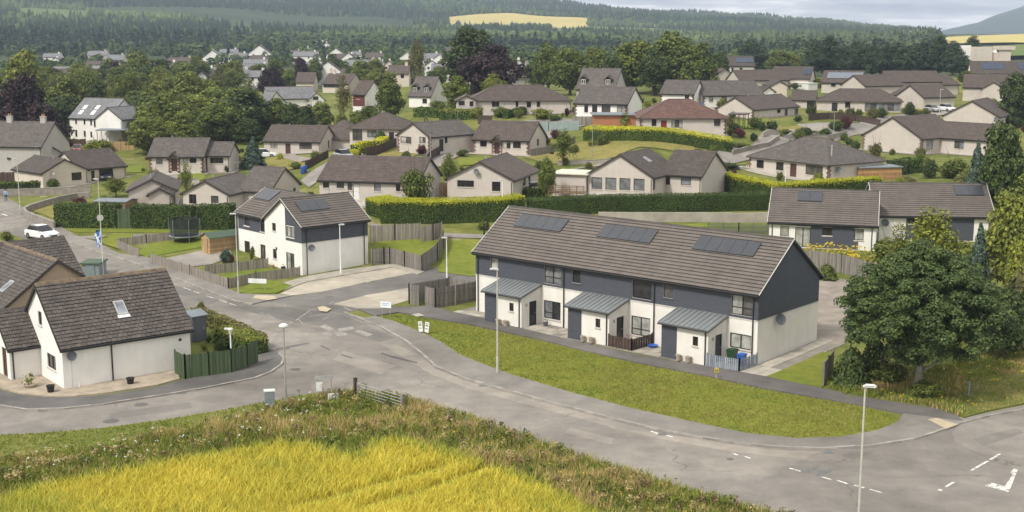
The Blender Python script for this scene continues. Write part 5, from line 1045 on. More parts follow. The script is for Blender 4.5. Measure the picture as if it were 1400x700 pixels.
def clump_crown(seed, nc, per, R, zc, hz, rc=(.9, 1.5), leaf=.4, flat=.7, fill=(.55, .95), taper=.25, up=.35):
    r = np.random.RandomState(seed); Cs, Ns = [], []
    d = sphere_dirs(r, nc); k = r.uniform(*fill, size=nc)[:, None]; c = d*k; c[:, 2] += 0
    lump = 1+.22*np.sin(d[:, 0]*3.1+seed)*np.cos(d[:, 1]*2.7+seed*2)+.12*np.sin(d[:, 2]*5+seed)
    c *= lump[:, None]; c[:, :2] *= (R*(1-taper*np.clip(c[:, 2], -1, 1)))[:, None]; c[:, 2] = zc+c[:, 2]*hz
    for i in range(nc):
        q = r.uniform(*rc); m = int(per*q*q); dd = sphere_dirs(r, m, up); p = c[i]+dd*q*r.uniform(.55, 1.05, size=(m, 1))*np.array([1, 1, flat])
        Cs.append(p); Ns.append(dd+r.normal(size=(m, 3))*.45+np.array([0, 0, .35]))
    C = np.concatenate(Cs); N = np.concatenate(Ns); return cards(C, N, leaf*r.uniform(.6, 1.3, size=len(C)), 1., seed)
def conifer_crown(seed, R=2.5, H_=10., n=4200, leaf=.42, z0=.5, pw=.9):
    r = np.random.RandomState(seed); z = z0+(H_-z0)*(1-np.sqrt(r.uniform(0, 1, n))); a = r.uniform(0, 2*np.pi, n); br = np.sin(a*7+z*2.3)*.12+np.sin(a*3+z*4.1+seed)*.12
    rad = R*np.clip(1-(z-z0)/(H_-z0), 0, 1)**pw*(1+br)*np.sqrt(r.uniform(.25, 1, n))+.05
    tier = .25*np.sin(z*5.5); C = np.stack([rad*np.cos(a), rad*np.sin(a), z-rad*.18+tier*.3], 1); N = np.stack([np.cos(a)*.8, np.sin(a)*.8, np.full(n, .65)], 1)+r.normal(size=(n, 3))*.4
    return cards(C, N, leaf*r.uniform(.6, 1.3, n), 1., seed)
def limbs(seed, H_, r0, n=6, spread=2.2, z0=2., z1=6.):
    """tapered trunk with limbs as one skin of tubes"""
    r = random.Random(seed); mb = MB(); pts = [Vector((0, 0, -.6))]; 
    for i in range(1, 6): pts.append(Vector((r.uniform(-.12, .12)*i*.5, r.uniform(-.12, .12)*i*.5, z1*i/5)))
    rr = [r0*1.35]+[r0*(1-.15*i) for i in range(1, 6)]
    for i in range(5): mb.tube(pts[i], pts[i+1], rr[i], rr[i+1], 8, caps=False)
    for i in range(n):
        z = z0+(z1-z0)*i/n; a = i*2.4+r.uniform(-.4, .4); s = Vector((0, 0, z)); m = Vector((math.cos(a)*spread*.5, math.sin(a)*spread*.5, z+.9)); e = Vector((math.cos(a)*spread, math.sin(a)*spread, z+2.2)); mb.tube(s, m, r0*.45, r0*.3, 6, caps=False); mb.tube(m, e, r0*.3, r0*.1, 5, caps=False)
    return mb
PROTO = {}
def proto(kind, seed):
    """nominal tree: 10 m tall, 8 m wide (bush 2 m by 2.4 m); returns crown geometry and trunk builder"""
    if kind == 'broad': g = clump_crown(seed, 100, 60, 3.3, 5.1, 4.3); t = limbs(seed, 10, .3)
    elif kind == 'tall': g = clump_crown(seed, 105, 58, 3.0, 5.0, 4.6, taper=.38); t = limbs(seed, 10, .3)
    elif kind == 'loose': g = clump_crown(seed, 80, 55, 3.1, 5.2, 4.4, (.7, 1.25), .3, 1.0, (.25, 1.0), .35); t = limbs(seed, 10, .2, 8, 2.4, 1.5, 8)
    elif kind == 'conifer': g = conifer_crown(seed, 4.0, 10, 4600, .5); t = limbs(seed, 10, .25, 0, z1=9)
    elif kind == 'bush': g = clump_crown(seed, 40, 560, .95, .95, .95, (.28, .5), .13, .85, (.35, .8), .1); t = limbs(seed, 2, .05, 5, .6, .1, .9)
    elif kind == 'scrub': g = conifer_crown(seed, 1.15, 2.0, 2600, .16, .0, .55); t = limbs(seed, 2, .04, 3, .4, .1, .9)
    return g, t
def tree_meshes(kind, seed, mat, bark='bark'):
    k = (kind, seed, mat)
    if k not in PROTO:
        (V, F), t = proto(kind, seed); c = npmesh('crown', V, F, mat); cm = c.data; bpy.data.objects.remove(c)
        to = t.build('trunk', bark, smooth=True); tm = to.data; bpy.data.objects.remove(to); PROTO[k] = (cm, tm)
    return PROTO[k]
def put(kind, label, cat, loc, w_, h_, mat, seed=1, group=None, name='tree', bark='bark', rz=None):
    cm, tm = tree_meshes(kind, seed, mat, bark); nw, nh = (2.4, 2.0) if kind in ('bush', 'scrub') else (8., 10.)
    root = thing(name, label, cat, loc, rnd.uniform(0, 6.28) if rz is None else rz, group); root.scale = (w_/nw, w_/nw, h_/nh)
    for nm, m in (('trunk', tm), ('crown' if cat == 'tree' else 'foliage', cm)): o = bpy.data.objects.new(nm if cat == 'tree' or nm != 'trunk' else 'stem', m); COL.objects.link(o); o.parent = root
    return root
KM = {'g': ('broad', 'leaf_green'), 'd': ('broad', 'leaf_dark'), 'l': ('broad', 'leaf_light'), 'y': ('broad', 'leaf_yellow'), 'p': ('broad', 'leaf_copper'), 'c': ('conifer', 'leaf_conifer'), 'b': ('loose', 'leaf_green'), 'o': ('loose', 'leaf_olive'), 't': ('tall', 'leaf_green'), 'T': ('tall', 'leaf_dark'), 'u': ('conifer', 'leaf_blue'), 'L': ('loose', 'leaf_light'), 'Y': ('loose', 'leaf_yellow'), 'P': ('tall', 'leaf_copper'), 'C': ('tall', 'leaf_conifer')}
WORD = {'g': 'mid green broadleaf', 'd': 'dark green broadleaf', 'l': 'light green broadleaf', 'y': 'yellow green broadleaf', 'p': 'dark purple copper', 'c': 'dark green conifer', 'b': 'slender loose green', 'o': 'sparse olive brown', 't': 'tall green broadleaf', 'T': 'tall dark green', 'u': 'blue green conifer', 'L': 'airy light green', 'Y': 'airy yellow green', 'P': 'tall dark purple'}
TREES = []
def tree(px, top, D, wpx, k, label=None, group=None):
    q = PD(px, top, D); z = tz(q.x, q.y); h_ = max(2.5, q.z-z); w_ = wpx*D/FPX*1.08; kd, m = KM[k]
    grp = group or ('trees among the houses' if not label else None)
    put(kd, label or f'{WORD[k]} tree standing {where(px, D)}', 'tree', (q.x, q.y, z-.1), w_, h_, m, 1+(int(px*7+top) % 3), grp if not label else group, {'c': 'conifer_tree', 'C': 'conifer_tree', 'u': 'conifer_tree'}.get(k, 'broadleaf_tree'))
def where(px, D):
    if D > 370: return 'far off among the town roofs' if px < 650 else 'beyond the last bungalow roofs'
    if px < 360: return 'in the dense belt around the tall white house'
    if px < 640: return 'in gardens above the long low bungalow'
    if px < 1000: return 'in the row behind the dormer house'
    if px < 1290: return 'behind the bungalows on the rise'
    return 'in the leafy plot beside the row bungalows'
for a in ((30,68,300,64,'l'),(88,98,300,62,'l'),(117,95,320,44,'g'),(85,126,285,54,'d'),(62,146,265,36,'d'),(105,82,420,27,'l'),(157,80,450,29,'p'),(150,76,470,25,'g'),(187,66,420,44,'g'),(215,76,400,50,'d'),(180,96,330,48,'L'),(215,107,310,38,'l'),(252,104,290,66,'t'),(295,114,285,62,'g'),
          (330,112,272,56,'b'),(345,124,262,44,'g'),(310,136,245,66,'d'),(285,150,252,44,'g'),(208,135,282,50,'g'),(195,150,272,36,'g'),(236,140,275,48,'t'),(270,72,480,30,'g'),(250,80,470,30,'d'),(130,112,300,34,'d'),(340,160,235,40,'d'),
          (375,80,450,32,'g'),(395,92,420,24,'g'),(495,79,420,37,'g'),(515,91,400,32,'l'),(550,81,400,30,'g'),(480,88,430,22,'d'),(455,70,480,26,'d'),(430,78,470,22,'g'),(405,86,445,20,'b'),(532,103,255,44,'t'),(375,129,250,34,'g'),(398,137,245,38,'d'),(440,138,247,32,'g'),(418,142,240,28,'d'),(505,140,232,42,'g'),(486,148,226,28,'l'),(466,150,225,22,'l'),(360,140,252,28,'b'),
          (675,96,245,36,'l'),(624,99,240,35,'g'),(600,88,380,26,'g'),(590,96,330,20,'d'),(750,55,330,44,'t'),(780,61,310,54,'g'),(815,63,330,42,'g'),(865,55,300,74,'g'),(920,41,310,88,'t'),(955,58,290,54,'g'),(895,62,290,44,'d'),(838,72,290,36,'d'),(985,66,340,26,'d'),(1065,68,450,38,'g'),(1085,72,450,30,'l'),(1005,74,420,30,'g'),(735,75,350,30,'d'),
          (1392,94,240,48,'d'),(1322,95,330,24,'g'),(1345,98,330,22,'l')): tree(*a)
_r = random.Random(5); _n = 0; _t = 0
while _n < 105 and _t < 4000:
    _t += 1; D_ = _r.uniform(300, 490) if _n < 85 else _r.uniform(225, 300); c_ = (_r.uniform(-30, 330) if _r.random() < .7 else _r.uniform(330, 640)) if _n < 85 else _r.uniform(30, 260); x_, y_ = (c_-700)/FPX*D_, D_
    if in_house(x_, y_, 2.5): continue
    bad = False
    for h_ in HS:
        q_ = h_['M'] @ Vector((h_['blocks'][0]['rect'][2]/2, 3, 0)); cc_ = 700+FPX*q_.x/q_.y; hw_ = h_['blocks'][0]['rect'][2]*.75*FPX/q_.y
        if abs(cc_-c_) < hw_+6 and q_.y-70 < D_ < q_.y: bad = True
    if bad: continue
    if 255 < c_ < 630 and D_ < 420: continue
    kk = 'gggdltbLdp'[_r.randrange(10)]
    if kk == 'p' and _r.random() < .6: kk = 'g'
    hh_ = _r.uniform(6, 11) if _n < 85 else _r.uniform(5, 8); w_ = hh_*_r.uniform(.8, 1.15); kd, m = KM[kk]
    put(kd, f'{WORD[kk]} tree standing {where(c_, D_)}', 'tree', (x_, y_, tz(x_, y_)-.2), w_, hh_, m, 1+_n % 3, 'trees among the houses', 'broadleaf_tree'); _n += 1
for i in range(26):
    D_ = _r.uniform(236, 300); c_ = _r.uniform(172, 352); x_ = (c_-700)/FPX*D_
    if in_house(x_, D_, 3): continue
    kk = 'ggtlgdbL'[i % 8]; kd, m = KM[kk]; hh_ = _r.uniform(8, 11.5); put(kd, f'{WORD[kk]} tree standing {where(c_, D_)}', 'tree', (x_, D_, tz(x_, D_)-.2), hh_*_r.uniform(.9, 1.2), hh_, m, 1+i % 3, 'trees among the houses', 'broadleaf_tree')
for a in ((1115,57,425,34),(1135,52,430,36),(1157,58,420,34),(1177,54,430,36),(1195,60,420,30),(1218,57,425,32),(1240,59,420,34),(1262,56,430,36),(1285,52,425,36),(1305,59,420,32),(1028,53,480,40),(1316,74,400,30),(1330,52,520,30)):
    tree(*a[:3], a[3]*1.15, 'C', 'dark conifer in the belt beyond the bungalows with solar roofs', 'conifers behind the estate')
tree(28, 100, 232, 78, 'p', 'huge dark copper beech beside the old grey stone house'); tree(58, 135, 218, 62, 'p', 'lower spreading copper beech in front of the huge one')
tree(6, 128, 226, 60, 'P', 'copper beech crown at the back of the grey stone house')
tree(157, 113, 283, 40, 'b', 'drooping birch in front of the tall white house'); tree(234, 162, 236, 46, 'y', 'yellow green tree by the new timber fence')
tree(297, 89, 380, 32, 'o', 'sparse brownish conifer before the white gabled house'); tree(370, 91, 380, 38, 'p', 'round black purple tree in front of the town houses'); tree(411, 75, 432, 22, 'P', 'narrow dark purple tree among the town roofs')
tree(469, 103, 262, 30, 'o', 'slim pale birch beside the red fronted house'); tree(570, 49, 400, 34, 'o', 'tall thin topped fir rising over the town'); tree(645, 35, 330, 80, 'd', 'huge dark green tree behind the copper beech'); tree(670, 53, 292, 80, 'p', 'broad copper beech above the wide hipped bungalow')
tree(345, 184, 190, 36, 'u', 'blue green cypress beside the bungalow annex')
tree(253, 223, 168, 26, 'L', 'small umbrella shaped tree on the front lawn'); tree(613, 206, 160, 28, 'b', 'small tree beside the dark timber fence'); tree(748, 210, 150, 24, 'g', 'small round headed tree by the bend of the lane'); tree(770, 173, 176, 34, 'b', 'loose green tree beside the pale blue fence')
tree(157, 240, 166, 38, 'L', 'feathery willow bush tree beside the low bungalow')
# leafy plot on the right
tree(1375, 156, 132, 72, 'd', 'dark green tree hiding the end of the beige wing'); tree(1338, 188, 142, 42, 'u', 'grey green tree in front of the beige wing'); tree(1278, 277, 108, 96, 'Y', 'airy yellow green tree in front of the row bungalow'); tree(1232, 306, 110, 44, 'L', 'thin light green sapling by the row bungalow door')
tree(1385, 258, 104, 74, 'l', 'bushy bright green tree right of the row bungalow'); tree(1342, 300, 100, 46, 'u', 'blue green spruce behind the sycamore'); tree(1400, 320, 95, 54, 'y', 'golden conifer beside the blue green spruce'); tree(1392, 372, 91, 66, 'd', 'dark thicket tree at the right of the sycamore'); tree(1345, 390, 92, 50, 'L', 'olive thicket tree behind the sycamore'); tree(1325, 335, 102, 50, 'l', 'light green tree between the spruce and the sycamore'); tree(1440, 300, 100, 70, 'g'); tree(1450, 180, 140, 80, 'g'); tree(1410, 230, 125, 60, 'g')
def sycamore():
    q = G(1255, 537); D = q.y; top = PD(1262, 326, D).z; W_ = 214*D/FPX; root = thing('sycamore_tree', 'large dense dark green sycamore beside the footpath', 'tree', q)
    R = W_/2; r = np.random.RandomState(5); Cs, Ns = [], []; zb = 2.2; nc = 620
    d = sphere_dirs(r, nc, .1); k = r.uniform(.12, 1.0, nc)**.5
    for i in range(nc):
        zn = d[i, 2]*k[i]; z = zb+(zn+1)/2*(top-zb-.2); t = (z-zb)/(top-zb); env = R*(.92*math.sin(math.pi*min(1, .30+.66*t*1.0)**.9) if t > .25 else .62+1.15*t*.9)/1.0
        env = R*np.interp(t, [0, .12, .3, .45, .65, .82, .95, 1], [.72, .96, 1., .95, .78, .56, .32, .15])
        a = math.atan2(d[i, 1], d[i, 0]); rr = env*min(1, (math.hypot(d[i, 0], d[i, 1])*k[i])*1.25)*(1+.13*math.sin(a*5+t*9)); c = np.array([rr*math.cos(a), rr*math.sin(a), z]); rc = r.uniform(.42, .78); m = int(230*rc/.6*rc/.6); dd = sphere_dirs(r, m, .6)
        Cs.append(c+dd*rc*r.uniform(.6, 1.05, (m, 1))*np.array([1, 1, .62])); Ns.append(dd+r.normal(size=(m, 3))*.4+np.array([0, 0, .5]))
    C = np.concatenate(Cs); V, F = cards(C, np.concatenate(Ns), r.uniform(.09, .19, len(C)), 1., 3); npmesh('crown', V, F, 'leaf_syc', parent=root)
    lb = limbs(4, 10, .24, 9, R*.55, 1.3, top*.75); lb.build('trunk', 'bark_pale', root, smooth=True)
sycamore()
# ------------------------------------------------------------------ shrubs
def shrub(zf, x, base, wz, hz, mat, label, kind='bush', group=None, name='shrub'):
    p = zf(x, base) if zf else (x, base); q = G(*p); k = (.25 if zf else 1)*q.y/FPX
    put(kind, label, 'shrub', (q.x, q.y, q.z-.05), wz*k*1.05, max(.4, hz*k), mat, 1+(int(x+base) % 4), group, name)
for a in ((z6,880,540,195,245,'leaf_green','big round green bush beside the golden hedge'), (z6,688,205,88,98,'leaf_hedge','dense rounded conifer bush before the hipped house'), (z6,908,247,70,62,'leaf_redbush','dark red round bush at the quoined bungalow corner'),
          (z5,133,275,55,50,'leaf_light','low light shrub at the roadside garden'), (z5,290,432,72,64,'leaf_green','rounded green bush against the cream gable'), (z5,435,528,95,58,'leaf_redbush','purple shrub at the end of the curved wall'),
          (z5,540,238,165,85,'leaf_yellow','wide yellow green bush beside the parked cars'), (z5,322,252,92,48,'leaf_yellow','small yellow green bush by the pink shrub'), (z5,290,222,90,42,'leaf_pink','pinkish flowering shrub before the dark fence'), (z5,1325,312,55,40,'leaf_yellow','yellow bush below the blue green cypress'), (z5,1290,300,70,70,'leaf_olive','olive bush beside the bungalow annex'),
          (z5,760,528,190,46,'leaf_dark','dark low shrubs between hedge and bungalow gable'), (z5,880,522,50,52,'leaf_conifer','tiny conifer in front of small gable'), (z5,570,520,120,60,'leaf_light','light shrub at the end of the clipped hedge'),
          (z6,540,260,56,55,'leaf_gold','golden bush at the stone basement corner'), (z6,215,325,80,46,'leaf_green','low green bush at the driveway foot'), (z6,325,285,60,70,'leaf_light','light rose bush beside the drive'), (z6,130,275,44,44,'leaf_gold','yellow garden bush on the dry lawn'), (z6,445,455,115,48,'leaf_green','spreading shrub under the long low bungalow windows'), (z6,575,505,70,90,'leaf_redbush','tall reddish flowering shrub at the low bungalow'), (z6,637,500,26,90,'leaf_olive','dark climber post beside the reddish shrub'),
          (z6,1130,255,90,44,'leaf_green','green shrub beside the dark timber fence'), (z6,1055,330,80,60,'leaf_light','light shrub below the small tree'),
          (z7,490,195,88,68,'leaf_green','round clipped bush on the dry lawn'), (z7,1022,262,135,52,'leaf_redbush','dark red shrub behind the wide gabled house'), (z7,293,302,50,48,'leaf_light','light shrub by the bin at the lane'), (z7,1095,248,60,60,'leaf_light','pale shrub at the end of the golden hedge'), (z7,1318,172,54,52,'leaf_conifer','dark round shrub at the forked lane'), (z7,1195,140,46,42,'leaf_olive','flowering shrub outside the veranda'), (z7,975,110,100,46,'leaf_redbush','reddish shrub in front of the red roofed house'),
          (z7,1245,205,130,30,'leaf_light','low spreading green bed by the lane wall'), (z7,1190,318,170,34,'leaf_dark','dark low hedge shrub by the lane fence'), (z8,25,118,75,62,'leaf_dark','dark round shrub at the dry lawn corner'), (z8,90,138,80,38,'leaf_green','low green shrub on the terrace wall'), (z8,210,150,120,62,'leaf_dark','wide dark shrub above the hipped bungalow'), (z8,315,150,90,55,'leaf_hedge','rounded shrub next to the wide dark one'), (z8,375,115,105,62,'leaf_hedge','round topped bush by the curving drive'), (z8,440,192,60,44,'leaf_hedge','small mushroom shaped bush behind the hipped bungalow'),
          (z8,880,375,120,110,'leaf_dark','dark bush beside the clipped hedge block'), (z8,1010,375,190,120,'leaf_green','large round green bush below the beige wing'), (z8,1170,395,170,130,'leaf_hedge','bright green bush right of the large round one'), (z8,760,405,120,46,'leaf_olive','low scrub behind the row bungalow ridge'), (z8,1100,420,200,70,'leaf_olive','olive scrub above the row bungalow roof'), (z8,1330,360,160,150,'leaf_green','leafy bush in the overgrown corner'),
          (z3,165,655,130,70,'leaf_yellow','yellow shrub in the terraced garden'), (z3,235,660,90,36,'leaf_hedge','clipped low shrub beside the yellow one'), (z3,245,620,80,50,'leaf_green','soft green shrub behind the clipped one'), (z3,302,638,38,55,'leaf_redbush','small red acer by the patio'), (z3,350,625,70,50,'leaf_dark','dark shrub by the white bungalow windows'),
          (z4,508,478,98,52,'leaf_hedge','round conifer bush in front of the solar array'), (z4,780,625,140,40,'leaf_light','flowering bed before the red quoined bungalow'), (z4,820,615,60,24,'flower_yellow','yellow flowering shrub by the parked cars'), (z4,290,480,120,60,'leaf_light','light shrubs before the white garden room'), (z4,150,490,60,44,'leaf_green','shrub beside the white garage'), (z4,1290,700,200,80,'leaf_dark','dark scrub before the broad blank gable'), (z4,1200,700,60,60,'leaf_dark','dark pointed shrub by the broad gable'), (z4,1370,690,140,90,'leaf_green','green bush right of the round dish'),
          (z2,385,642,62,40,'leaf_gold','bright yellow round bush on the upper garden'), (z2,120,640,150,90,'leaf_green','green bushes above the red door bungalow'), (z2,280,655,170,80,'leaf_light','light scrubby bushes on the upper garden'), (z2,620,635,150,60,'leaf_green','green shrubs behind the hipped house'), (z2,910,580,90,50,'leaf_hedge','clipped shrub under the dormer house'), (z2,1000,600,110,56,'leaf_green','green shrub between hedge and dormer house'), (z2,1340,640,120,60,'leaf_green','garden shrub behind the hipped bungalow'),
          (z1b,590,640,60,50,'leaf_light','bush at the corner house end') if 0 else (z5,1240,345,30,46,'leaf_dark','dark pot shrub at the annex wall')): shrub(*a)
k24 = zz(240, 400, 160/700)
for x, b, w_, h_, m, lab, zf in ((275,345,115,76,'leaf_hedge','tight green ball bush inside the green fence',k24), (172,348,56,52,'leaf_yellow','yellow potted bush by the grey shed',k24), (200,300,44,50,'leaf_dark','black bin sized bush by the shed',k24)):
    q = G(*zf(x, b)); k = q.y/FPX*160/700; put('bush', lab, 'shrub', (q.x, q.y, q.z), w_*k, h_*k, m, 2, None, 'shrub')
for px, py, w_, h_, m, lab, kd in ((1163,528,62,62,'leaf_dark','wild broom bush left of the sycamore','scrub'), (1195,520,60,66,'leaf_dark','dark broom bush behind the leaning panel','scrub'), (1215,528,60,40,'leaf_green','leafy undergrowth beneath the sycamore','bush'), (1268,545,50,30,'leaf_green','nettle clump at the sycamore foot','bush'), (1370,490,110,110,'leaf_dark','dark understorey bush right of the sycamore','bush'), (1330,470,80,90,'leaf_green','green understorey bush behind the sycamore','bush'), (1395,470,80,120,'leaf_olive','olive understorey bush at the thicket edge','scrub'),
     (1130,382,36,24,'leaf_green','grassy shrub at the gravel bank top','scrub'), (1225,420,50,60,'leaf_olive','shrub between gravel bank and sycamore','bush'), (1220,370,70,50,'leaf_light','light shrub behind the timber fence end','bush'), (1290,400,110,70,'leaf_yellow','yellow green bush behind the sycamore top','bush'), (662,314,20,14,'leaf_green','small weed clump beside the black bollards','bush')):
    q = G(px, py); k = q.y/FPX; put(kd, lab, 'shrub', (q.x, q.y, q.z-.05), w_*k, h_*k, m, 3, None, 'shrub')
# self-seeded and planted clutter of the hillside gardens
_r = random.Random(99); _k = 0; CL = (('leaf_green', 'rounded green garden shrub among the hillside bungalows'), ('leaf_light', 'light green garden shrub among the hillside bungalows'), ('leaf_dark', 'dark evergreen garden shrub among the hillside bungalows'), ('leaf_yellow', 'yellow green garden shrub among the hillside bungalows'), ('leaf_redbush', 'small red leaved shrub among the hillside bungalows'), ('leaf_olive', 'dull olive garden shrub among the hillside bungalows'))
while _k < 215:
    D_ = _r.uniform(140, 265) if _k < 130 else _r.uniform(185, 300); cx_ = _r.uniform(-20, 1420) if _k < 130 else _r.uniform(640, 1410) if D_ > 175 else (_r.uniform(180, 700) if _r.random() < .6 else _r.uniform(990, 1250)); x_, y_ = (cx_-700)/FPX*D_, D_
    if D_ < 160 and 480 < cx_ < 1080: continue
    if cx_ < 140 and D_ < 200: continue
    if in_house(x_, y_, 1.2): continue
    m_, l_ = CL[min(5, int(_r.random()**1.3*6))]; s_ = _r.uniform(.8, 2.3)*(1 if _k < 130 else 1.35); put('bush', l_, 'shrub', (x_, y_, tz(x_, y_)-.05), s_, s_*_r.uniform(.6, 1.05), m_, 1+_k % 4, 'garden shrubs on the hillside', 'garden_shrub'); _k += 1
# ------------------------------------------------------------------ hedges
def hedge(label, path, h_, w_, side='leaf_hedge', top=None, leaf=.15, dens=95, world=False, wob=.07, cap=.35):
    pts = [Vector(p) for p in (path if world else wpoly(path))]; r = np.random.RandomState(int(abs(pts[0].x*31+pts[0].y*7)) % 9999)
    mean = sum(pts, Vector((0, 0)))/len(pts); root = thing('hedge', label, 'hedge', (mean.x, mean.y, tz(mean.x, mean.y))); inv = Vector((mean.x, mean.y, root.location.z))
    core = MB(); Cs, Ns, Mi = [], [], []
    for a, b in zip(pts, pts[1:]):
        d = b-a; L_ = d.length; d.normalize(); nn = Vector((-d.y, d.x)); nn = nn if nn.y > 0 or (abs(nn.y) < .2 and nn.x > 0) else -nn
        n = max(1, int(L_/2)); 
        for i in range(n):
            p, q = a+d*(L_*i/n-.02), a+d*(L_*(i+1)/n+.02); zp, zq = tz(p.x, p.y), tz(q.x, q.y); s = .1
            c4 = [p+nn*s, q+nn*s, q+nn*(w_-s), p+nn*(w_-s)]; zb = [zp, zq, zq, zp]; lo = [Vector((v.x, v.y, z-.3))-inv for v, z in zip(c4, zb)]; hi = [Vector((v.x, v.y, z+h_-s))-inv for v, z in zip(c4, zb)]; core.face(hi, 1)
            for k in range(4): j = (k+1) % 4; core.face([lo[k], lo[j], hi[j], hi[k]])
        for fc, area in (('f', L_*h_), ('b', L_*h_*.6), ('t', L_*w_), ('s', w_*h_), ('e', w_*h_)):
            m = int(area*dens); u = r.uniform(0, L_, m); v = r.uniform(0, 1, m); bul = wob*(np.sin(u*1.7+a.x)+.6*np.sin(u*3.9+v*4)); bul2 = bul+r.normal(0, .05, m)
            if fc == 'f': off, z, N = -bul2*.7, v*h_, (-nn.x, -nn.y, .25)
            elif fc == 'b': off, z, N = w_+bul2*.7, v*h_, (nn.x, nn.y, .25)
            elif fc == 't': off, z, N = v*w_, h_+bul2*.8, (0, 0, 1)
            elif fc == 's': u = np.zeros(m)+r.normal(0, .05, m); off, z, N = r.uniform(0, w_, m), v*h_, (-d.x, -d.y, .2)
            else: u = np.full(m, L_)+r.normal(0, .05, m); off, z, N = r.uniform(0, w_, m), v*h_, (d.x, d.y, .2)
            X = a.x+d.x*u+nn.x*off; Y = a.y+d.y*u+nn.y*off; Z = terr(X, Y)+z
            Cs.append(np.stack([X-inv.x, Y-inv.y, Z-inv.z], 1)); Ns.append(np.array(N)[None]+r.normal(0, .5, (m, 3))); hz = z+r.normal(0, .13, m); Mi.append((np.ones(m, int) if fc == 't' else (hz > h_-cap).astype(int)) if top else np.zeros(m, int))
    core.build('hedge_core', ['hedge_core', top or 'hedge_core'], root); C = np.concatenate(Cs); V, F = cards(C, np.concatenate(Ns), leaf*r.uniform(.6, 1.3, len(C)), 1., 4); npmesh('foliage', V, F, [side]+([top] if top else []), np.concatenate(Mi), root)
    return root
hedge('dark clipped hedge block beside the curved lawn', [z5(298,646), z5(635,652)], 2.7, 1.6); hedge('dark clipped hedge between gate and trampoline', [z5(716,652), z5(1052,656)], 2.6, 1.6); hedge('dark clipped hedge between trampoline and the semi detached house', [z5(1080,662), z5(1262,660)], 2.8, 1.6)
hedge('long golden topped hedge behind the fenced green', [(521,306),(600,306.5),(690,303),(718,298)], 2.55, 1.7, 'leaf_hedge', 'leaf_gold', .11, 190, wob=.035, cap=.28); hedge('short golden topped hedge return beside the long low bungalow', [(500,293),(520,300)], 1.9, 3.2, 'leaf_hedge', 'leaf_gold', .11, 190, wob=.035, cap=.3)
hedge('long dark hedge on the retaining wall behind the terrace', [(722,297),(760,296),(820,292),(890,291),(960,290),(1050,288)], 1.95, 1.6, 'leaf_hedge', None, .11, 170, wob=.04)
hedge('curving golden topped hedge above the dry lawn', [z7(388,168), z7(540,176), z7(700,176), z7(850,184), z7(1000,206), z7(1105,224), z7(1205,240)], 2.0, 1.7, 'leaf_hedge', 'leaf_gold', .13, 130, wob=.04, cap=.32)
hedge('golden topped hedge below the hipped bungalow', [(972,258),(1012,268),(1062,279),(1140,272),(1205,268)], 2.3, 1.6, 'leaf_hedge', 'leaf_gold', .13, 130, wob=.04, cap=.36)
hedge('golden shrub hedge along the drive of the hipped house', [z6(566,250), z6(640,228), z6(682,205)], 1.7, 1.5, 'leaf_light', 'leaf_gold', .22, 55, cap=.9)
hedge('clipped hedge in front of the tall brown shed fence', [z2(998,655), z2(1110,660), z2(1228,650)], 1.7, 1.5, 'leaf_hedge', 'leaf_light', .25, 40)
hedge('low dark hedge under the wide hipped bungalow', [z2(860,640), z2(990,645)], 1.5, 1.5, 'leaf_hedge', None, .25, 40); hedge('dark sloping hedge above the pale blue fence', [z3(-20,650), z3(60,632), z3(150,600), z3(270,575)], 1.3, 1.2, 'leaf_hedge', None, .25, 40)
hedge('flowering roadside hedge in front of the dark fence', [z5(-40,440), z5(120,438), z5(255,432)], 1.1, 1.2, 'leaf_dark', 'leaf_green', .22, 45); hedge('square clipped hedge block beside the timber garden room', [z8(682,358), z8(762,356)], 2.0, 2.0, 'leaf_dark', None, .22, 45); hedge('square clipped hedge block next to the dark bush', [z8(772,352), z8(845,345)], 2.1, 2.0, 'leaf_hedge', None, .22, 45)
hedge('clipped green hedge inside the green timber fence', [P(288,466)[:2], P(318,478)[:2], P(344,488)[:2]] if 0 else [(292,470),(343,488)], 1.25, 1.5, 'leaf_hedge', 'leaf_light', .13, 130); hedge('brownish roadside hedge behind the green timber fence', [(262,440),(300,455),(350,480)], 1.15, .9, 'leaf_olive', 'leaf_olive', .14, 110)  # lighter leaves on the clipped hedge's top paint the light from above
hedge('clipped hedge on the hillside below the gabled house drive', [z7(75,490), z7(180,482)], 1.2, 1.6, 'leaf_green', None, .2, 60)
# ------------------------------------------------------------------ long grass, weeds and crop in front
def inpoly(X, Y, poly):
    c = np.zeros(len(X), bool)
    for i in range(len(poly)):
        (ax, ay), (bx, by) = poly[i], poly[i-1]; k = (ay > Y) != (by > Y); c ^= k & (X < (bx-ax)*(Y-ay)/((by-ay) if by != ay else 1e-9)+ax)
    return c
def scatter(poly, n, seed):
    r = np.random.RandomState(seed); p = np.array(poly); lo, hi = p.min(0), p.max(0); A = (hi-lo).prod(); m = int(n*A); X = r.uniform(lo[0], hi[0], m); Y = r.uniform(lo[1], hi[1], m); k = inpoly(X, Y, poly); return X[k], Y[k], r
def vnoise(x, y, s, seed=0):
    """smooth value noise"""
    r = np.random.RandomState(seed); t = r.uniform(0, 1, (64, 64)); u, v = x/s, y/s; i, j = np.floor(u).astype(int), np.floor(v).astype(int); a, b = u-i, v-j; a = a*a*(3-2*a); b = b*b*(3-2*b); g = lambda p, q: t[p % 64, q % 64]
    return (g(i, j)*(1-a)+g(i+1, j)*a)*(1-b)+(g(i, j+1)*(1-a)+g(i+1, j+1)*a)*b
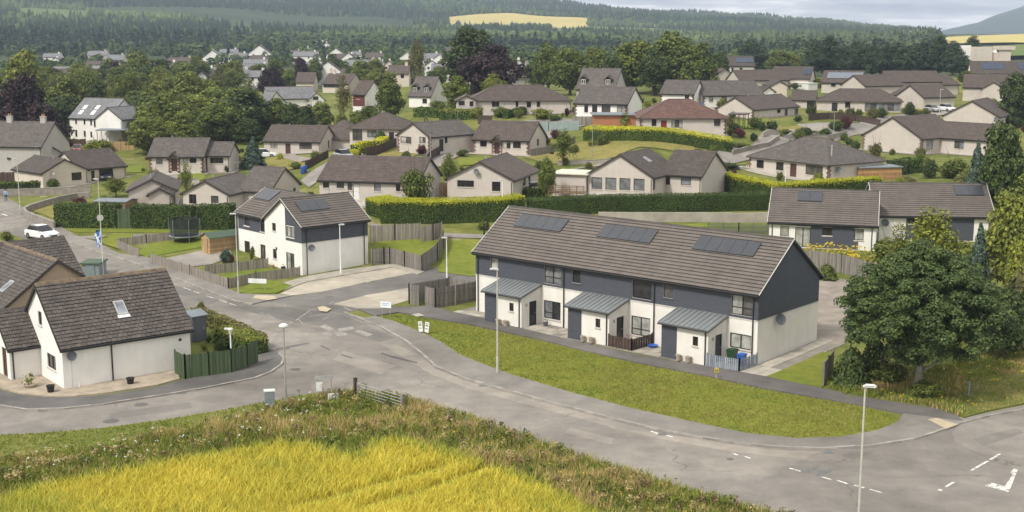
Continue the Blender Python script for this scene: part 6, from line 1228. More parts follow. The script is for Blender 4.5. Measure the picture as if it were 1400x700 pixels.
def blades(name, label, X, Y, Z, hgt, wid, lean, mats, mi, r, per=3, parent=None):
    n = len(X)*per; x = np.repeat(X, per)+r.normal(0, .05, n); y = np.repeat(Y, per)+r.normal(0, .05, n); z = np.repeat(Z, per); h_ = np.repeat(hgt, per)*r.uniform(.6, 1.15, n); a = r.uniform(0, 6.283, n); w_ = wid*r.uniform(.6, 1.3, n); ln = lean*r.uniform(.2, 1.2, n)*h_; b = r.uniform(0, 6.283, n)
    B0 = np.stack([x-np.cos(a)*w_, y-np.sin(a)*w_, z-.05], 1); B1 = np.stack([x+np.cos(a)*w_, y+np.sin(a)*w_, z-.05], 1); M0 = np.stack([x+np.cos(b)*ln*.4-np.cos(a)*w_*.8, y+np.sin(b)*ln*.4-np.sin(a)*w_*.8, z+h_*.6], 1); M1 = np.stack([x+np.cos(b)*ln*.4+np.cos(a)*w_*.8, y+np.sin(b)*ln*.4+np.sin(a)*w_*.8, z+h_*.6], 1); T_ = np.stack([x+np.cos(b)*ln, y+np.sin(b)*ln, z+h_], 1)
    V = np.stack([B0, B1, M1, M0, T_], 1).reshape(-1, 3); k = np.arange(n)*5; F = np.concatenate([np.stack([k, k+1, k+2], 1), np.stack([k, k+2, k+3], 1), np.stack([k+3, k+2, k+4], 1)]); m = np.repeat(mi, per); o = npmesh(name, V, F, mats, np.concatenate([m, m, m])); return tag(o, label, None if parent else name.replace('_', ' '), kind='stuff')
FIELD = [(-260,760),(-120,715),(0,688),(71,668),(143,654),(214,640),(293,629),(350,618),(386,612),(420,614),(450,622),(486,630),(510,612),(536,606),(582,616),(618,626),(700,652),(771,684),(800,702),(860,740),(930,800),(1000,900),(-300,900)]
VERGE = SOUTH+[(1240,800),(930,800),(860,740),(800,702),(771,684),(700,652),(618,626),(582,616),(536,606),(510,612),(486,630),(450,622),(420,614),(386,612),(350,618),(293,629),(214,640),(143,654),(71,668),(0,688),(-120,715),(-120,612)]
sheet('verge', VERGE, .05, 'verge_soil', .06); sheet('crop_field', FIELD, .04, 'crop_ground')
fw = wpoly(FIELD); X, Y, r = scatter(fw, 62, 21); Z = terr(X, Y)+.04
# tramlines and thin patches in the crop
tr_ = zz(350, 450, .35714); lines = [[wpoly([tr_(*p)])[0] for p in l] for l in ([(180,690),(300,660),(500,605),(720,545)], [(400,700),(600,650),(740,600),(900,545)])]
dm = np.full(len(X), 9.)
for l in lines:
    for (ax, ay), (bx, by) in zip(l, l[1:]): t = np.clip(((X-ax)*(bx-ax)+(Y-ay)*(by-ay))/((bx-ax)**2+(by-ay)**2), 0, 1); dm = np.minimum(dm, np.hypot(X-ax-(bx-ax)*t, Y-ay-(by-ay)*t))
tram = dm < .5; n1 = vnoise(X, Y, 6, 1)*.6+vnoise(X, Y, 1.6, 2)*.4; gre = n1+r.normal(0, .16, len(X))
def edge_dist(X, Y, poly, closed=True):
    e = np.full(len(X), 99.)
    for i in range(0 if closed else 1, len(poly)):
        (ax, ay), (bx, by) = poly[i-1], poly[i]; t = np.clip(((X-ax)*(bx-ax)+(Y-ay)*(by-ay))/((bx-ax)**2+(by-ay)**2+1e-9), 0, 1); e = np.minimum(e, np.hypot(X-ax-(bx-ax)*t, Y-ay-(by-ay)*t))
    return e
ed = edge_dist(X, Y, fw); mi = np.where(tram | (gre > .645) | (ed < .5+r.normal(0, .3, len(X))), 1, 0); hg = np.where(tram, .14, .66+.3*(n1-.5)+r.normal(0, .06, len(X))); blades('barley_crop', 'ripening yellow green barley field in front', X, Y, Z, hg, .022, .85, ['blade_crop', 'blade_crop_green'], mi, r, 3)
vw = wpoly(VERGE); X, Y, r = scatter(vw, 60, 22); ed = edge_dist(X, Y, wpoly(SOUTH), False); ef = edge_dist(X, Y, fw); Z = terr(X, Y)+.05; n1 = vnoise(X, Y, 3, 3)*.6+vnoise(X, Y, .9, 4)*.4
colpx = 700+FPX*X/Y
mown = np.interp(colpx, [-100, 0, 200, 400, 460, 480], [6, 5, 3.6, 2.0, .8, .35])+.5*(n1-.5); near = ed < mown; hg = np.where(near, .07+.06*n1, .3+.65*n1); kv = np.where(n1+r.normal(0, .2, len(X))+.10*(colpx > 560) > .64, 1, 0); kv = np.where(near, 0, kv); keep = ~near | (r.uniform(0, 1, len(X)) < .6)
kv = np.where((vnoise(X, Y, 2.3, 9) > .86) & ~near & (r.uniform(0, 1, len(X)) < .6), 2, kv)
blades('verge_grass', 'uncut verge grass and weeds between road and barley', X[keep], Y[keep], Z[keep], hg[keep], .024, .5, ['blade_green', 'blade_straw', 'weed_rust'], kv[keep], r, 3)
def weeds():
    rr = np.random.RandomState(61); s = np.nonzero((ed > mown+.3) & (ef > .2))[0]; s = rr.choice(s, 700, False); Cs, Ns, Ms = [], [], []
    for i in s:
        q = rr.uniform(.14, .38); m = int(150*q); dd = sphere_dirs(rr, m, .5); Cs.append(np.array([X[i], Y[i], Z[i]+rr.uniform(.2, .65)])+dd*q*rr.uniform(.5, 1.05, (m, 1))); Ns.append(dd+rr.normal(size=(m, 3))*.5+np.array([0, 0, .4])); Ms.append(np.full(m, [0, 1, 1, 1, 1, 2, 2, 3][rr.randint(8)]))
    C = np.concatenate(Cs); V, F = cards(C, np.concatenate(Ns), rr.uniform(.06, .15, len(C)), 1., 8); tag(npmesh('verge_weeds', V, F, ['leaf_yellow', 'leaf_light', 'blade_straw', 'weed_rust'], np.concatenate(Ms)), 'leafy weed clumps filling the overgrown verge', 'weeds', kind='stuff')
weeds()
# umbels, docks and ragwort standing in the verge
def flowers(name, label, X, Y, hgt, mat, size, r, stem='blade_green', k=5):
    Z = terr(X, Y); mb = MB(); n = len(X)
    S = [];
    for i in range(n):
        h_ = hgt[i]; mb.tube((X[i], Y[i], Z[i]-.02), (X[i]+r.normal(0, .05), Y[i]+r.normal(0, .05), Z[i]+h_), .012, .006, 4, 0, False)
        for j in range(k):
            c = Vector((X[i]+r.normal(0, size*.8), Y[i]+r.normal(0, size*.8), Z[i]+h_+r.normal(0, size*.5))); s = size*r.uniform(.4, .8); nn = Vector((r.normal(0, .4), r.normal(0, .4), 1)).normalized(); a = nn.orthogonal().normalized(); b = nn.cross(a); mb.face([c+a*s, c+b*s, c-a*s, c-b*s], 1)
    return tag(mb.build(name, [stem, mat]), label, name.replace('_', ' '), kind='stuff')
far_in = (ed > np.maximum(1.2, mown+.3)); idx = np.nonzero(far_in)[0]
def pick(n, f=None): s = idx if f is None else idx[f[idx]]; s = r.choice(s, min(n, len(s)), False); return X[s], Y[s]
a, b = pick(80, colpx < 440); flowers('white_wildflowers', 'white flower heads scattered through the verge weeds', a, b, r.uniform(.7, 1.15, len(a)), 'flower_white', .07, r)
a, b = pick(60, (colpx > 560)); flowers('yellow_wildflowers', 'yellow ragwort heads in the verge grass', a, b, r.uniform(.6, 1.0, len(a)), 'flower_yellow', .06, r)
a, b = pick(110, (colpx > 380) & (ed < 3)); flowers('dock_weeds', 'rust red dock stems along the verge edge', a, b, r.uniform(.7, 1.2, len(a)), 'weed_rust', .07, r, 'weed_rust', 9)
# rough grass and wild flowers under the sycamore and on its verge
RG = [(1128,528),(1160,545),(1200,547),(1260,556),(1312,572),(1350,562),(1400,552),(1440,540),(1440,480),(1380,478),(1300,500),(1200,505),(1140,500)]
X, Y, r = scatter(wpoly(RG), 40, 31); n1 = vnoise(X, Y, 2, 5); colp = 700+FPX*X/Y; blades('rough_grass', 'rough grass and wild plants around the sycamore', X, Y, terr(X, Y)+.05, .12+.45*n1*(colp < 1340), .025, .5, ['blade_green', 'blade_straw'], (n1+r.normal(0, .15, len(X)) > .68).astype(int), r, 3)
s = r.choice(len(X), 70, False); flowers('yellow_wildflowers', 'yellow flowers in the rough grass by the sycamore', X[s], Y[s], r.uniform(.35, .6, 70), 'flower_yellow', .08, r)
LW = [(513,434),(545,430),(590,438),(648,448),(740,468),(800,483),(880,501),(960,516),(1036,533),(1110,546),(1180,558),(1222,570),(1228,578),(1200,590),(1150,599),(1090,601),(1020,594),(940,577),(860,559),(780,538),(700,514),(660,499),(630,487),(600,467),(575,455),(540,441)]
X, Y, r = scatter(wpoly(LW), 55, 41); n1 = vnoise(X, Y, 4, 6)*.6+vnoise(X, Y, 1.1, 7)*.4; blades('lawn_grass', 'short grass of the long front lawn', X, Y, terr(X, Y)+.1, .05+.09*n1, .022, .6, ['blade_lawn_dark', 'blade_lawn', 'blade_lawn_dry'], np.digitize(n1+.12*(vnoise(X, Y, 12, 8)-.5)+r.normal(0, .07, len(X)), [.36, .66]), r, 3)
YF = [(1104,362),(1150,369),(1186,379),(1200,382),(1202,362),(1180,352),(1100,346)]
X, Y, r = scatter(wpoly(YF), 3.5, 51); 
if len(X): flowers('garden_flowers', 'yellow garden flowers along the row bungalow fence', X, Y, r.uniform(.8, 1.3, len(X)), 'flower_yellow', .16, r, 'blade_straw', 6)
# ------------------------------------------------------------------ fences and walls
def fence(label, path, h_, mat='wood_grey', bw=.14, gap=.015, post=1.8, world=False, name='timber_fence', rails=True, ph=.08, solid=False, cat='fence'):
    """boards on rails between posts; each panel's boards are one part, each post its own"""
    pts = [Vector(p[:2]) for p in (path if world else wpoly(path))]; o0 = pts[0]; z0 = tz(o0.x, o0.y); root = thing(name, label, cat, (o0.x, o0.y, z0)); W0 = Vector((o0.x, o0.y, z0))
    def post_at(p):
        mb = MB(); z = tz(p.x, p.y); q = Vector((p.x, p.y, z))-W0; mb.box(q.x-.05, q.y-.05, q.z-.3, q.x+.05, q.y+.05, q.z+h_+ph); mb.build('post', mat, root)
    for a, b in zip(pts, pts[1:]):
        L_ = (b-a).length; d = (b-a).normalized(); nn = Vector((-d.y, d.x)); k = max(1, round(L_/post))
        for i in range(k):
            p, q = a.lerp(b, i/k), a.lerp(b, (i+1)/k); post_at(p); mb = MB(); n = max(2, round((q-p).length/(bw+gap)))
            zp, zq = tz(p.x, p.y), tz(q.x, q.y)
            for j in range(n):
                s0, s1 = j/n, (j+1)/n-gap/(q-p).length; u, v = p.lerp(q, s0), p.lerp(q, s1); zu, zv = zp+(zq-zp)*s0-W0.z, zp+(zq-zp)*s1-W0.z; t = rnd.uniform(-.02, .02); f_ = .012 if j % 2 else .0
                lo = [u-nn*(.03+f_), v-nn*(.03+f_), v-nn*(.012+f_), u-nn*(.012+f_)]; zb = [zu, zv, zv, zu]
                P0 = [(w_.x-W0.x, w_.y-W0.y, z-.1) for w_, z in zip(lo, zb)]; P1 = [(w_.x-W0.x, w_.y-W0.y, z+h_+t) for w_, z in zip(lo, zb)]; mb.face(P1)
                for m in range(4): l = (m+1) % 4; mb.face([P0[m], P0[l], P1[l], P1[m]])
            pn = mb.build('board_panel', mat, root); pn['kind'] = 'stuff'
            if rails:
                for f_ in (.22, .78):
                    r_ = MB(); r_.tube((p.x-W0.x, p.y-W0.y, zp-W0.z+h_*f_), (q.x-W0.x, q.y-W0.y, zq-W0.z+h_*f_), .03, n=4); r_.build('rail', mat, root)
        post_at(b)
    return root
def wall_run(label, path, h_, w_=.22, mat='wall_stone', world=False, cope=True, name='garden_wall', stepz=False):
    pts = [Vector(p[:2]) for p in (path if world else wpoly(path))]; o0 = pts[0]; z0 = tz(o0.x, o0.y); root = thing(name, label, 'wall', (o0.x, o0.y, z0)); W0 = Vector((o0.x, o0.y, z0)); mb = MB(); cs = []
    for a, b in zip(pts, pts[1:]):
        L_ = (b-a).length; d = (b-a).normalized(); nn = Vector((-d.y, d.x))*w_/2; k = max(1, int(L_/2.5))
        for i in range(k):
            p, q = a.lerp(b, i/k)-d*.01, a.lerp(b, (i+1)/k)+d*.01; zp, zq = tz(p.x, p.y)-W0.z, tz(q.x, q.y)-W0.z
            if stepz: zp = zq = max(zp, zq)
            c = [p-nn, q-nn, q+nn, p+nn]; zb = [zp, zq, zq, zp]; lo = [(v.x-W0.x, v.y-W0.y, z-.8) for v, z in zip(c, zb)]; hi = [(v.x-W0.x, v.y-W0.y, z+h_) for v, z in zip(c, zb)]; mb.face(hi)
            for m in range(4): l = (m+1) % 4; mb.face([lo[m], lo[l], hi[l], hi[m]])
            if cope:
                nc = nn*1.3; c = [p-nc, q-nc, q+nc, p+nc]; lo = [(v.x-W0.x, v.y-W0.y, z+h_+.002) for v, z in zip(c, zb)]; hi = [(x, y, z+.09) for x, y, z in lo]; m_ = MB(); m_.face(hi)
                for m in range(4): l = (m+1) % 4; m_.face([lo[m], lo[l], hi[l], hi[m]])
                cs.append(m_)
    mb.build('wall_body', mat, root)
    for m_ in cs: m_.build('coping_stone', 'kerb_stone', root)
    return root
def bin_store():
    A, Bc, C = P(559.5, 415.5), P(595, 422), P(650, 412); Dd = A+(C-Bc); g0, g1 = A.lerp(Bc, .36), A.lerp(Bc, .64)
    fence('tall weathered board fence of the bin store beside the terrace', [g0, A, Dd, C, Bc, g1], 1.75, 'wood_grey', .11, .012, world=True, name='bin_store_fence'); return A, Bc, C, Dd
BS = bin_store()
fence('weathered fence panels behind the sloping green', [(506,331),(540,329),(575,327)], 1.75, 'wood_grey2', .14); fence('taller fence bay at the corner of the sloping green', [(576,331),(592,329),(604,326)], 1.75, 'wood_grey2', .14)
fence('fence curving down the edge of the sloping green', [(604,327),(606,338),(598,356),(577,372)], 1.75, 'wood_grey', .14); fence('fence along the parking bays below the sloping green', [(577,372),(553,366),(533,361),(525,361),(508,363)], 1.65, 'wood_grey', .12)
fence('low weathered fence along the main road pavement', [z1b(827,238), z1b(1040,305), z1b(1250,378)], .95, 'wood_grey2', .11); fence('low fence returning to the semi detached house', [z1b(1250,378), z1b(1400,342), z2b(240,312)], .95, 'wood_grey2', .11); fence('low inner garden fence between two lawns', [z1b(1122,302), z1b(1300,282), z2b(66,262)], .9, 'wood_grey2', .11)
fence('short low fence at the trampoline lawn corner', [z1b(645,160), z1b(757,210)], .95, 'wood_grey2', .11); fence('low fence behind the trampoline lawn', [z1b(645,150), z1b(800,130), z1b(955,112)], .9, 'wood_grey2', .11)
fence('dark green timber fence around the corner house garden', [k24(2,490), k24(60,520), k24(200,504), k24(335,485), k24(430,455), k24(490,424)], 1.7, 'wood_green', .12, .01, name='green_fence')
fence('low dark brown picket fence around the middle porch yard', [tw(15.75, -2.5), tw(17.85, -2.5), tw(18.0, -.1)], .95, 'wood_dark', .12, .02, world=True, name='yard_fence'); fence('low pale blue grey picket fence at the end porch yard', [tw(24.35, -2.55), tw(26.8, -2.35), tw(26.92, -.15)], .95, 'wood_blue', .1, .05, world=True, name='yard_fence')
fence('tall weathered fence above the gravel bank', [(1104,366),(1150,373),(1185,383),(1212,389)], 1.75, 'wood_grey', .13); fence('short leaning fence panel beside the broom bushes', [(1125,528),(1132,519),(1138,510)], 1.6, 'wood_grey', .13); fence('grey railing fence behind the terrace roof', [(968,317),(1010,317.5),(1050,319)], 1.0, 'lamp_dark', .05, .07, name='railing')
fence('dark timber fence below the quoined bungalow', [z6(938,292), z6(985,260), z6(1035,226)], 1.3, 'wood_dark', .15); fence('dark brown fence beside the rounded conifer', [z6(600,262), z6(690,238), z6(768,200)], 1.4, 'wood_dark', .15); fence('weathered fence beside the pale garage drive', [z7(98,255), z7(205,236), z7(345,180)], 1.1, 'wood_grey', .15); fence('pale blue painted fence above the lane', [z7(20,120), z7(200,122), z7(365,112)], 1.6, 'fence_pale', .2)
fence('brown stepped fence below the long hipped bungalow', [z4(222,660), z4(330,652), z4(480,662), z4(612,692)], 1.3, 'wood_dark', .15); fence('dark fence behind the flowering roadside hedge', [z5(-40,415), z5(145,412)], 2.0, 'wood_dark', .2); fence('new honey coloured fence below the tall white house', [z5(560,224), z5(735,220)], 1.7, 'wood_new', .2); fence('new honey coloured fence behind the yellow tree', [z5(742,190), z5(845,188)], 1.7, 'wood_new', .2); fence('dark slatted fence by the pink shrub', [z5(255,205), z5(400,205), z5(470,200)], 1.6, 'wood_deck', .2); fence('honey coloured fence panel beside the orange shed', [z6(975,474), z6(1046,472)], 1.7, 'wood_new', .15); fence('dark driveway fence with blue bins', [z6(270,330), z6(330,295), z6(395,262)], 1.2, 'wood_dark', .15); fence('dark shed fence below the clipped hedge', [z2(1215,678), z2(1290,680)], 1.5, 'wood_dark', .2); fence('weathered fence beside the brick annex', [z3(330,690), z3(440,690)], 1.6, 'wood_grey', .2)
fence('grey green garden gate between the dark hedges', [z5(640,650), z5(714,650)], 2.3, 'wood_green', .14, name='garden_gate', cat='gate')
wall_run('pale concrete retaining wall stepping behind the terrace', [(818,303),(870,303),(930,303),(1000,304),(1052,304)], 1.05, .3, 'concrete', cope=False, name='retaining_wall', stepz=True); wall_run('curved grey wall around the roadside lawn', [(123,271),(105,272),(80,277),(57,283.5),(40,289),(33,293),(37,298),(52,304),(75,313)], .75); wall_run('long grey wall along the upper road', [(-30,270),(0,269),(60,267),(125,263)], .95); wall_run('low pinkish wall beside the front lawn path', [z5(918,415), z5(985,412)], .8, mat='base_course'); wall_run('low stone wall along the forked lane', [z7(1205,250), z7(1300,225), z7(1400,205), z8(60,165)], .7); wall_run('pale garden wall under the dry lawn', [z8(-30,155), z8(130,150), z8(330,165), z8(430,140)], .8, mat='concrete'); wall_run('low pale wall under the umbrella shaped tree', [z5(1015,415), z5(1090,408)], .8, mat='base_course'); wall_run('low wall at the top of the dry lawn', [z7(250,302), z7(440,295), z7(540,290)], .5, mat='concrete')
# ------------------------------------------------------------------ sheds and small outbuildings
def shed(label, a, b, depth, h_, roof, wall, rise=.5, axis='x', world=False, z=None, door=True, name='garden_shed', boards=True, win=False, doorm=None, cat='shed', oh=.15):
    A, B_ = (Vector(a), Vector(b)) if world else (G(*a), G(*b)); 
    if z is not None and not world: A, B_ = P(*a, z), P(*b, z)
    d = B_-A; d.z = 0; L_ = d.length; rz = math.atan2(d.y, d.x); z0 = min(A.z, B_.z) if z is None else z; root = thing(name, label, cat, (A.x, A.y, z0), rz)
    w_ = MB(); w_.box(0, 0, -1.2, L_, depth, h_); 
    if rise and axis == 'y': w_.face([(0, 0, h_), (L_, 0, h_), (L_/2, 0, h_+rise)]); w_.face([(0, depth, h_), (L_, depth, h_), (L_/2, depth, h_+rise)])
    if rise and axis == 'x': w_.face([(0, 0, h_), (0, depth, h_), (0, depth/2, h_+rise)]); w_.face([(L_, 0, h_), (L_, depth, h_), (L_, depth/2, h_+rise)])
    w_.build('wall', wall, root)
    if boards:
        for O, U, N, ln in faces_of(0, 0, L_, depth).values(): cladding(root, O, U, N, fl(.02, ln-.02), 0, h_-.02, bh=.16, mat=wall, name='wall_boards', proud=.02)
    r_ = MB(); o = oh
    if not rise: r_.box(-o, -o, h_+.002, L_+o, depth+o, h_+.13)
    elif axis == 'y':
        for s in (0, 1):
            e0 = (-o if s == 0 else L_+o); p0 = Vector((e0, -o, h_-o*rise/(L_/2))); p1 = Vector((L_/2, -o, h_+rise)); dy = Vector((0, depth+2*o, 0)); up = Vector((0, 0, .07)); r_.face([p0+up, p1+up, p1+dy+up, p0+dy+up]); r_.face([p0, p1, p1+up, p0+up]); r_.face([p0+dy, p1+dy, p1+dy+up, p0+dy+up]); r_.face([p0, p0+dy, p0+dy+up, p0+up])
    else:
        for s in (0, 1):
            e0 = (-o if s == 0 else depth+o); p0 = Vector((-o, e0, h_-o*rise/(depth/2))); p1 = Vector((-o, depth/2, h_+rise)); dx = Vector((L_+2*o, 0, 0)); up = Vector((0, 0, .07)); r_.face([p0+up, p1+up, p1+dx+up, p0+dx+up]); r_.face([p0, p1, p1+up, p0+up]); r_.face([p0+dx, p1+dx, p1+dx+up, p0+dx+up]); r_.face([p0, p0+dx, p0+dx+up, p0+up])
    r_.build('roof', roof, root)
    if door:
        dd = MB(); c = L_*.5; dd.box(c-.4, -.07, .05, c+.4, -.025, min(1.9, h_-.08)); do = dd.build('door', doorm or wall, root); hb = MB(); hb.box(c+.28, -.1, .95, c+.34, -.07, 1.1); hb.build('handle', 'galv', do)
    if win:
        for i in range(win): u = L_*(i+.2)/win; opening(root, (0, -.03, 0), (1, 0, 0), (0, -1, 0), u, .9, L_/win*.6, h_-1.15, 'win', lites=1, frame='dark_frame', sill=False)
    return root
def canopy(label, a, b, depth, h_, roof, wood, z, name):
    A, B_ = P(*a, z), P(*b, z); d = B_-A; L_ = d.length; root = thing(name, label, name, (A.x, A.y, z), math.atan2(d.y, d.x)); m = MB(); m.box(-.2, -.2, h_, L_+.2, depth+.2, h_+.16); m.build('roof', roof, root)
    for x in np.linspace(.05, L_-.15, 4):
        for y in (0, depth-.1): m = MB(); m.box(x, y, -1, x+.12, y+.12, h_-.002); m.build('post', wood, root)
shed('small pale timber shed with green roof beside the driveway', z1b(1105,180), z1b(1150,194), 3.6, 1.75, 'green_felt', 'wood_new', .45, 'y'); shed('orange timber shed with dark roof behind the golden hedge', z6(1032,498), z6(1200,500), 2.2, 1.9, 'flat_roof', 'wood_orange', .35, 'x', z=2.6, win=0); shed('flat roofed timber garden room beside hipped bungalow', z8(500,412), z8(728,405), 3.5, 2.3, 'flat_roof', 'wood_orange', 0, z=2.9, name='garden_room')
shed('white summer house with red felt roof by the hedge', z7(1215,478), z7(1310,478), 4, 2.0, 'red_felt', 'white_frame', .6, 'y', z=3.0, door=False, win=3, name='summer_house'); shed('dark grey garden shed behind the corner house', k24(108,300), k24(188,285), 2.0, 2.0, 'flat_roof', 'dish_grey', .25, 'x', name='garden_shed')
shed('dark grey flat roofed box shed by the flagpole', z1b(450,318), z1b(545,318), 2.2, 1.3, 'green_felt', 'cabinet', 0, name='storage_shed'); shed('low shed with blue grey roof behind the clipped hedge', z5(520,585), z5(690,590), 3, 1.9, 'flat_roof', 'wood_deck', .2, 'x', z=1.2); canopy('long flat roofed carport below the tall white house', z5(530,172), z5(732,170), 5, 2.2, 'flat_roof', 'wood_deck', 1.4, 'carport')
shed('flat cream roofed extension beside the timber deck', z7(222,470), z7(402,478), 4.5, 2.75, 'flat_cream', 'beige_harl', 0, z=3.4, door=False, boards=False, win=2, name='house_extension', cat='extension', oh=.35); shed('flat roofed orange brick annex beside the red roofed house', z3(450,712), z3(712,712), 6, 2.4, 'flat_roof', 'orange_brick', 0, z=8.3, door=False, boards=False, win=4, name='house_extension', cat='extension', oh=.4)
shed('white flat roofed garden room below the solar bungalow', z4(125,500), z4(220,505), 3, 2.2, 'sign_white', 'white_frame', 0, z=9.6, door=False, boards=False, win=1, name='garden_room'); shed('white glazed sunroom at the bungalow end', z4(600,470), z4(655,480), 4, 2.3, 'sign_white', 'white_frame', 0, z=10.2, door=False, boards=False, win=3, name='sunroom', cat='sunroom'); canopy('dark timber veranda beside the red roofed house', z3(1185,700), z3(1275,702), 4, 2.2, 'fascia_brown', 'wood_dark', 8.2, 'veranda')
def deck():
    a, b = P(*z7(195,490), 3.4), P(*z7(395,495), 3.4); d = b-a; L_ = d.length; root = thing('timber_deck', 'raised timber deck with railings beside the cream flat roof', 'deck', a, math.atan2(d.y, d.x)); 
    n = round(L_/.3)
    for i in range(n): mb = MB(); mb.box(i*L_/n+.01, 0, .75, (i+1)*L_/n-.01, 2.6, .8); mb.build('plank', 'wood_deck', root)
    for i in range(6): mb = MB(); x = i*(L_-.1)/5; mb.box(x, 0, -.3, x+.1, .1, 1.75); mb.build('post', 'wood_deck', root)
    for z in (.95, 1.2, 1.45, 1.65): mb = MB(); mb.box(0, -.03, z, L_, -.001, z+.1); mb.build('rail', 'wood_deck', root)
deck()
# ------------------------------------------------------------------ street lamps
def lamp(base, h_, label, style='flat', mat='post_pale', arm=(.7, -.2), top=None):
    q = G(*base) if top is None else None
    if q is None: t = P(top[0], top[1], h_); q = Vector((t.x, t.y, tz(t.x, t.y)))
    root = thing('street_lamp', label, 'street lamp', q); mb = MB()
    mb.tube((0, 0, -.2), (0, 0, min(1.2, h_*.25)), .085, .08, 8); mb.tube((0, 0, min(1.2, h_*.25)), (0, 0, h_-.1), .06, .04, 8); mb.build('column', mat, root)
    hd = MB(); a = Vector((arm[0], arm[1], 0)).normalized()
    if style == 'flat':
        M = Matrix.Translation((0, 0, h_-.06)) @ Matrix.Rotation(math.atan2(a.y, a.x), 4, 'Z') @ Matrix.Rotation(-.08, 4, 'Y'); hd.box(-.08, -.1, 0, .5, .1, .07, 0, M); hd.box(.0, -.13, .07, .42, .13, .11, 0, M); hd.box(.06, -.09, -.02, .44, .09, -.001, 1, M)
    elif style == 'dish': hd.lathe((0, 0, h_-.12), [(.06, 0), (.2, .02), (.3, .1), (.28, .2), (.15, .28), (.03, .3)], 14)
    elif style == 'cone': hd.lathe((0, 0, h_-.45), [(.05, 0), (.16, .34), (.19, .36), (.19, .42), (.02, .45)], 12); M = Matrix.Translation((-.05, 0, h_-.06)); hd.box(-.34, -.09, 0, .2, .09, .09, 0, M)
    hd.build('lamp_head', ['lamp_head' if mat != 'galv' or style != 'flat' else 'lamp_dark', 'glass_sky'], root); return root
lamp((680,511), 7.3, 'tall pale street lamp on the lawn edge before the terrace', arm=(-1, -.1)); lamp((391,549), 4.9, 'street lamp with white bowl head by the roadside cabinet', 'dish', 'galv'); lamp((317,509), 3.1, 'short white lamp post outside the green fence', 'cone', 'sign_white'); lamp((611,380), 3.9, 'slim white lamp beside the bin store', mat='sign_white', arm=(-1, 0)); lamp((466,375), 4.9, 'white street lamp before the blank wall of parking bays', mat='sign_white'); lamp((326,402), 7.3, 'tall pale lamp at the low fence corner', arm=(-1, -.3)); lamp((139,334), 7.1, 'tall pale lamp with round sign beside the wheelie bin', arm=(-1, -.2)); lamp((28,294), 7.0, 'tall pale lamp at the upper road junction', arm=(-1, -.2))
lamp(None, 7.3, 'tall mossy street lamp by the side road mouth', 'flat', 'post_pale', (.8, -.5), top=(1183, 527)); lamp((687,300), 4.5, 'white lamp on the path behind the terrace', mat='sign_white', arm=(-1, 0)); lamp(z7(438,262), 4.6, 'slim lamp on the dry lawn', mat='galv'); lamp(z8(92,460), 3.4, 'white lamp post behind row bungalow roof', mat='sign_white'); lamp(z3(182,575), 4.5, 'small lamp before the hipped bungalow', mat='galv'); lamp(z6(955,300), 4.5, 'lamp beside the dark timber fence', mat='galv'); lamp(z8(358,155), 4.6, 'lamp beside the curving drive', mat='galv'); lamp(z4(937,622), 5.0, 'pale pole beside the parked cars', mat='post_pale')
# ------------------------------------------------------------------ signs, posts, bins and small things
def sign(label, base, w_, h_, zc, mat='sign_white', posts=2, face=None, pm_='galv', lines=0, name='sign_board', th=.03):
    q = G(*base); root = thing(name, label, 'sign', q, math.atan2(-q.x, q.y)*.0+(face or 0))
    for s in ((-1, 1) if posts == 2 else (0,)):
        mb = MB(); mb.tube((s*w_*.38, .03, -.2), (s*w_*.38, .03, zc+h_/2), .03, n=6); mb.build('post', pm_, root)
    b = MB(); b.tube((0, -th, zc), (0, 0, zc), w_/2, n=8) if 'round' in label else b.box(-w_/2, -th, zc-h_/2, w_/2, 0, zc+h_/2); bo = b.build('panel', mat, root)
    for i in range(lines): l = MB(); z = zc+h_*(.22-.28*i); l.box(-w_*.4, -th-.004, z-.05, w_*(.35-.2*(i % 2)), -th-.001, z+.03); l.build('lettering_bar', 'sign_blue', bo)
    return root
sign('long white sign board on two posts at the lawn corner', z2b(10,392), 1.75, .42, .95, face=-.2); sign('white and pale blue sign board beside the footpath', z2b(712,548), .95, .5, 1.25, face=-.35, lines=2); sign('grey backed street sign frame near the field gate', z6b(262,238), 1.2, .2, .95, 'sign_grey', face=.2); sign('white notice sheet on the street sign frame', z6b(243,246), .4, .6, .45, face=.2, posts=1)
sign('white notice board hidden in the verge weeds', z6b(296,292), .65, .38, .6, face=.3, posts=2); sign('round grey backed sign on the tall lamp by the bin', (139,334), .75, .75, 2.9, 'sign_grey', posts=1, face=.1); sign('white street name sign beside the upper road wall', z7b(165,268), 1.6, .22, .9, face=.1); sign('small notice on the grey garden wall post', z5(197,605), .35, .9, .5, 'wood_dark', posts=1)
def wboards():
    q = G(*z2b(918,632)); root = thing('folding_board', 'white twin panel board with dark print on the lawn', 'sign', q, -.5)
    for s in (-1, 1):
        mb = MB(); M = Matrix.Translation((s*.22, 0, 0)) @ Matrix.Rotation(s*.12, 4, 'Y'); mb.box(-.18, -.02, .25, .18, .02, 1.05, 0, M); p = mb.build('panel', 'sign_white', root)
        for z, h_ in ((.9, .06), (.72, .1), (.5, .06)): l = MB(); l.box(-.13, -.026, z, .12, -.021, z+h_, 0, M); l.build('print_block', 'lamp_dark', p)
        l = MB(); l.box(-.02, -.01, -.1, .02, .01, .3, 0, M); l.build('leg', 'wood_grey', root)
wboards()
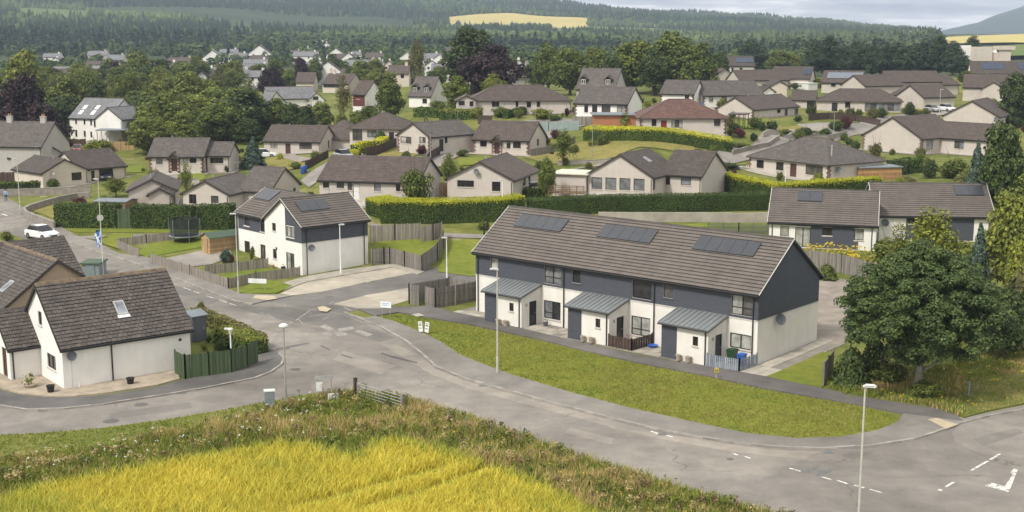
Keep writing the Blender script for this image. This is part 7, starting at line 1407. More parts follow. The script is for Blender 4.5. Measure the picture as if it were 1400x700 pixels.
def post(label, base, h_, r_, mat, cap=None, name='post', plate=None):
    q = G(*base); root = thing(name, label, 'post', q); mb = MB(); mb.tube((0, 0, -.3), (0, 0, h_), r_, r_*.95, 8); mb.build('shaft', mat, root); c = MB(); c.lathe((0, 0, h_), [(r_*1.15, 0), (r_*1.15, .04), (r_*.3, .08)], 8); c.build('cap', mat, root)
    if plate: 
        p = MB(); p.box(-.14, -.05-r_, h_-.26, .14, -r_, h_+.02); pl = p.build('plate', plate, root)
        for x0, x1, z0, z1 in ((-.08, -.05, -.2, -.04), (.05, .08, -.2, -.04), (-.05, .05, -.135, -.105)): l = MB(); l.box(x0, -.055-r_, h_+z0, x1, -.051-r_, h_+z1); l.build('letter_stroke', 'dark_frame', pl)
    return root
zc8 = zz(880, 400, 240/1400)
post('yellow hydrant marker post on the lawn edge', zc8(578,690), .75, .05, 'concrete', plate='sign_yellow', name='marker_post'); post('grey square post in the grass right of the sycamore', k8(767,262), 1.0, .07, 'cabinet', name='marker_post'); post('black bollard on the path behind the terrace', zz(640,270,240/1400)(128,302), 1.3, .09, 'plastic_black', name='bollard'); post('second black bollard on the path behind the terrace', zz(640,270,240/1400)(158,275), 1.3, .09, 'plastic_black', name='bollard')
for i, (x, y) in enumerate(((735,382),(807,407),(900,432),(560,330),(1005,470))): post(['weathered fence post in the verge by the gate end', 'weathered fence post standing in straw coloured weeds', 'weathered fence post in tall verge grass', 'leaning gate side post in the verge', 'weathered fence post deep in the verge'][i], z6b(x, y), 1.05, .05, 'wood_grey', name='fence_post')
def gate():
    a, b = G(*z6b(388,272)), G(*z6b(556,324)); d = b-a; root = thing('field_gate', 'galvanised five bar field gate in the overgrown verge', 'gate', a, math.atan2(d.y, d.x)); L_ = d.length
    for i in range(6): mb = MB(); z = .18+.19*i; mb.tube((0, 0, z), (L_, 0, z), .025, n=6); mb.build('bar', 'galv', root)
    for x in (0, L_*.5, L_): mb = MB(); mb.tube((x, 0, .15), (x, 0, 1.18), .028, n=6); mb.build('upright', 'galv', root)
    mb = MB(); mb.box(-.25, -.09, -.3, -.07, .09, 1.45); mb.build('gate_post', 'wood_dark', root); mb = MB(); mb.box(L_+.07, -.09, -.3, L_+.25, .09, 1.3); mb.build('gate_post', 'wood_grey', root)
gate()
def cabinet():
    q = G(*z6b(53,296)); root = thing('utility_cabinet', 'grey metal utility cabinet at the verge edge', 'cabinet', q, .25); mb = MB(); mb.box(-.3, -.2, -.05, .3, .2, 1.0); mb.build('body', 'cabinet', root); mb = MB(); mb.box(-.34, -.24, 1.002, .34, .24, 1.07); mb.build('lid', 'lamp_head', root); mb = MB(); mb.box(-.26, -.215, .06, .26, -.203, .95); mb.build('door', 'cabinet', root)
cabinet()
def wheelie(label, base, mat='plastic_green', lid=None, rz=0., world=False, s=1.):
    q = Vector(base) if world else G(*base); root = thing('wheelie_bin', label, 'bin', q, rz); root.scale = (s, s, s); b = MB(); lo = [(-.22, -.24, .05), (.22, -.24, .05), (.22, .24, .05), (-.22, .24, .05)]; hi = [(-.29, -.34, .95), (.29, -.34, .95), (.29, .34, .95), (-.29, .34, .95)]; b.face(hi); b.face(lo[::-1])
    for i in range(4): j = (i+1) % 4; b.face([lo[i], lo[j], hi[j], hi[i]])
    b.build('body', mat, root); l = MB(); l.box(-.31, -.37, .952, .31, .38, 1.0); l.box(-.24, -.3, 1.0, .24, .3, 1.05); l.box(-.31, .34, .9, .31, .42, .95); l.build('lid', lid or mat, root)
    for x in (-.26, .2): w_ = MB(); w_.tube((x, .28, .1), (x+.06, .28, .1), .1, n=10); w_.build('wheel', 'rubber', root)
wheelie('green wheelie bin beside the tall lamp on the verge', z1b(543,108), rz=.3); wheelie('green wheelie bin inside the bin store opening', tuple(BS[0].lerp(BS[1], .5)+(BS[3]-BS[0]).normalized()*.8), world=True, rz=.7); wheelie('green wheelie bin in the pale picket yard', in_terrace(25.3, -.8, .1), world=True, rz=UA); wheelie('green bin with blue lid in the pale picket yard', in_terrace(26.2, -1.0, .1), 'plastic_blue', 'plastic_blue', world=True, rz=UA+.1, s=.85); wheelie('blue lidded bin beside the dark drive fence', z6(255,352), 'plastic_blue', rz=.2); wheelie('second blue bin by the dark drive fence', z6(268,345), 'plastic_blue', rz=.3); wheelie('black bin against the wide gabled house wall', z7(808,482), 'plastic_black'); wheelie('black bin by the bungalow annex wall', z5(1126,333), 'plastic_black')
def pot(label, base, r_, h_, mat, plant=None, world=False, name='plant_pot'):
    q = Vector(base) if world or len(base) == 3 else G(*base); root = thing(name, label, 'pot', q); b = MB(); b.lathe((0, 0, 0), [(r_*.7, 0), (r_*.95, h_*.85), (r_*1.08, h_*.86), (r_*1.08, h_), (r_*.9, h_), (r_*.85, h_*.9)], 14); b.build('pot', mat, root)
    if plant: 
        V, F = clump_crown(int(q.x*9) % 99, 9, 160, r_*.8, h_+r_*.8, r_*.8, (r_*.5, r_*.8), r_*.3, .9); npmesh('plant', V, F, plant, parent=root)
    else: s = MB(); s.lathe((0, 0, h_*.86), [(r_*.86, 0), (r_*.5, .02)], 12); s.build('soil', 'wood_dark', root)
zc5 = zz(0, 450, .35714)
pot('black plant pot on gravel at the white gable', zc5(195,246), .26, .55, 'plastic_black'); pot('black plant pot on gravel before the long white wall', zc5(500,214), .26, .5, 'plastic_black'); pot('low pot with bright green bush by the corner house', zc5(115,226), .42, .3, 'stone_pot', 'leaf_light')
for k in range(3):
    for j, x in enumerate((4.85, 5.65)): pot(f'{["squat", "broad"][j]} stone pot at the {["far", "middle", "near end"][k]} porch of the terrace', in_terrace(x+8.6*k, -2.68, .11), .2+.03*j, .42, 'stone_pot')
pot('grey ball pot on the slabs under the terrace window', in_terrace(8.0, -.5, .08), .22, .3, 'dish_grey', 'leaf_blue'); pot('flower tub with pink flowers in the brown picket yard', in_terrace(16.6, -1.2, .08), .25, .4, 'terracotta', 'flower_pink'); pot('planter with yellow flowers in the brown picket yard', in_terrace(17.4, -1.7, .08), .22, .4, 'terracotta', 'flower_yellow'); pot('dark pot plant at the semi detached house door', z2b(148,278), .22, .35, 'plastic_black', 'leaf_dark'); pot('clay pot at the semi detached house gable', z2b(90,268), .22, .35, 'terracotta', 'leaf_green')
q = in_terrace(18.4, -.6, .1); b = MB(); b.lathe((0, 0, 0), [(.3, 0), (.4, .12), (.42, .14), (.34, .1)], 14); o = b.build('paddling_tub', 'plastic_blue'); o.location = q; tag(o, 'small blue plastic tub on the paving', 'tub')
for x, y, w_, h_, m, lab in ((z1b(1235,240)[0], z1b(1235,240)[1], 22, 22, 'leaf_blue', 'grey green bush on the driveway island'), (z1b(1265,240)[0], z1b(1265,240)[1], 14, 14, 'leaf_redbush', 'low reddish plant on the driveway island'), (z1b(1380,225)[0], z1b(1380,225)[1], 10, 22, 'leaf_light', 'thin young shrub before the semi detached house'), (z1b(60,130)[0]-5, 330, 22, 16, 'leaf_light', 'spiky green plant behind the tan house roof'), (275, 428, 16, 18, 'leaf_olive', 'thin bush behind the corner house roof end')):
    q = G(x, y); k = q.y/FPX; put('bush', lab, 'shrub', (q.x, q.y, q.z), w_*k, h_*k, m, 2, None, 'shrub')
def tramp():
    q = G(*z1b(1012,118)); root = thing('trampoline', 'trampoline with dark safety net on the fenced lawn', 'trampoline', q); r_ = 1.65; m = MB(); m.lathe((0, 0, .62), [(r_*.88, 0), (r_*.88, .02)], 20); m.build('bed', 'net_black', root); p = MB()
    for i in range(20):
        a, b = 2*PI*i/20, 2*PI*(i+1)/20; p.face([(r_*.86*math.cos(a), r_*.86*math.sin(a), .66), (r_*math.cos(a), r_*math.sin(a), .66), (r_*math.cos(b), r_*math.sin(b), .66), (r_*.86*math.cos(b), r_*.86*math.sin(b), .66)]); p.tube((r_*math.cos(a), r_*math.sin(a), .62), (r_*math.cos(b), r_*math.sin(b), .62), .03, n=5)
    p.build('rim_pad', 'cabinet', root); n = MB()
    for i in range(28):
        a, b = 2*PI*i/28, 2*PI*(i+1)/28
        for zlo, zhi in ((.68, 1.4), (1.4, 2.5)): n.face([(r_*.9*math.cos(a), r_*.9*math.sin(a), zlo), (r_*.9*math.cos(b), r_*.9*math.sin(b), zlo), (r_*.9*math.cos(b), r_*.9*math.sin(b), zhi), (r_*.9*math.cos(a), r_*.9*math.sin(a), zhi)])
    n.build('safety_net', 'net_mesh', root)
    for i in range(6): a = 2*PI*i/6; l = MB(); l.tube((r_*1.03*math.cos(a), r_*1.03*math.sin(a), 0), (r_*1.03*math.cos(a), r_*1.03*math.sin(a), 2.55), .03, n=6); l.build('pole', 'cabinet', root)
m, n_, b_ = newmat('net_mesh'); b_.inputs['Base Color'].default_value = (.02, .024, .024, 1); b_.inputs['Alpha'].default_value = .62; b_.inputs['Roughness'].default_value = .9
tramp()
def flag(label, base, h_, cols, top=None):
    q = G(*base); root = thing('flag_pole', label, 'flag', q); mb = MB(); mb.tube((0, 0, -.2), (0, 0, h_), .035, .02, 7); mb.build('pole', 'sign_white', root); f = MB(); n = 10; W_, Hh = .62, 1.5
    for i in range(n):
        for j in range(6):
            def pt(u, v): return (-.02-W_*u*(1-.35*v)+.05*math.sin(v*5+u*3), .10*math.sin(u*7+v*2.5), h_-.1-Hh*v-.35*u)
            f.face([pt(j/6, i/n), pt((j+1)/6, i/n), pt((j+1)/6, (i+1)/n), pt(j/6, (i+1)/n)], cols(j/6+.08, i/n+.05))
    f.build('flag', ['flag_blue', 'sign_white', 'flag_yellow'], root, True)
flag('blue and white saltire flag hanging on a white pole', z1b(566,310), 4.6, lambda u, v: 1 if min(abs(u*1.0-v), abs(1-u-v)) < .11 else 0); flag('blue white and yellow flag before the red roofed house', z3(1048,712), 4.6, lambda u, v: 2 if v > .6 else (1 if v > .42 else 0))
# ------------------------------------------------------------------ cars
def car(label, loc, rz, paint='car_white', L_=4.3, W_=1.82, Hh=1.52, s=1., group=None):
    root = thing('parked_car', label, 'car', loc, rz, group); root.scale = (s, s, s); hw = W_/2
    prof = [(-L_/2, .38, .78, .80), (-L_/2+.1, .28, .92, .9), (-L_*.36, .2, .96, .97), (-L_*.1, .2, .97, 1), (L_*.16, .2, .95, 1), (L_*.3, .22, .90, .98), (L_/2-.12, .26, .76, .88), (L_/2, .36, .62, .74)]
    b = MB(); R_ = []
    for x, zl, zh, k in prof:
        w_ = hw*k; R_.append([Vector((x, y, z)) for y, z in ((-w_*.92, zl), (-w_, zl+.1), (-w_, zh-.14), (-w_*.9, zh), (w_*.9, zh), (w_, zh-.14), (w_, zl+.1), (w_*.92, zl))])
    for a, c in zip(R_, R_[1:]):
        for i in range(8): j = (i+1) % 8; b.face([a[i], c[i], c[j], a[j]])
    b.face(R_[0]); b.face(R_[-1][::-1])
    top = [(-L_*.40, .86, .94), (-L_*.30, .80, Hh-.06), (-L_*.12, .78, Hh), (L_*.05, .77, Hh-.03), (L_*.24, .86, .93)]
    roof = [(x, hw*k*.92, z) for x, k, z in top]
    for (xa, wa, za), (xb, wb, zb) in zip(roof[1:], roof[2:-1]): b.face([(xa, -wa, za), (xb, -wb, zb), (xb, wb, zb), (xa, wa, za)])
    for sgn in (-1, 1):
        for x0, x1 in ((-L_*.30, -L_*.27), (-L_*.075, -L_*.05), (.1*L_, .055*L_)): pass
    bo = b.build('body', paint, root, False)
    g = MB(); (x0, w0, z0), (x1, w1, z1), (x2, w2, z2), (x3, w3, z3), (x4, w4, z4) = roof
    g.face([(x3, -w3, z3), (x4, -w4, z4), (x4, w4, z4), (x3, w3, z3)]); ws = g.build('windscreen', 'glass_dark', root); g = MB(); g.face([(x1, -w1, z1), (x1, w1, z1), (x0, w0, z0), (x0, -w0, z0)]); g.build('rear_window', 'glass_dark', root)
    for sgn in (-1, 1):
        g = MB(); g.face([(x0, sgn*w0, z0), (x1, sgn*w1, z1), (x2, sgn*w2, z2), (x3, sgn*w3, z3), (x4, sgn*w4, z4)]); g.build('side_window', 'glass_dark', root)
        p = MB()
        for u, v in ((x1+.05, x1+.14), (-.06, .03)): p.face([(u, sgn*(hw*.80), .95), (v, sgn*(hw*.80), .95), (v, sgn*(hw*.72+.02), Hh-.06), (u, sgn*(hw*.72+.02), Hh-.06)])
        for x in (-L_*.31, L_*.30):
            w_ = MB(); w_.tube((x, sgn*(hw-.19), .32), (x, sgn*(hw+.01), .32), .33, n=16); wo = w_.build('wheel', 'rubber', root); h_ = MB(); h_.tube((x, sgn*(hw+.008), .32), (x, sgn*(hw+.02), .32), .2, n=12); h_.build('rim', 'rim', wo)
        h_ = MB(); h_.box(L_/2-.16, sgn*hw*.55-.16, .6, L_/2-.02, sgn*hw*.55+.16, .72); h_.build('headlight', 'sign_white', root); h_ = MB(); h_.box(-L_/2-.012, sgn*hw*.6-.14, .66, -L_/2+.06, sgn*hw*.6+.14, .8); h_.build('tail_light', 'lamp_red', root); h_ = MB(); h_.box(L_*.15, sgn*(hw+.08)-.08, .92, L_*.19, sgn*(hw+.08)+.08, 1.05); h_.build('mirror', paint, root)
    gr = MB(); gr.box(L_/2-.03, -hw*.45, .42, L_/2+.012, hw*.45, .58); gr.build('grille', 'plastic_black', root); return root
q = G(58, 326); car('white family car driving down the main road', q, -.62, 'car_white', 4.4)
for zf, x, y, rz, m, lab in ((z6, 480, 272, -1.0, 'car_silver', 'silver car parked on the sloping driveway'), (z7, 140, 458, .4, 'car_white', 'white van roofed car behind the hillside hedge'), (z4, 898, 612, -1.2, 'car_silver', 'silver car outside the red quoined bungalow'), (z4, 975, 608, -1.2, 'car_white', 'white car beside the silver one at the quoined bungalow'), (z5, 448, 168, .1, 'car_dark', 'dark car beside the tall white house'), (z5, 424, 232, -1.3, 'car_red', 'small red car by the yellow green bush'), (z5, 575, 385, -1.2, 'car_dark', 'dark car inside the open carport'), (z6, 45, 262, .2, 'car_white', 'white car behind the blue green cypress'), (z5, 1050, 168, .1, 'car_silver', 'silver car roof behind the porch bungalow')):
    q = G(*zf(x, y)); car(lab, q, rz, m, 4.1)
# ------------------------------------------------------------------ the walker by the upper road
def person():
    q = G(8.5, 276); root = thing('person', 'person in pale blue top and dark trousers walking by the wall', 'person', q, .4)
    J = [(0,0,.93),(0,0,1.12),(0,.01,1.36),(0,.01,1.48),(0,-.01,1.62),(0,-.01,1.72), (-.1,0,.88),(-.11,-.12,.48),(-.11,-.02,.08),(-.11,-.16,.04), (.1,0,.88),(.11,.16,.5),(.11,.36,.16),(.11,.26,.06), (-.2,.01,1.38),(-.25,.06,1.1),(-.24,-.08,.88),(-.235,-.12,.8), (.2,.01,1.38),(.25,-.04,1.1),(.24,-.2,.92),(.235,-.25,.85)]
    E_ = [(0,1),(1,2),(2,3),(3,4),(4,5),(0,6),(6,7),(7,8),(8,9),(0,10),(10,11),(11,12),(12,13),(2,14),(14,15),(15,16),(16,17),(2,18),(18,19),(19,20),(20,21)]
    R_ = [.15,.14,.17,.06,.1,.075,.095,.07,.05,.04,.095,.07,.05,.04,.07,.05,.038,.03,.07,.05,.038,.03]
    me = bpy.data.meshes.new('body'); me.from_pydata(J, E_, []); o = bpy.data.objects.new('body', me); COL.objects.link(o); o.parent = root; sk = o.modifiers.new('skin', 'SKIN'); me.skin_vertices[0].data[0].use_root = True
    for i, r_ in enumerate(R_): me.skin_vertices[0].data[i].radius = (r_, r_*.8)
    o.modifiers.new('sub', 'SUBSURF').levels = 1; o.modifiers['sub'].render_levels = 2
    m, n, b = newmat('walker'); g = n.nodes.new('ShaderNodeTexCoord'); s = n.nodes.new('ShaderNodeSeparateXYZ'); n.links.new(g.outputs['Object'], s.inputs[0]); r = ramp(n, [(0, (.02, .022, .03)), (.545, (.02, .022, .03)), (.55, (.25, .36, .55)), (.83, (.25, .36, .55)), (.835, (.45, .27, .19)), (1, (.45, .27, .19))])
    dv = n.nodes.new('ShaderNodeMath'); dv.operation = 'DIVIDE'; dv.inputs[1].default_value = 1.78; n.links.new(s.outputs['Z'], dv.inputs[0]); n.links.new(dv.outputs[0], r.inputs[0]); n.links.new(r.outputs[0], b.inputs['Base Color']); me.materials.append(m)
    hm = MB(); hm.lathe((0, .015, 1.6), [(.1, 0), (.115, .08), (.1, .15), (.04, .19)], 10); hm.build('hair', 'hair', root, True)
person()
# ------------------------------------------------------------------ far fields, woods, town and works
def GF(px, py):
    """line of sight to the far land"""
    d = ray(px, py); t = np.geomspace(420, 7100, 900); h = terr(d.x*t, d.y*t); k = np.nonzero(CAM_H+d.z*t <= h)[0]; i = k[0] if len(k) else len(t)-1; return (d.x*t[i], d.y*t[i])
def far_pix(x, y, z): d = np.stack([x, y, z-CAM_H], 1); F_, U_ = np.array(FW), np.array(UP); zc = d@F_; return 700+FPX*d[:, 0]/zc, 350-FPX*(d@U_)/zc
def band(col0, col1, fr0, fr1, n=24):
    """strip between two ranges across pixel columns; fr are functions of column giving range"""
    cs = np.linspace(col0, col1, n); A = [((c-700)/FPX*fr0(c), fr0(c)) for c in cs]; Bq = [((c-700)/FPX*fr1(c), fr1(c)) for c in cs[::-1]]; return A+Bq
I = np.interp
FIELDS = [('hay_field', band(615, 802, lambda c: 1960+0*c, lambda c: I(c, [615, 700, 802], [2250, 2420, 2300])), 'hay'), ('pasture', band(745, 1040, lambda c: 1700+0*c, lambda c: I(c, [745, 800, 900, 1040], [1930, 2100, 2060, 1900])), 'pasture'), ('hay_field', band(1284, 1700, lambda c: I(c, [1284, 1400, 1700], [1150, 900, 900]), lambda c: 1500+0*c), 'hay'), ('pasture', band(1325, 1700, lambda c: 640+0*c, lambda c: 880+0*c), 'pasture'), ('hay_field', band(868, 893, lambda c: 2120+0*c, lambda c: 2230+0*c, 6), 'hay'),
          ('pasture', band(40, 130, lambda c: 1750+0*c, lambda c: 2000+0*c), 'pasture'), ('pasture', band(320, 352, lambda c: 1500+0*c, lambda c: 1700+0*c, 6), 'pasture'), ('hay_field', band(1010, 1062, lambda c: 760+0*c, lambda c: 840+0*c, 6), 'pasture'), ('pasture', band(480, 600, lambda c: 1650+0*c, lambda c: 1800+0*c), 'pasture')]
FPOLY = []
for nm, poly, m in FIELDS: sheet(nm, poly, 2.2, m, 0, True, 45., edge=30.); FPOLY.append(poly)
def far_mat():
    m, n, b = newmat('forest'); a = n.nodes.new('ShaderNodeVertexColor'); a.layer_name = 'tint'; n.links.new(a.outputs['Color'], b.inputs['Base Color']); b.inputs['Roughness'].default_value = .9; b.inputs['Specular IOR Level'].default_value = .1
far_mat()
def forest():
    r = np.random.RandomState(77); Ps = []
    for r0, r1, dens, c0, c1 in ((470, 700, 1/100., -350, 1750), (700, 1500, 1/140., -350, 1750), (1500, 2700, 1/130., -350, 1750), (2700, 4000, 1/260., -300, 1500), (4000, 4900, 1/500., -300, 900)):
        ar = (c1-c0)/FPX*(r1*r1-r0*r0)/2; m = int(ar*dens); c = r.uniform(c0, c1, m); R_ = np.sqrt(r.uniform(r0*r0, r1*r1, m)); x, y = (c-700)/FPX*R_, R_; k = np.ones(m, bool)
        if r0 == 470: k = vnoise(x, y, 60, 12) > .52
        Ps.append(np.stack([x[k], y[k]], 1))
    XY = np.concatenate(Ps); x, y = XY[:, 0], XY[:, 1]; keep = np.ones(len(x), bool)
    for p in FPOLY: keep &= ~inpoly(x, y, p)
    rr = y; col = 700+FPX*x/y
    keep &= ~((rr < 950) & (col < 660) & (vnoise(x, y, 45, 14) > .5)); keep &= ~((rr > 1600) & (vnoise(x, y, 260, 15) > .70)); keep &= ~((col > 1270) & (rr > 1500)); keep &= ~((col > 1278) & (rr < 1550)); keep &= ~((col > 1040) & (rr > 3600))
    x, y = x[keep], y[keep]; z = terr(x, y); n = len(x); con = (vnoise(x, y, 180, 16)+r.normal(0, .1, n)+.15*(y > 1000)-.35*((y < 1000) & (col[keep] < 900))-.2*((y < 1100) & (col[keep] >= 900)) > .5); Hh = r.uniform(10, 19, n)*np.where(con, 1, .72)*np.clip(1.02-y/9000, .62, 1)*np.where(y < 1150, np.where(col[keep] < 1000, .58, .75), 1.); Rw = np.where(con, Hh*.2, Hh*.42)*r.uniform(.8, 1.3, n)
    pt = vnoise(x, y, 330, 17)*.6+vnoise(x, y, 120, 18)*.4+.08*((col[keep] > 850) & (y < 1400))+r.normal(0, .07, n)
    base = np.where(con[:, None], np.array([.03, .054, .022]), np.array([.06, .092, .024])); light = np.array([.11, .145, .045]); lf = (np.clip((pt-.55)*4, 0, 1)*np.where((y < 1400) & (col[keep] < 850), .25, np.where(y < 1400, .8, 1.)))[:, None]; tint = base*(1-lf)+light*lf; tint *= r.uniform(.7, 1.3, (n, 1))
    V, F, Cc = [], [], []; off = 0
    def add(sel, prof, k):
        nonlocal off
        m = sel.sum(); a = np.arange(k)*2*np.pi/k; ph = r.uniform(0, 6.28, m); L_ = []
        for i, (fr, fz) in enumerate(prof):
            j = r.uniform(.75, 1.25, (m, k)); X_ = x[sel][:, None]+np.cos(a[None]+ph[:, None])*Rw[sel][:, None]*fr*j; Y_ = y[sel][:, None]+np.sin(a[None]+ph[:, None])*Rw[sel][:, None]*fr*j; Z_ = z[sel][:, None]+Hh[sel][:, None]*(fz+r.normal(0, .03, (m, k))); L_.append(np.stack([X_, Y_, Z_], -1))
        VV = np.stack(L_, 1); q = len(prof); V.append(VV.reshape(-1, 3)); idx = off+np.arange(m*q*k).reshape(m, q, k); off += m*q*k
        for i in range(q-1):
            for t in range(k): u = (t+1) % k; F.append(np.stack([idx[:, i, t], idx[:, i, u], idx[:, i+1, u], idx[:, i+1, t]], 1))
        sh = np.ones((1, q, 1, 1)); Cc.append(np.broadcast_to(tint[sel][:, None, None, :]*sh, (m, q, k, 3)).reshape(-1, 3))
    near_ = y < 1250; mcards = np.where(y < 800, 150, 55); ii = np.repeat(np.nonzero(near_)[0], mcards[near_]); m = len(ii); dd = sphere_dirs(r, m, .25); tt = r.uniform(.05, 1, m)**.8; cn = con[ii]; ang = r.uniform(0, 6.283, m); rad = (1-tt)**.8*(.75+.25*r.uniform(0, 1, m))
    px_ = np.where(cn, np.cos(ang)*rad, dd[:, 0]*r.uniform(.75, 1.05, m)); py_ = np.where(cn, np.sin(ang)*rad, dd[:, 1]*r.uniform(.75, 1.05, m)); pz_ = np.where(cn, tt, .52+.48*dd[:, 2]); lump = 1+.25*np.sin(dd[:, 0]*5+ii)*np.cos(dd[:, 1]*4+ii*1.7)
    C_ = np.stack([x[ii]+px_*Rw[ii]*1.15*lump, y[ii]+py_*Rw[ii]*1.15*lump, z[ii]+Hh[ii]*pz_], 1); N_ = np.stack([px_, py_, np.where(cn, .6, dd[:, 2]+.3)], 1)+r.normal(0, .35, (m, 3)); Vc, Fc = cards(C_, N_, np.where(y[ii] < 800, 1.5, 2.3)*r.uniform(.6, 1.3, m), 1., 9); V.append(Vc); F.append(Fc); off += len(Vc); Cc.append(np.repeat(tint[ii]*r.uniform(.7, 1.3, (m, 1)), 4, axis=0))
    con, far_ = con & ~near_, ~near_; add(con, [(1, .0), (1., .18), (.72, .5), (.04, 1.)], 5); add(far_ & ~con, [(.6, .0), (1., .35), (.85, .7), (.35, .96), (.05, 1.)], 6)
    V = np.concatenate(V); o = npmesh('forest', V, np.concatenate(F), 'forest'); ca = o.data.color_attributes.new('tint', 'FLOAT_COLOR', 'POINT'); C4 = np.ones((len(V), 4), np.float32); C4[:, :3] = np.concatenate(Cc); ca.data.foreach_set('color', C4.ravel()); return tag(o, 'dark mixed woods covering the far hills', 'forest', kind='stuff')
forest()
# small houses of the far town
def far_house(px, py, wpx, D, wall, roof, label, ratio=.55, st=1, rz=0, gab=False, at=None, L0=None):
    if at: D = at[1]; q = Vector(((px-700)/FPX*D, D, 0)); z = tz(q.x, q.y); L_ = L0; h_ = 4.6; W_ = 8
    else: Ds = np.arange(300, 1100, 10.); qz = np.array([PD(px, py, t).z for t in Ds]); gz = terr([PD(px, py, t).x for t in Ds], Ds); D = float(Ds[np.argmin(np.abs(qz-gz-4.2)+np.abs(Ds-D)*.003)]); q = PD(px, py, D); z = tz(q.x, q.y); L_ = max(6., wpx*D/FPX); W_ = L_*ratio; h_ = min(max(q.z-z, 2.6), 5.2)
    root = thing('town_house', label, 'house', (q.x-L_/2, q.y, z), rz, 'houses of the far valley town' if at else None); W_ = max(6., min(W_, 9)); p = math.radians(36)
    walls(root, 0, 0, L_, W_, h_, p, 'y' if gab else 'x', wall, [('f', 'win', L_*.2, h_-1.5, 1.0, 1.1, dict(lites=1, sill=False)), ('f', 'win', L_*.6, h_-1.5, 1.0, 1.1, dict(lites=1, sill=False))], base=None, below=3); roof_gable(root, 0, 0, L_, W_, h_, p, 'y' if gab else 'x', mat=roof, gut=False, rh=.6); chimney(root, L_*.85 if not gab else L_/2, W_/2, h_+W_/2*math.tan(p)-.8, h_+W_/2*math.tan(p)+.9, .9, .6, wall, 1)
FHN = ['beside the dark purple tree', 'behind the round light tree', 'among dense far trees', 'at the town edge', 'below the wooded hill', 'half hidden by far trees', 'with bright white gable', 'with grey roof and chimney', 'between two far trees', 'on the valley floor', 'with long pale wall', 'past the copper tree', 'with brown roof', 'behind the thin topped fir', 'near the dark wood edge', 'with cream walls', 'at the foot of the spruce wood', 'by the pale birch', 'in the far terrace', 'beyond the dormer house', 'beneath the far pylon', 'by the hay meadow trees', 'left of the dark purple spire tree', 'above the slim pale birch', 'behind the dense belt', 'right of the town birch', 'left of the white gabled house']
for i, (x, y, w_, D, wl, rf, g) in enumerate(((70,78,24,620,'white_wall','slate_grey',0),(76,84,14,560,'white_wall','slate_grey',1),(152,105,34,430,'cream_harl','tile_brown',0),(200,113,12,400,'white_wall','slate_grey',1),(312,72,24,700,'white_wall','slate_grey',0),(290,74,10,720,'white_wall','slate_grey',1),(437,60,10,820,'white_wall','slate_grey',0),(446,62,9,800,'white_wall','slate_grey',1),(420,69,8,760,'white_wall','slate_grey',1),(360,73,8,740,'white_wall','slate_grey',1),(403,73,10,730,'cream_harl','tile_brown',0),
        (425,88,14,560,'white_wall','slate_grey',1),(436,88,12,565,'white_wall','tile_brown',1),(447,89,12,560,'white_wall','slate_grey',1),(440,97,40,500,'cream_harl','tile_brown',0),(474,91,16,540,'white_wall','slate_grey',1),(518,88,16,560,'white_wall','slate_grey',1),(532,90,14,550,'cream_harl','slate_grey',1),(590,90,16,540,'white_wall','slate_grey',1),(601,96,18,500,'white_wall','slate_grey',0),(487,75,12,640,'white_wall','slate_grey',0),(709,90,14,420,'white_wall','tile_brown',1),(395,101,26,430,'cream_harl','tile_brown',0),(478,103,24,420,'cream_harl','tile_brown',0),(350,105,22,440,'white_wall','slate_grey',0),(545,100,22,420,'cream_harl','tile_brown',0),(280,100,20,470,'white_wall','slate_grey',0))):
    far_house(x, y, w_, D, wl, rf, 'small far '+('white' if wl == 'white_wall' else 'cream')+' town house '+FHN[i], gab=bool(g))
_r = random.Random(31)
for i in range(34):
    c_ = _r.uniform(20, 640); far_house(c_, 0, 14, 0, ['white_wall', 'white_wall', 'cream_harl'][i % 3], ['slate_grey', 'tile_brown'][i % 2], 'small pale house far off in the valley town', gab=i % 3 == 0, at=(c_, _r.uniform(430, 860)), L0=_r.uniform(9, 16))
def works():
    q = PD(1328, 86, 430); z = tz(q.x, q.y); root = thing('grain_works', 'cream grain works with silo tower and sloping conveyor beyond the roofs', 'building', (q.x, q.y, z)); k = 430/FPX
    H0 = CAM_H-q.z+0; zy = lambda py: PD(1328, py, 430).z-z; m = MB(); m.box(0, 0, -2, 7, 6, zy(64)); m.build('silo_block', 'cream_harl', root); m = MB(); m.box(-3.2, 1, -2, -.02, 5, zy(62)); m.build('stair_tower', 'white_wall', root); m = MB(); m.box(7.02, 1, -2, 9.5, 6, zy(72)); m.build('annex', 'cream_harl', root); m = MB(); x = (1365-1328)*k; m.box(x, 0, -2, x+4, 4, zy(68)); m.box(x-.6, -.5, zy(68), x+5.2, 4.5, zy(63)); m.build('silo_tower', 'cream_harl', root); m = MB(); m.tube((7, 3, zy(76)), (x, 2, zy(71)), .9, n=8); m.build('conveyor', 'white_wall', root)
    for u in (1.5, 3.5, 5.5): w_ = MB(); w_.box(u-.5, -.06, zy(80), u+.5, -.005, zy(66)); w_.build('wall_panel', 'base_course', root)
works()
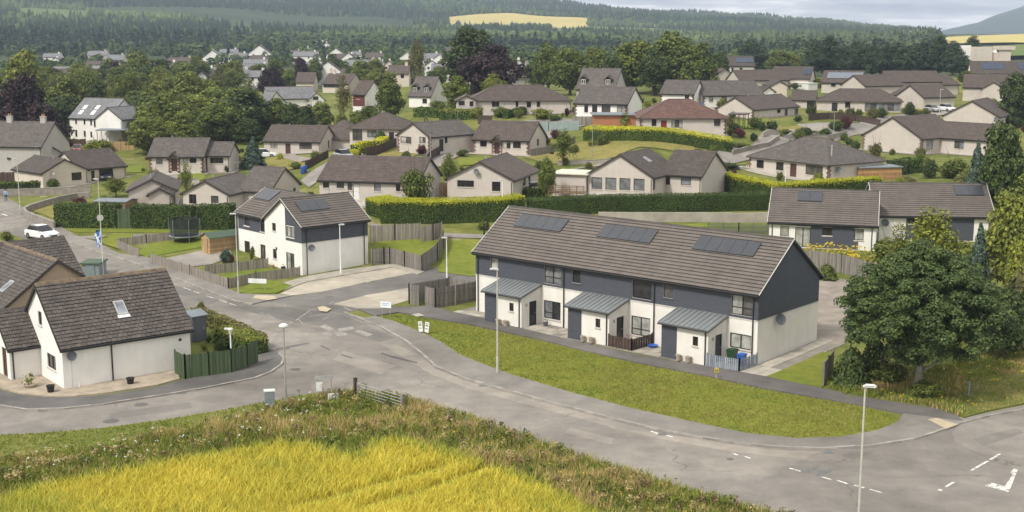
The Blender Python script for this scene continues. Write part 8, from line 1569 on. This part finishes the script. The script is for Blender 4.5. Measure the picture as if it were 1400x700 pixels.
def pylon(px, base, top, D, label):
    q = PD(px, base, D); z = q.z; t = PD(px, top, D).z; h_ = t-z; z0 = tz(q.x, q.y); root = thing('power_pylon', label, 'pylon', (q.x, q.y, z0)); H_ = t-z0; b = H_*.11; m = MB(); r_ = .00018*D
    for sx, sy in ((-1,-1),(1,-1),(1,1),(-1,1)): m.tube((sx*b, sy*b, 0), (sx*.4, sy*.4, H_), r_, r_*.8, 4)
    for i in range(7):
        f0, f1 = i/7, (i+1)/7; w0, w1 = b*(1-f0)+.4*f0, b*(1-f1)+.4*f1; m.tube((-w0, -w0, H_*f0), (w1, -w1, H_*f1), r_*.6, n=3); m.tube((w0, -w0, H_*f0), (-w1, -w1, H_*f1), r_*.6, n=3)
    m.build('lattice', 'galv', root)
    for f_ in (.68, .8, .92): a = MB(); a.tube((-H_*.15, 0, H_*f_), (H_*.15, 0, H_*f_), r_, n=4); a.build('cross_arm', 'galv', root)
for i, (x, b, t, D) in enumerate(((1244,66,42,1300),(1253,64,40,1350),(1234,58,48,1500),(171,46,36,1800),(520,32,14,2300),(358,44,30,2000),(965,34,22,2600))): pylon(x, b, t, D, ['lattice pylon above the conifer belt', 'taller lattice pylon above the conifer belt', 'small lattice pylon beyond the conifer belt', 'pale pylon on the far left hillside', 'thin mast on the wooded hill', 'faint pylon below the wooded hill', 'thin mast at the pasture edge'][i])
# ------------------------------------------------------------------ the air
def haze():
    mb = MB(); gv = bpy.data.objects['ground'].data.vertices; zs = np.empty(len(gv)*3); gv.foreach_get('co', zs); mb.box(-7600, -60, zs[2::3].min()-1, 7600, 7600, zs[2::3].max()+24); o = mb.build('haze', 'fascia_dark'); o.data.materials.clear(); m = bpy.data.materials.new('haze'); m.use_nodes = True; n = m.node_tree; n.nodes.clear(); ou = n.nodes.new('ShaderNodeOutputMaterial'); v = n.nodes.new('ShaderNodeVolumePrincipled'); v.inputs['Color'].default_value = (.6, .72, .94, 1); v.inputs['Density'].default_value = HAZE; v.inputs['Anisotropy'].default_value = 0; n.links.new(v.outputs[0], ou.inputs['Volume']); o.data.materials.append(m); tag(o, 'thin blue grey air over the valley', 'haze', kind='stuff')
HAZE = .00015
haze()
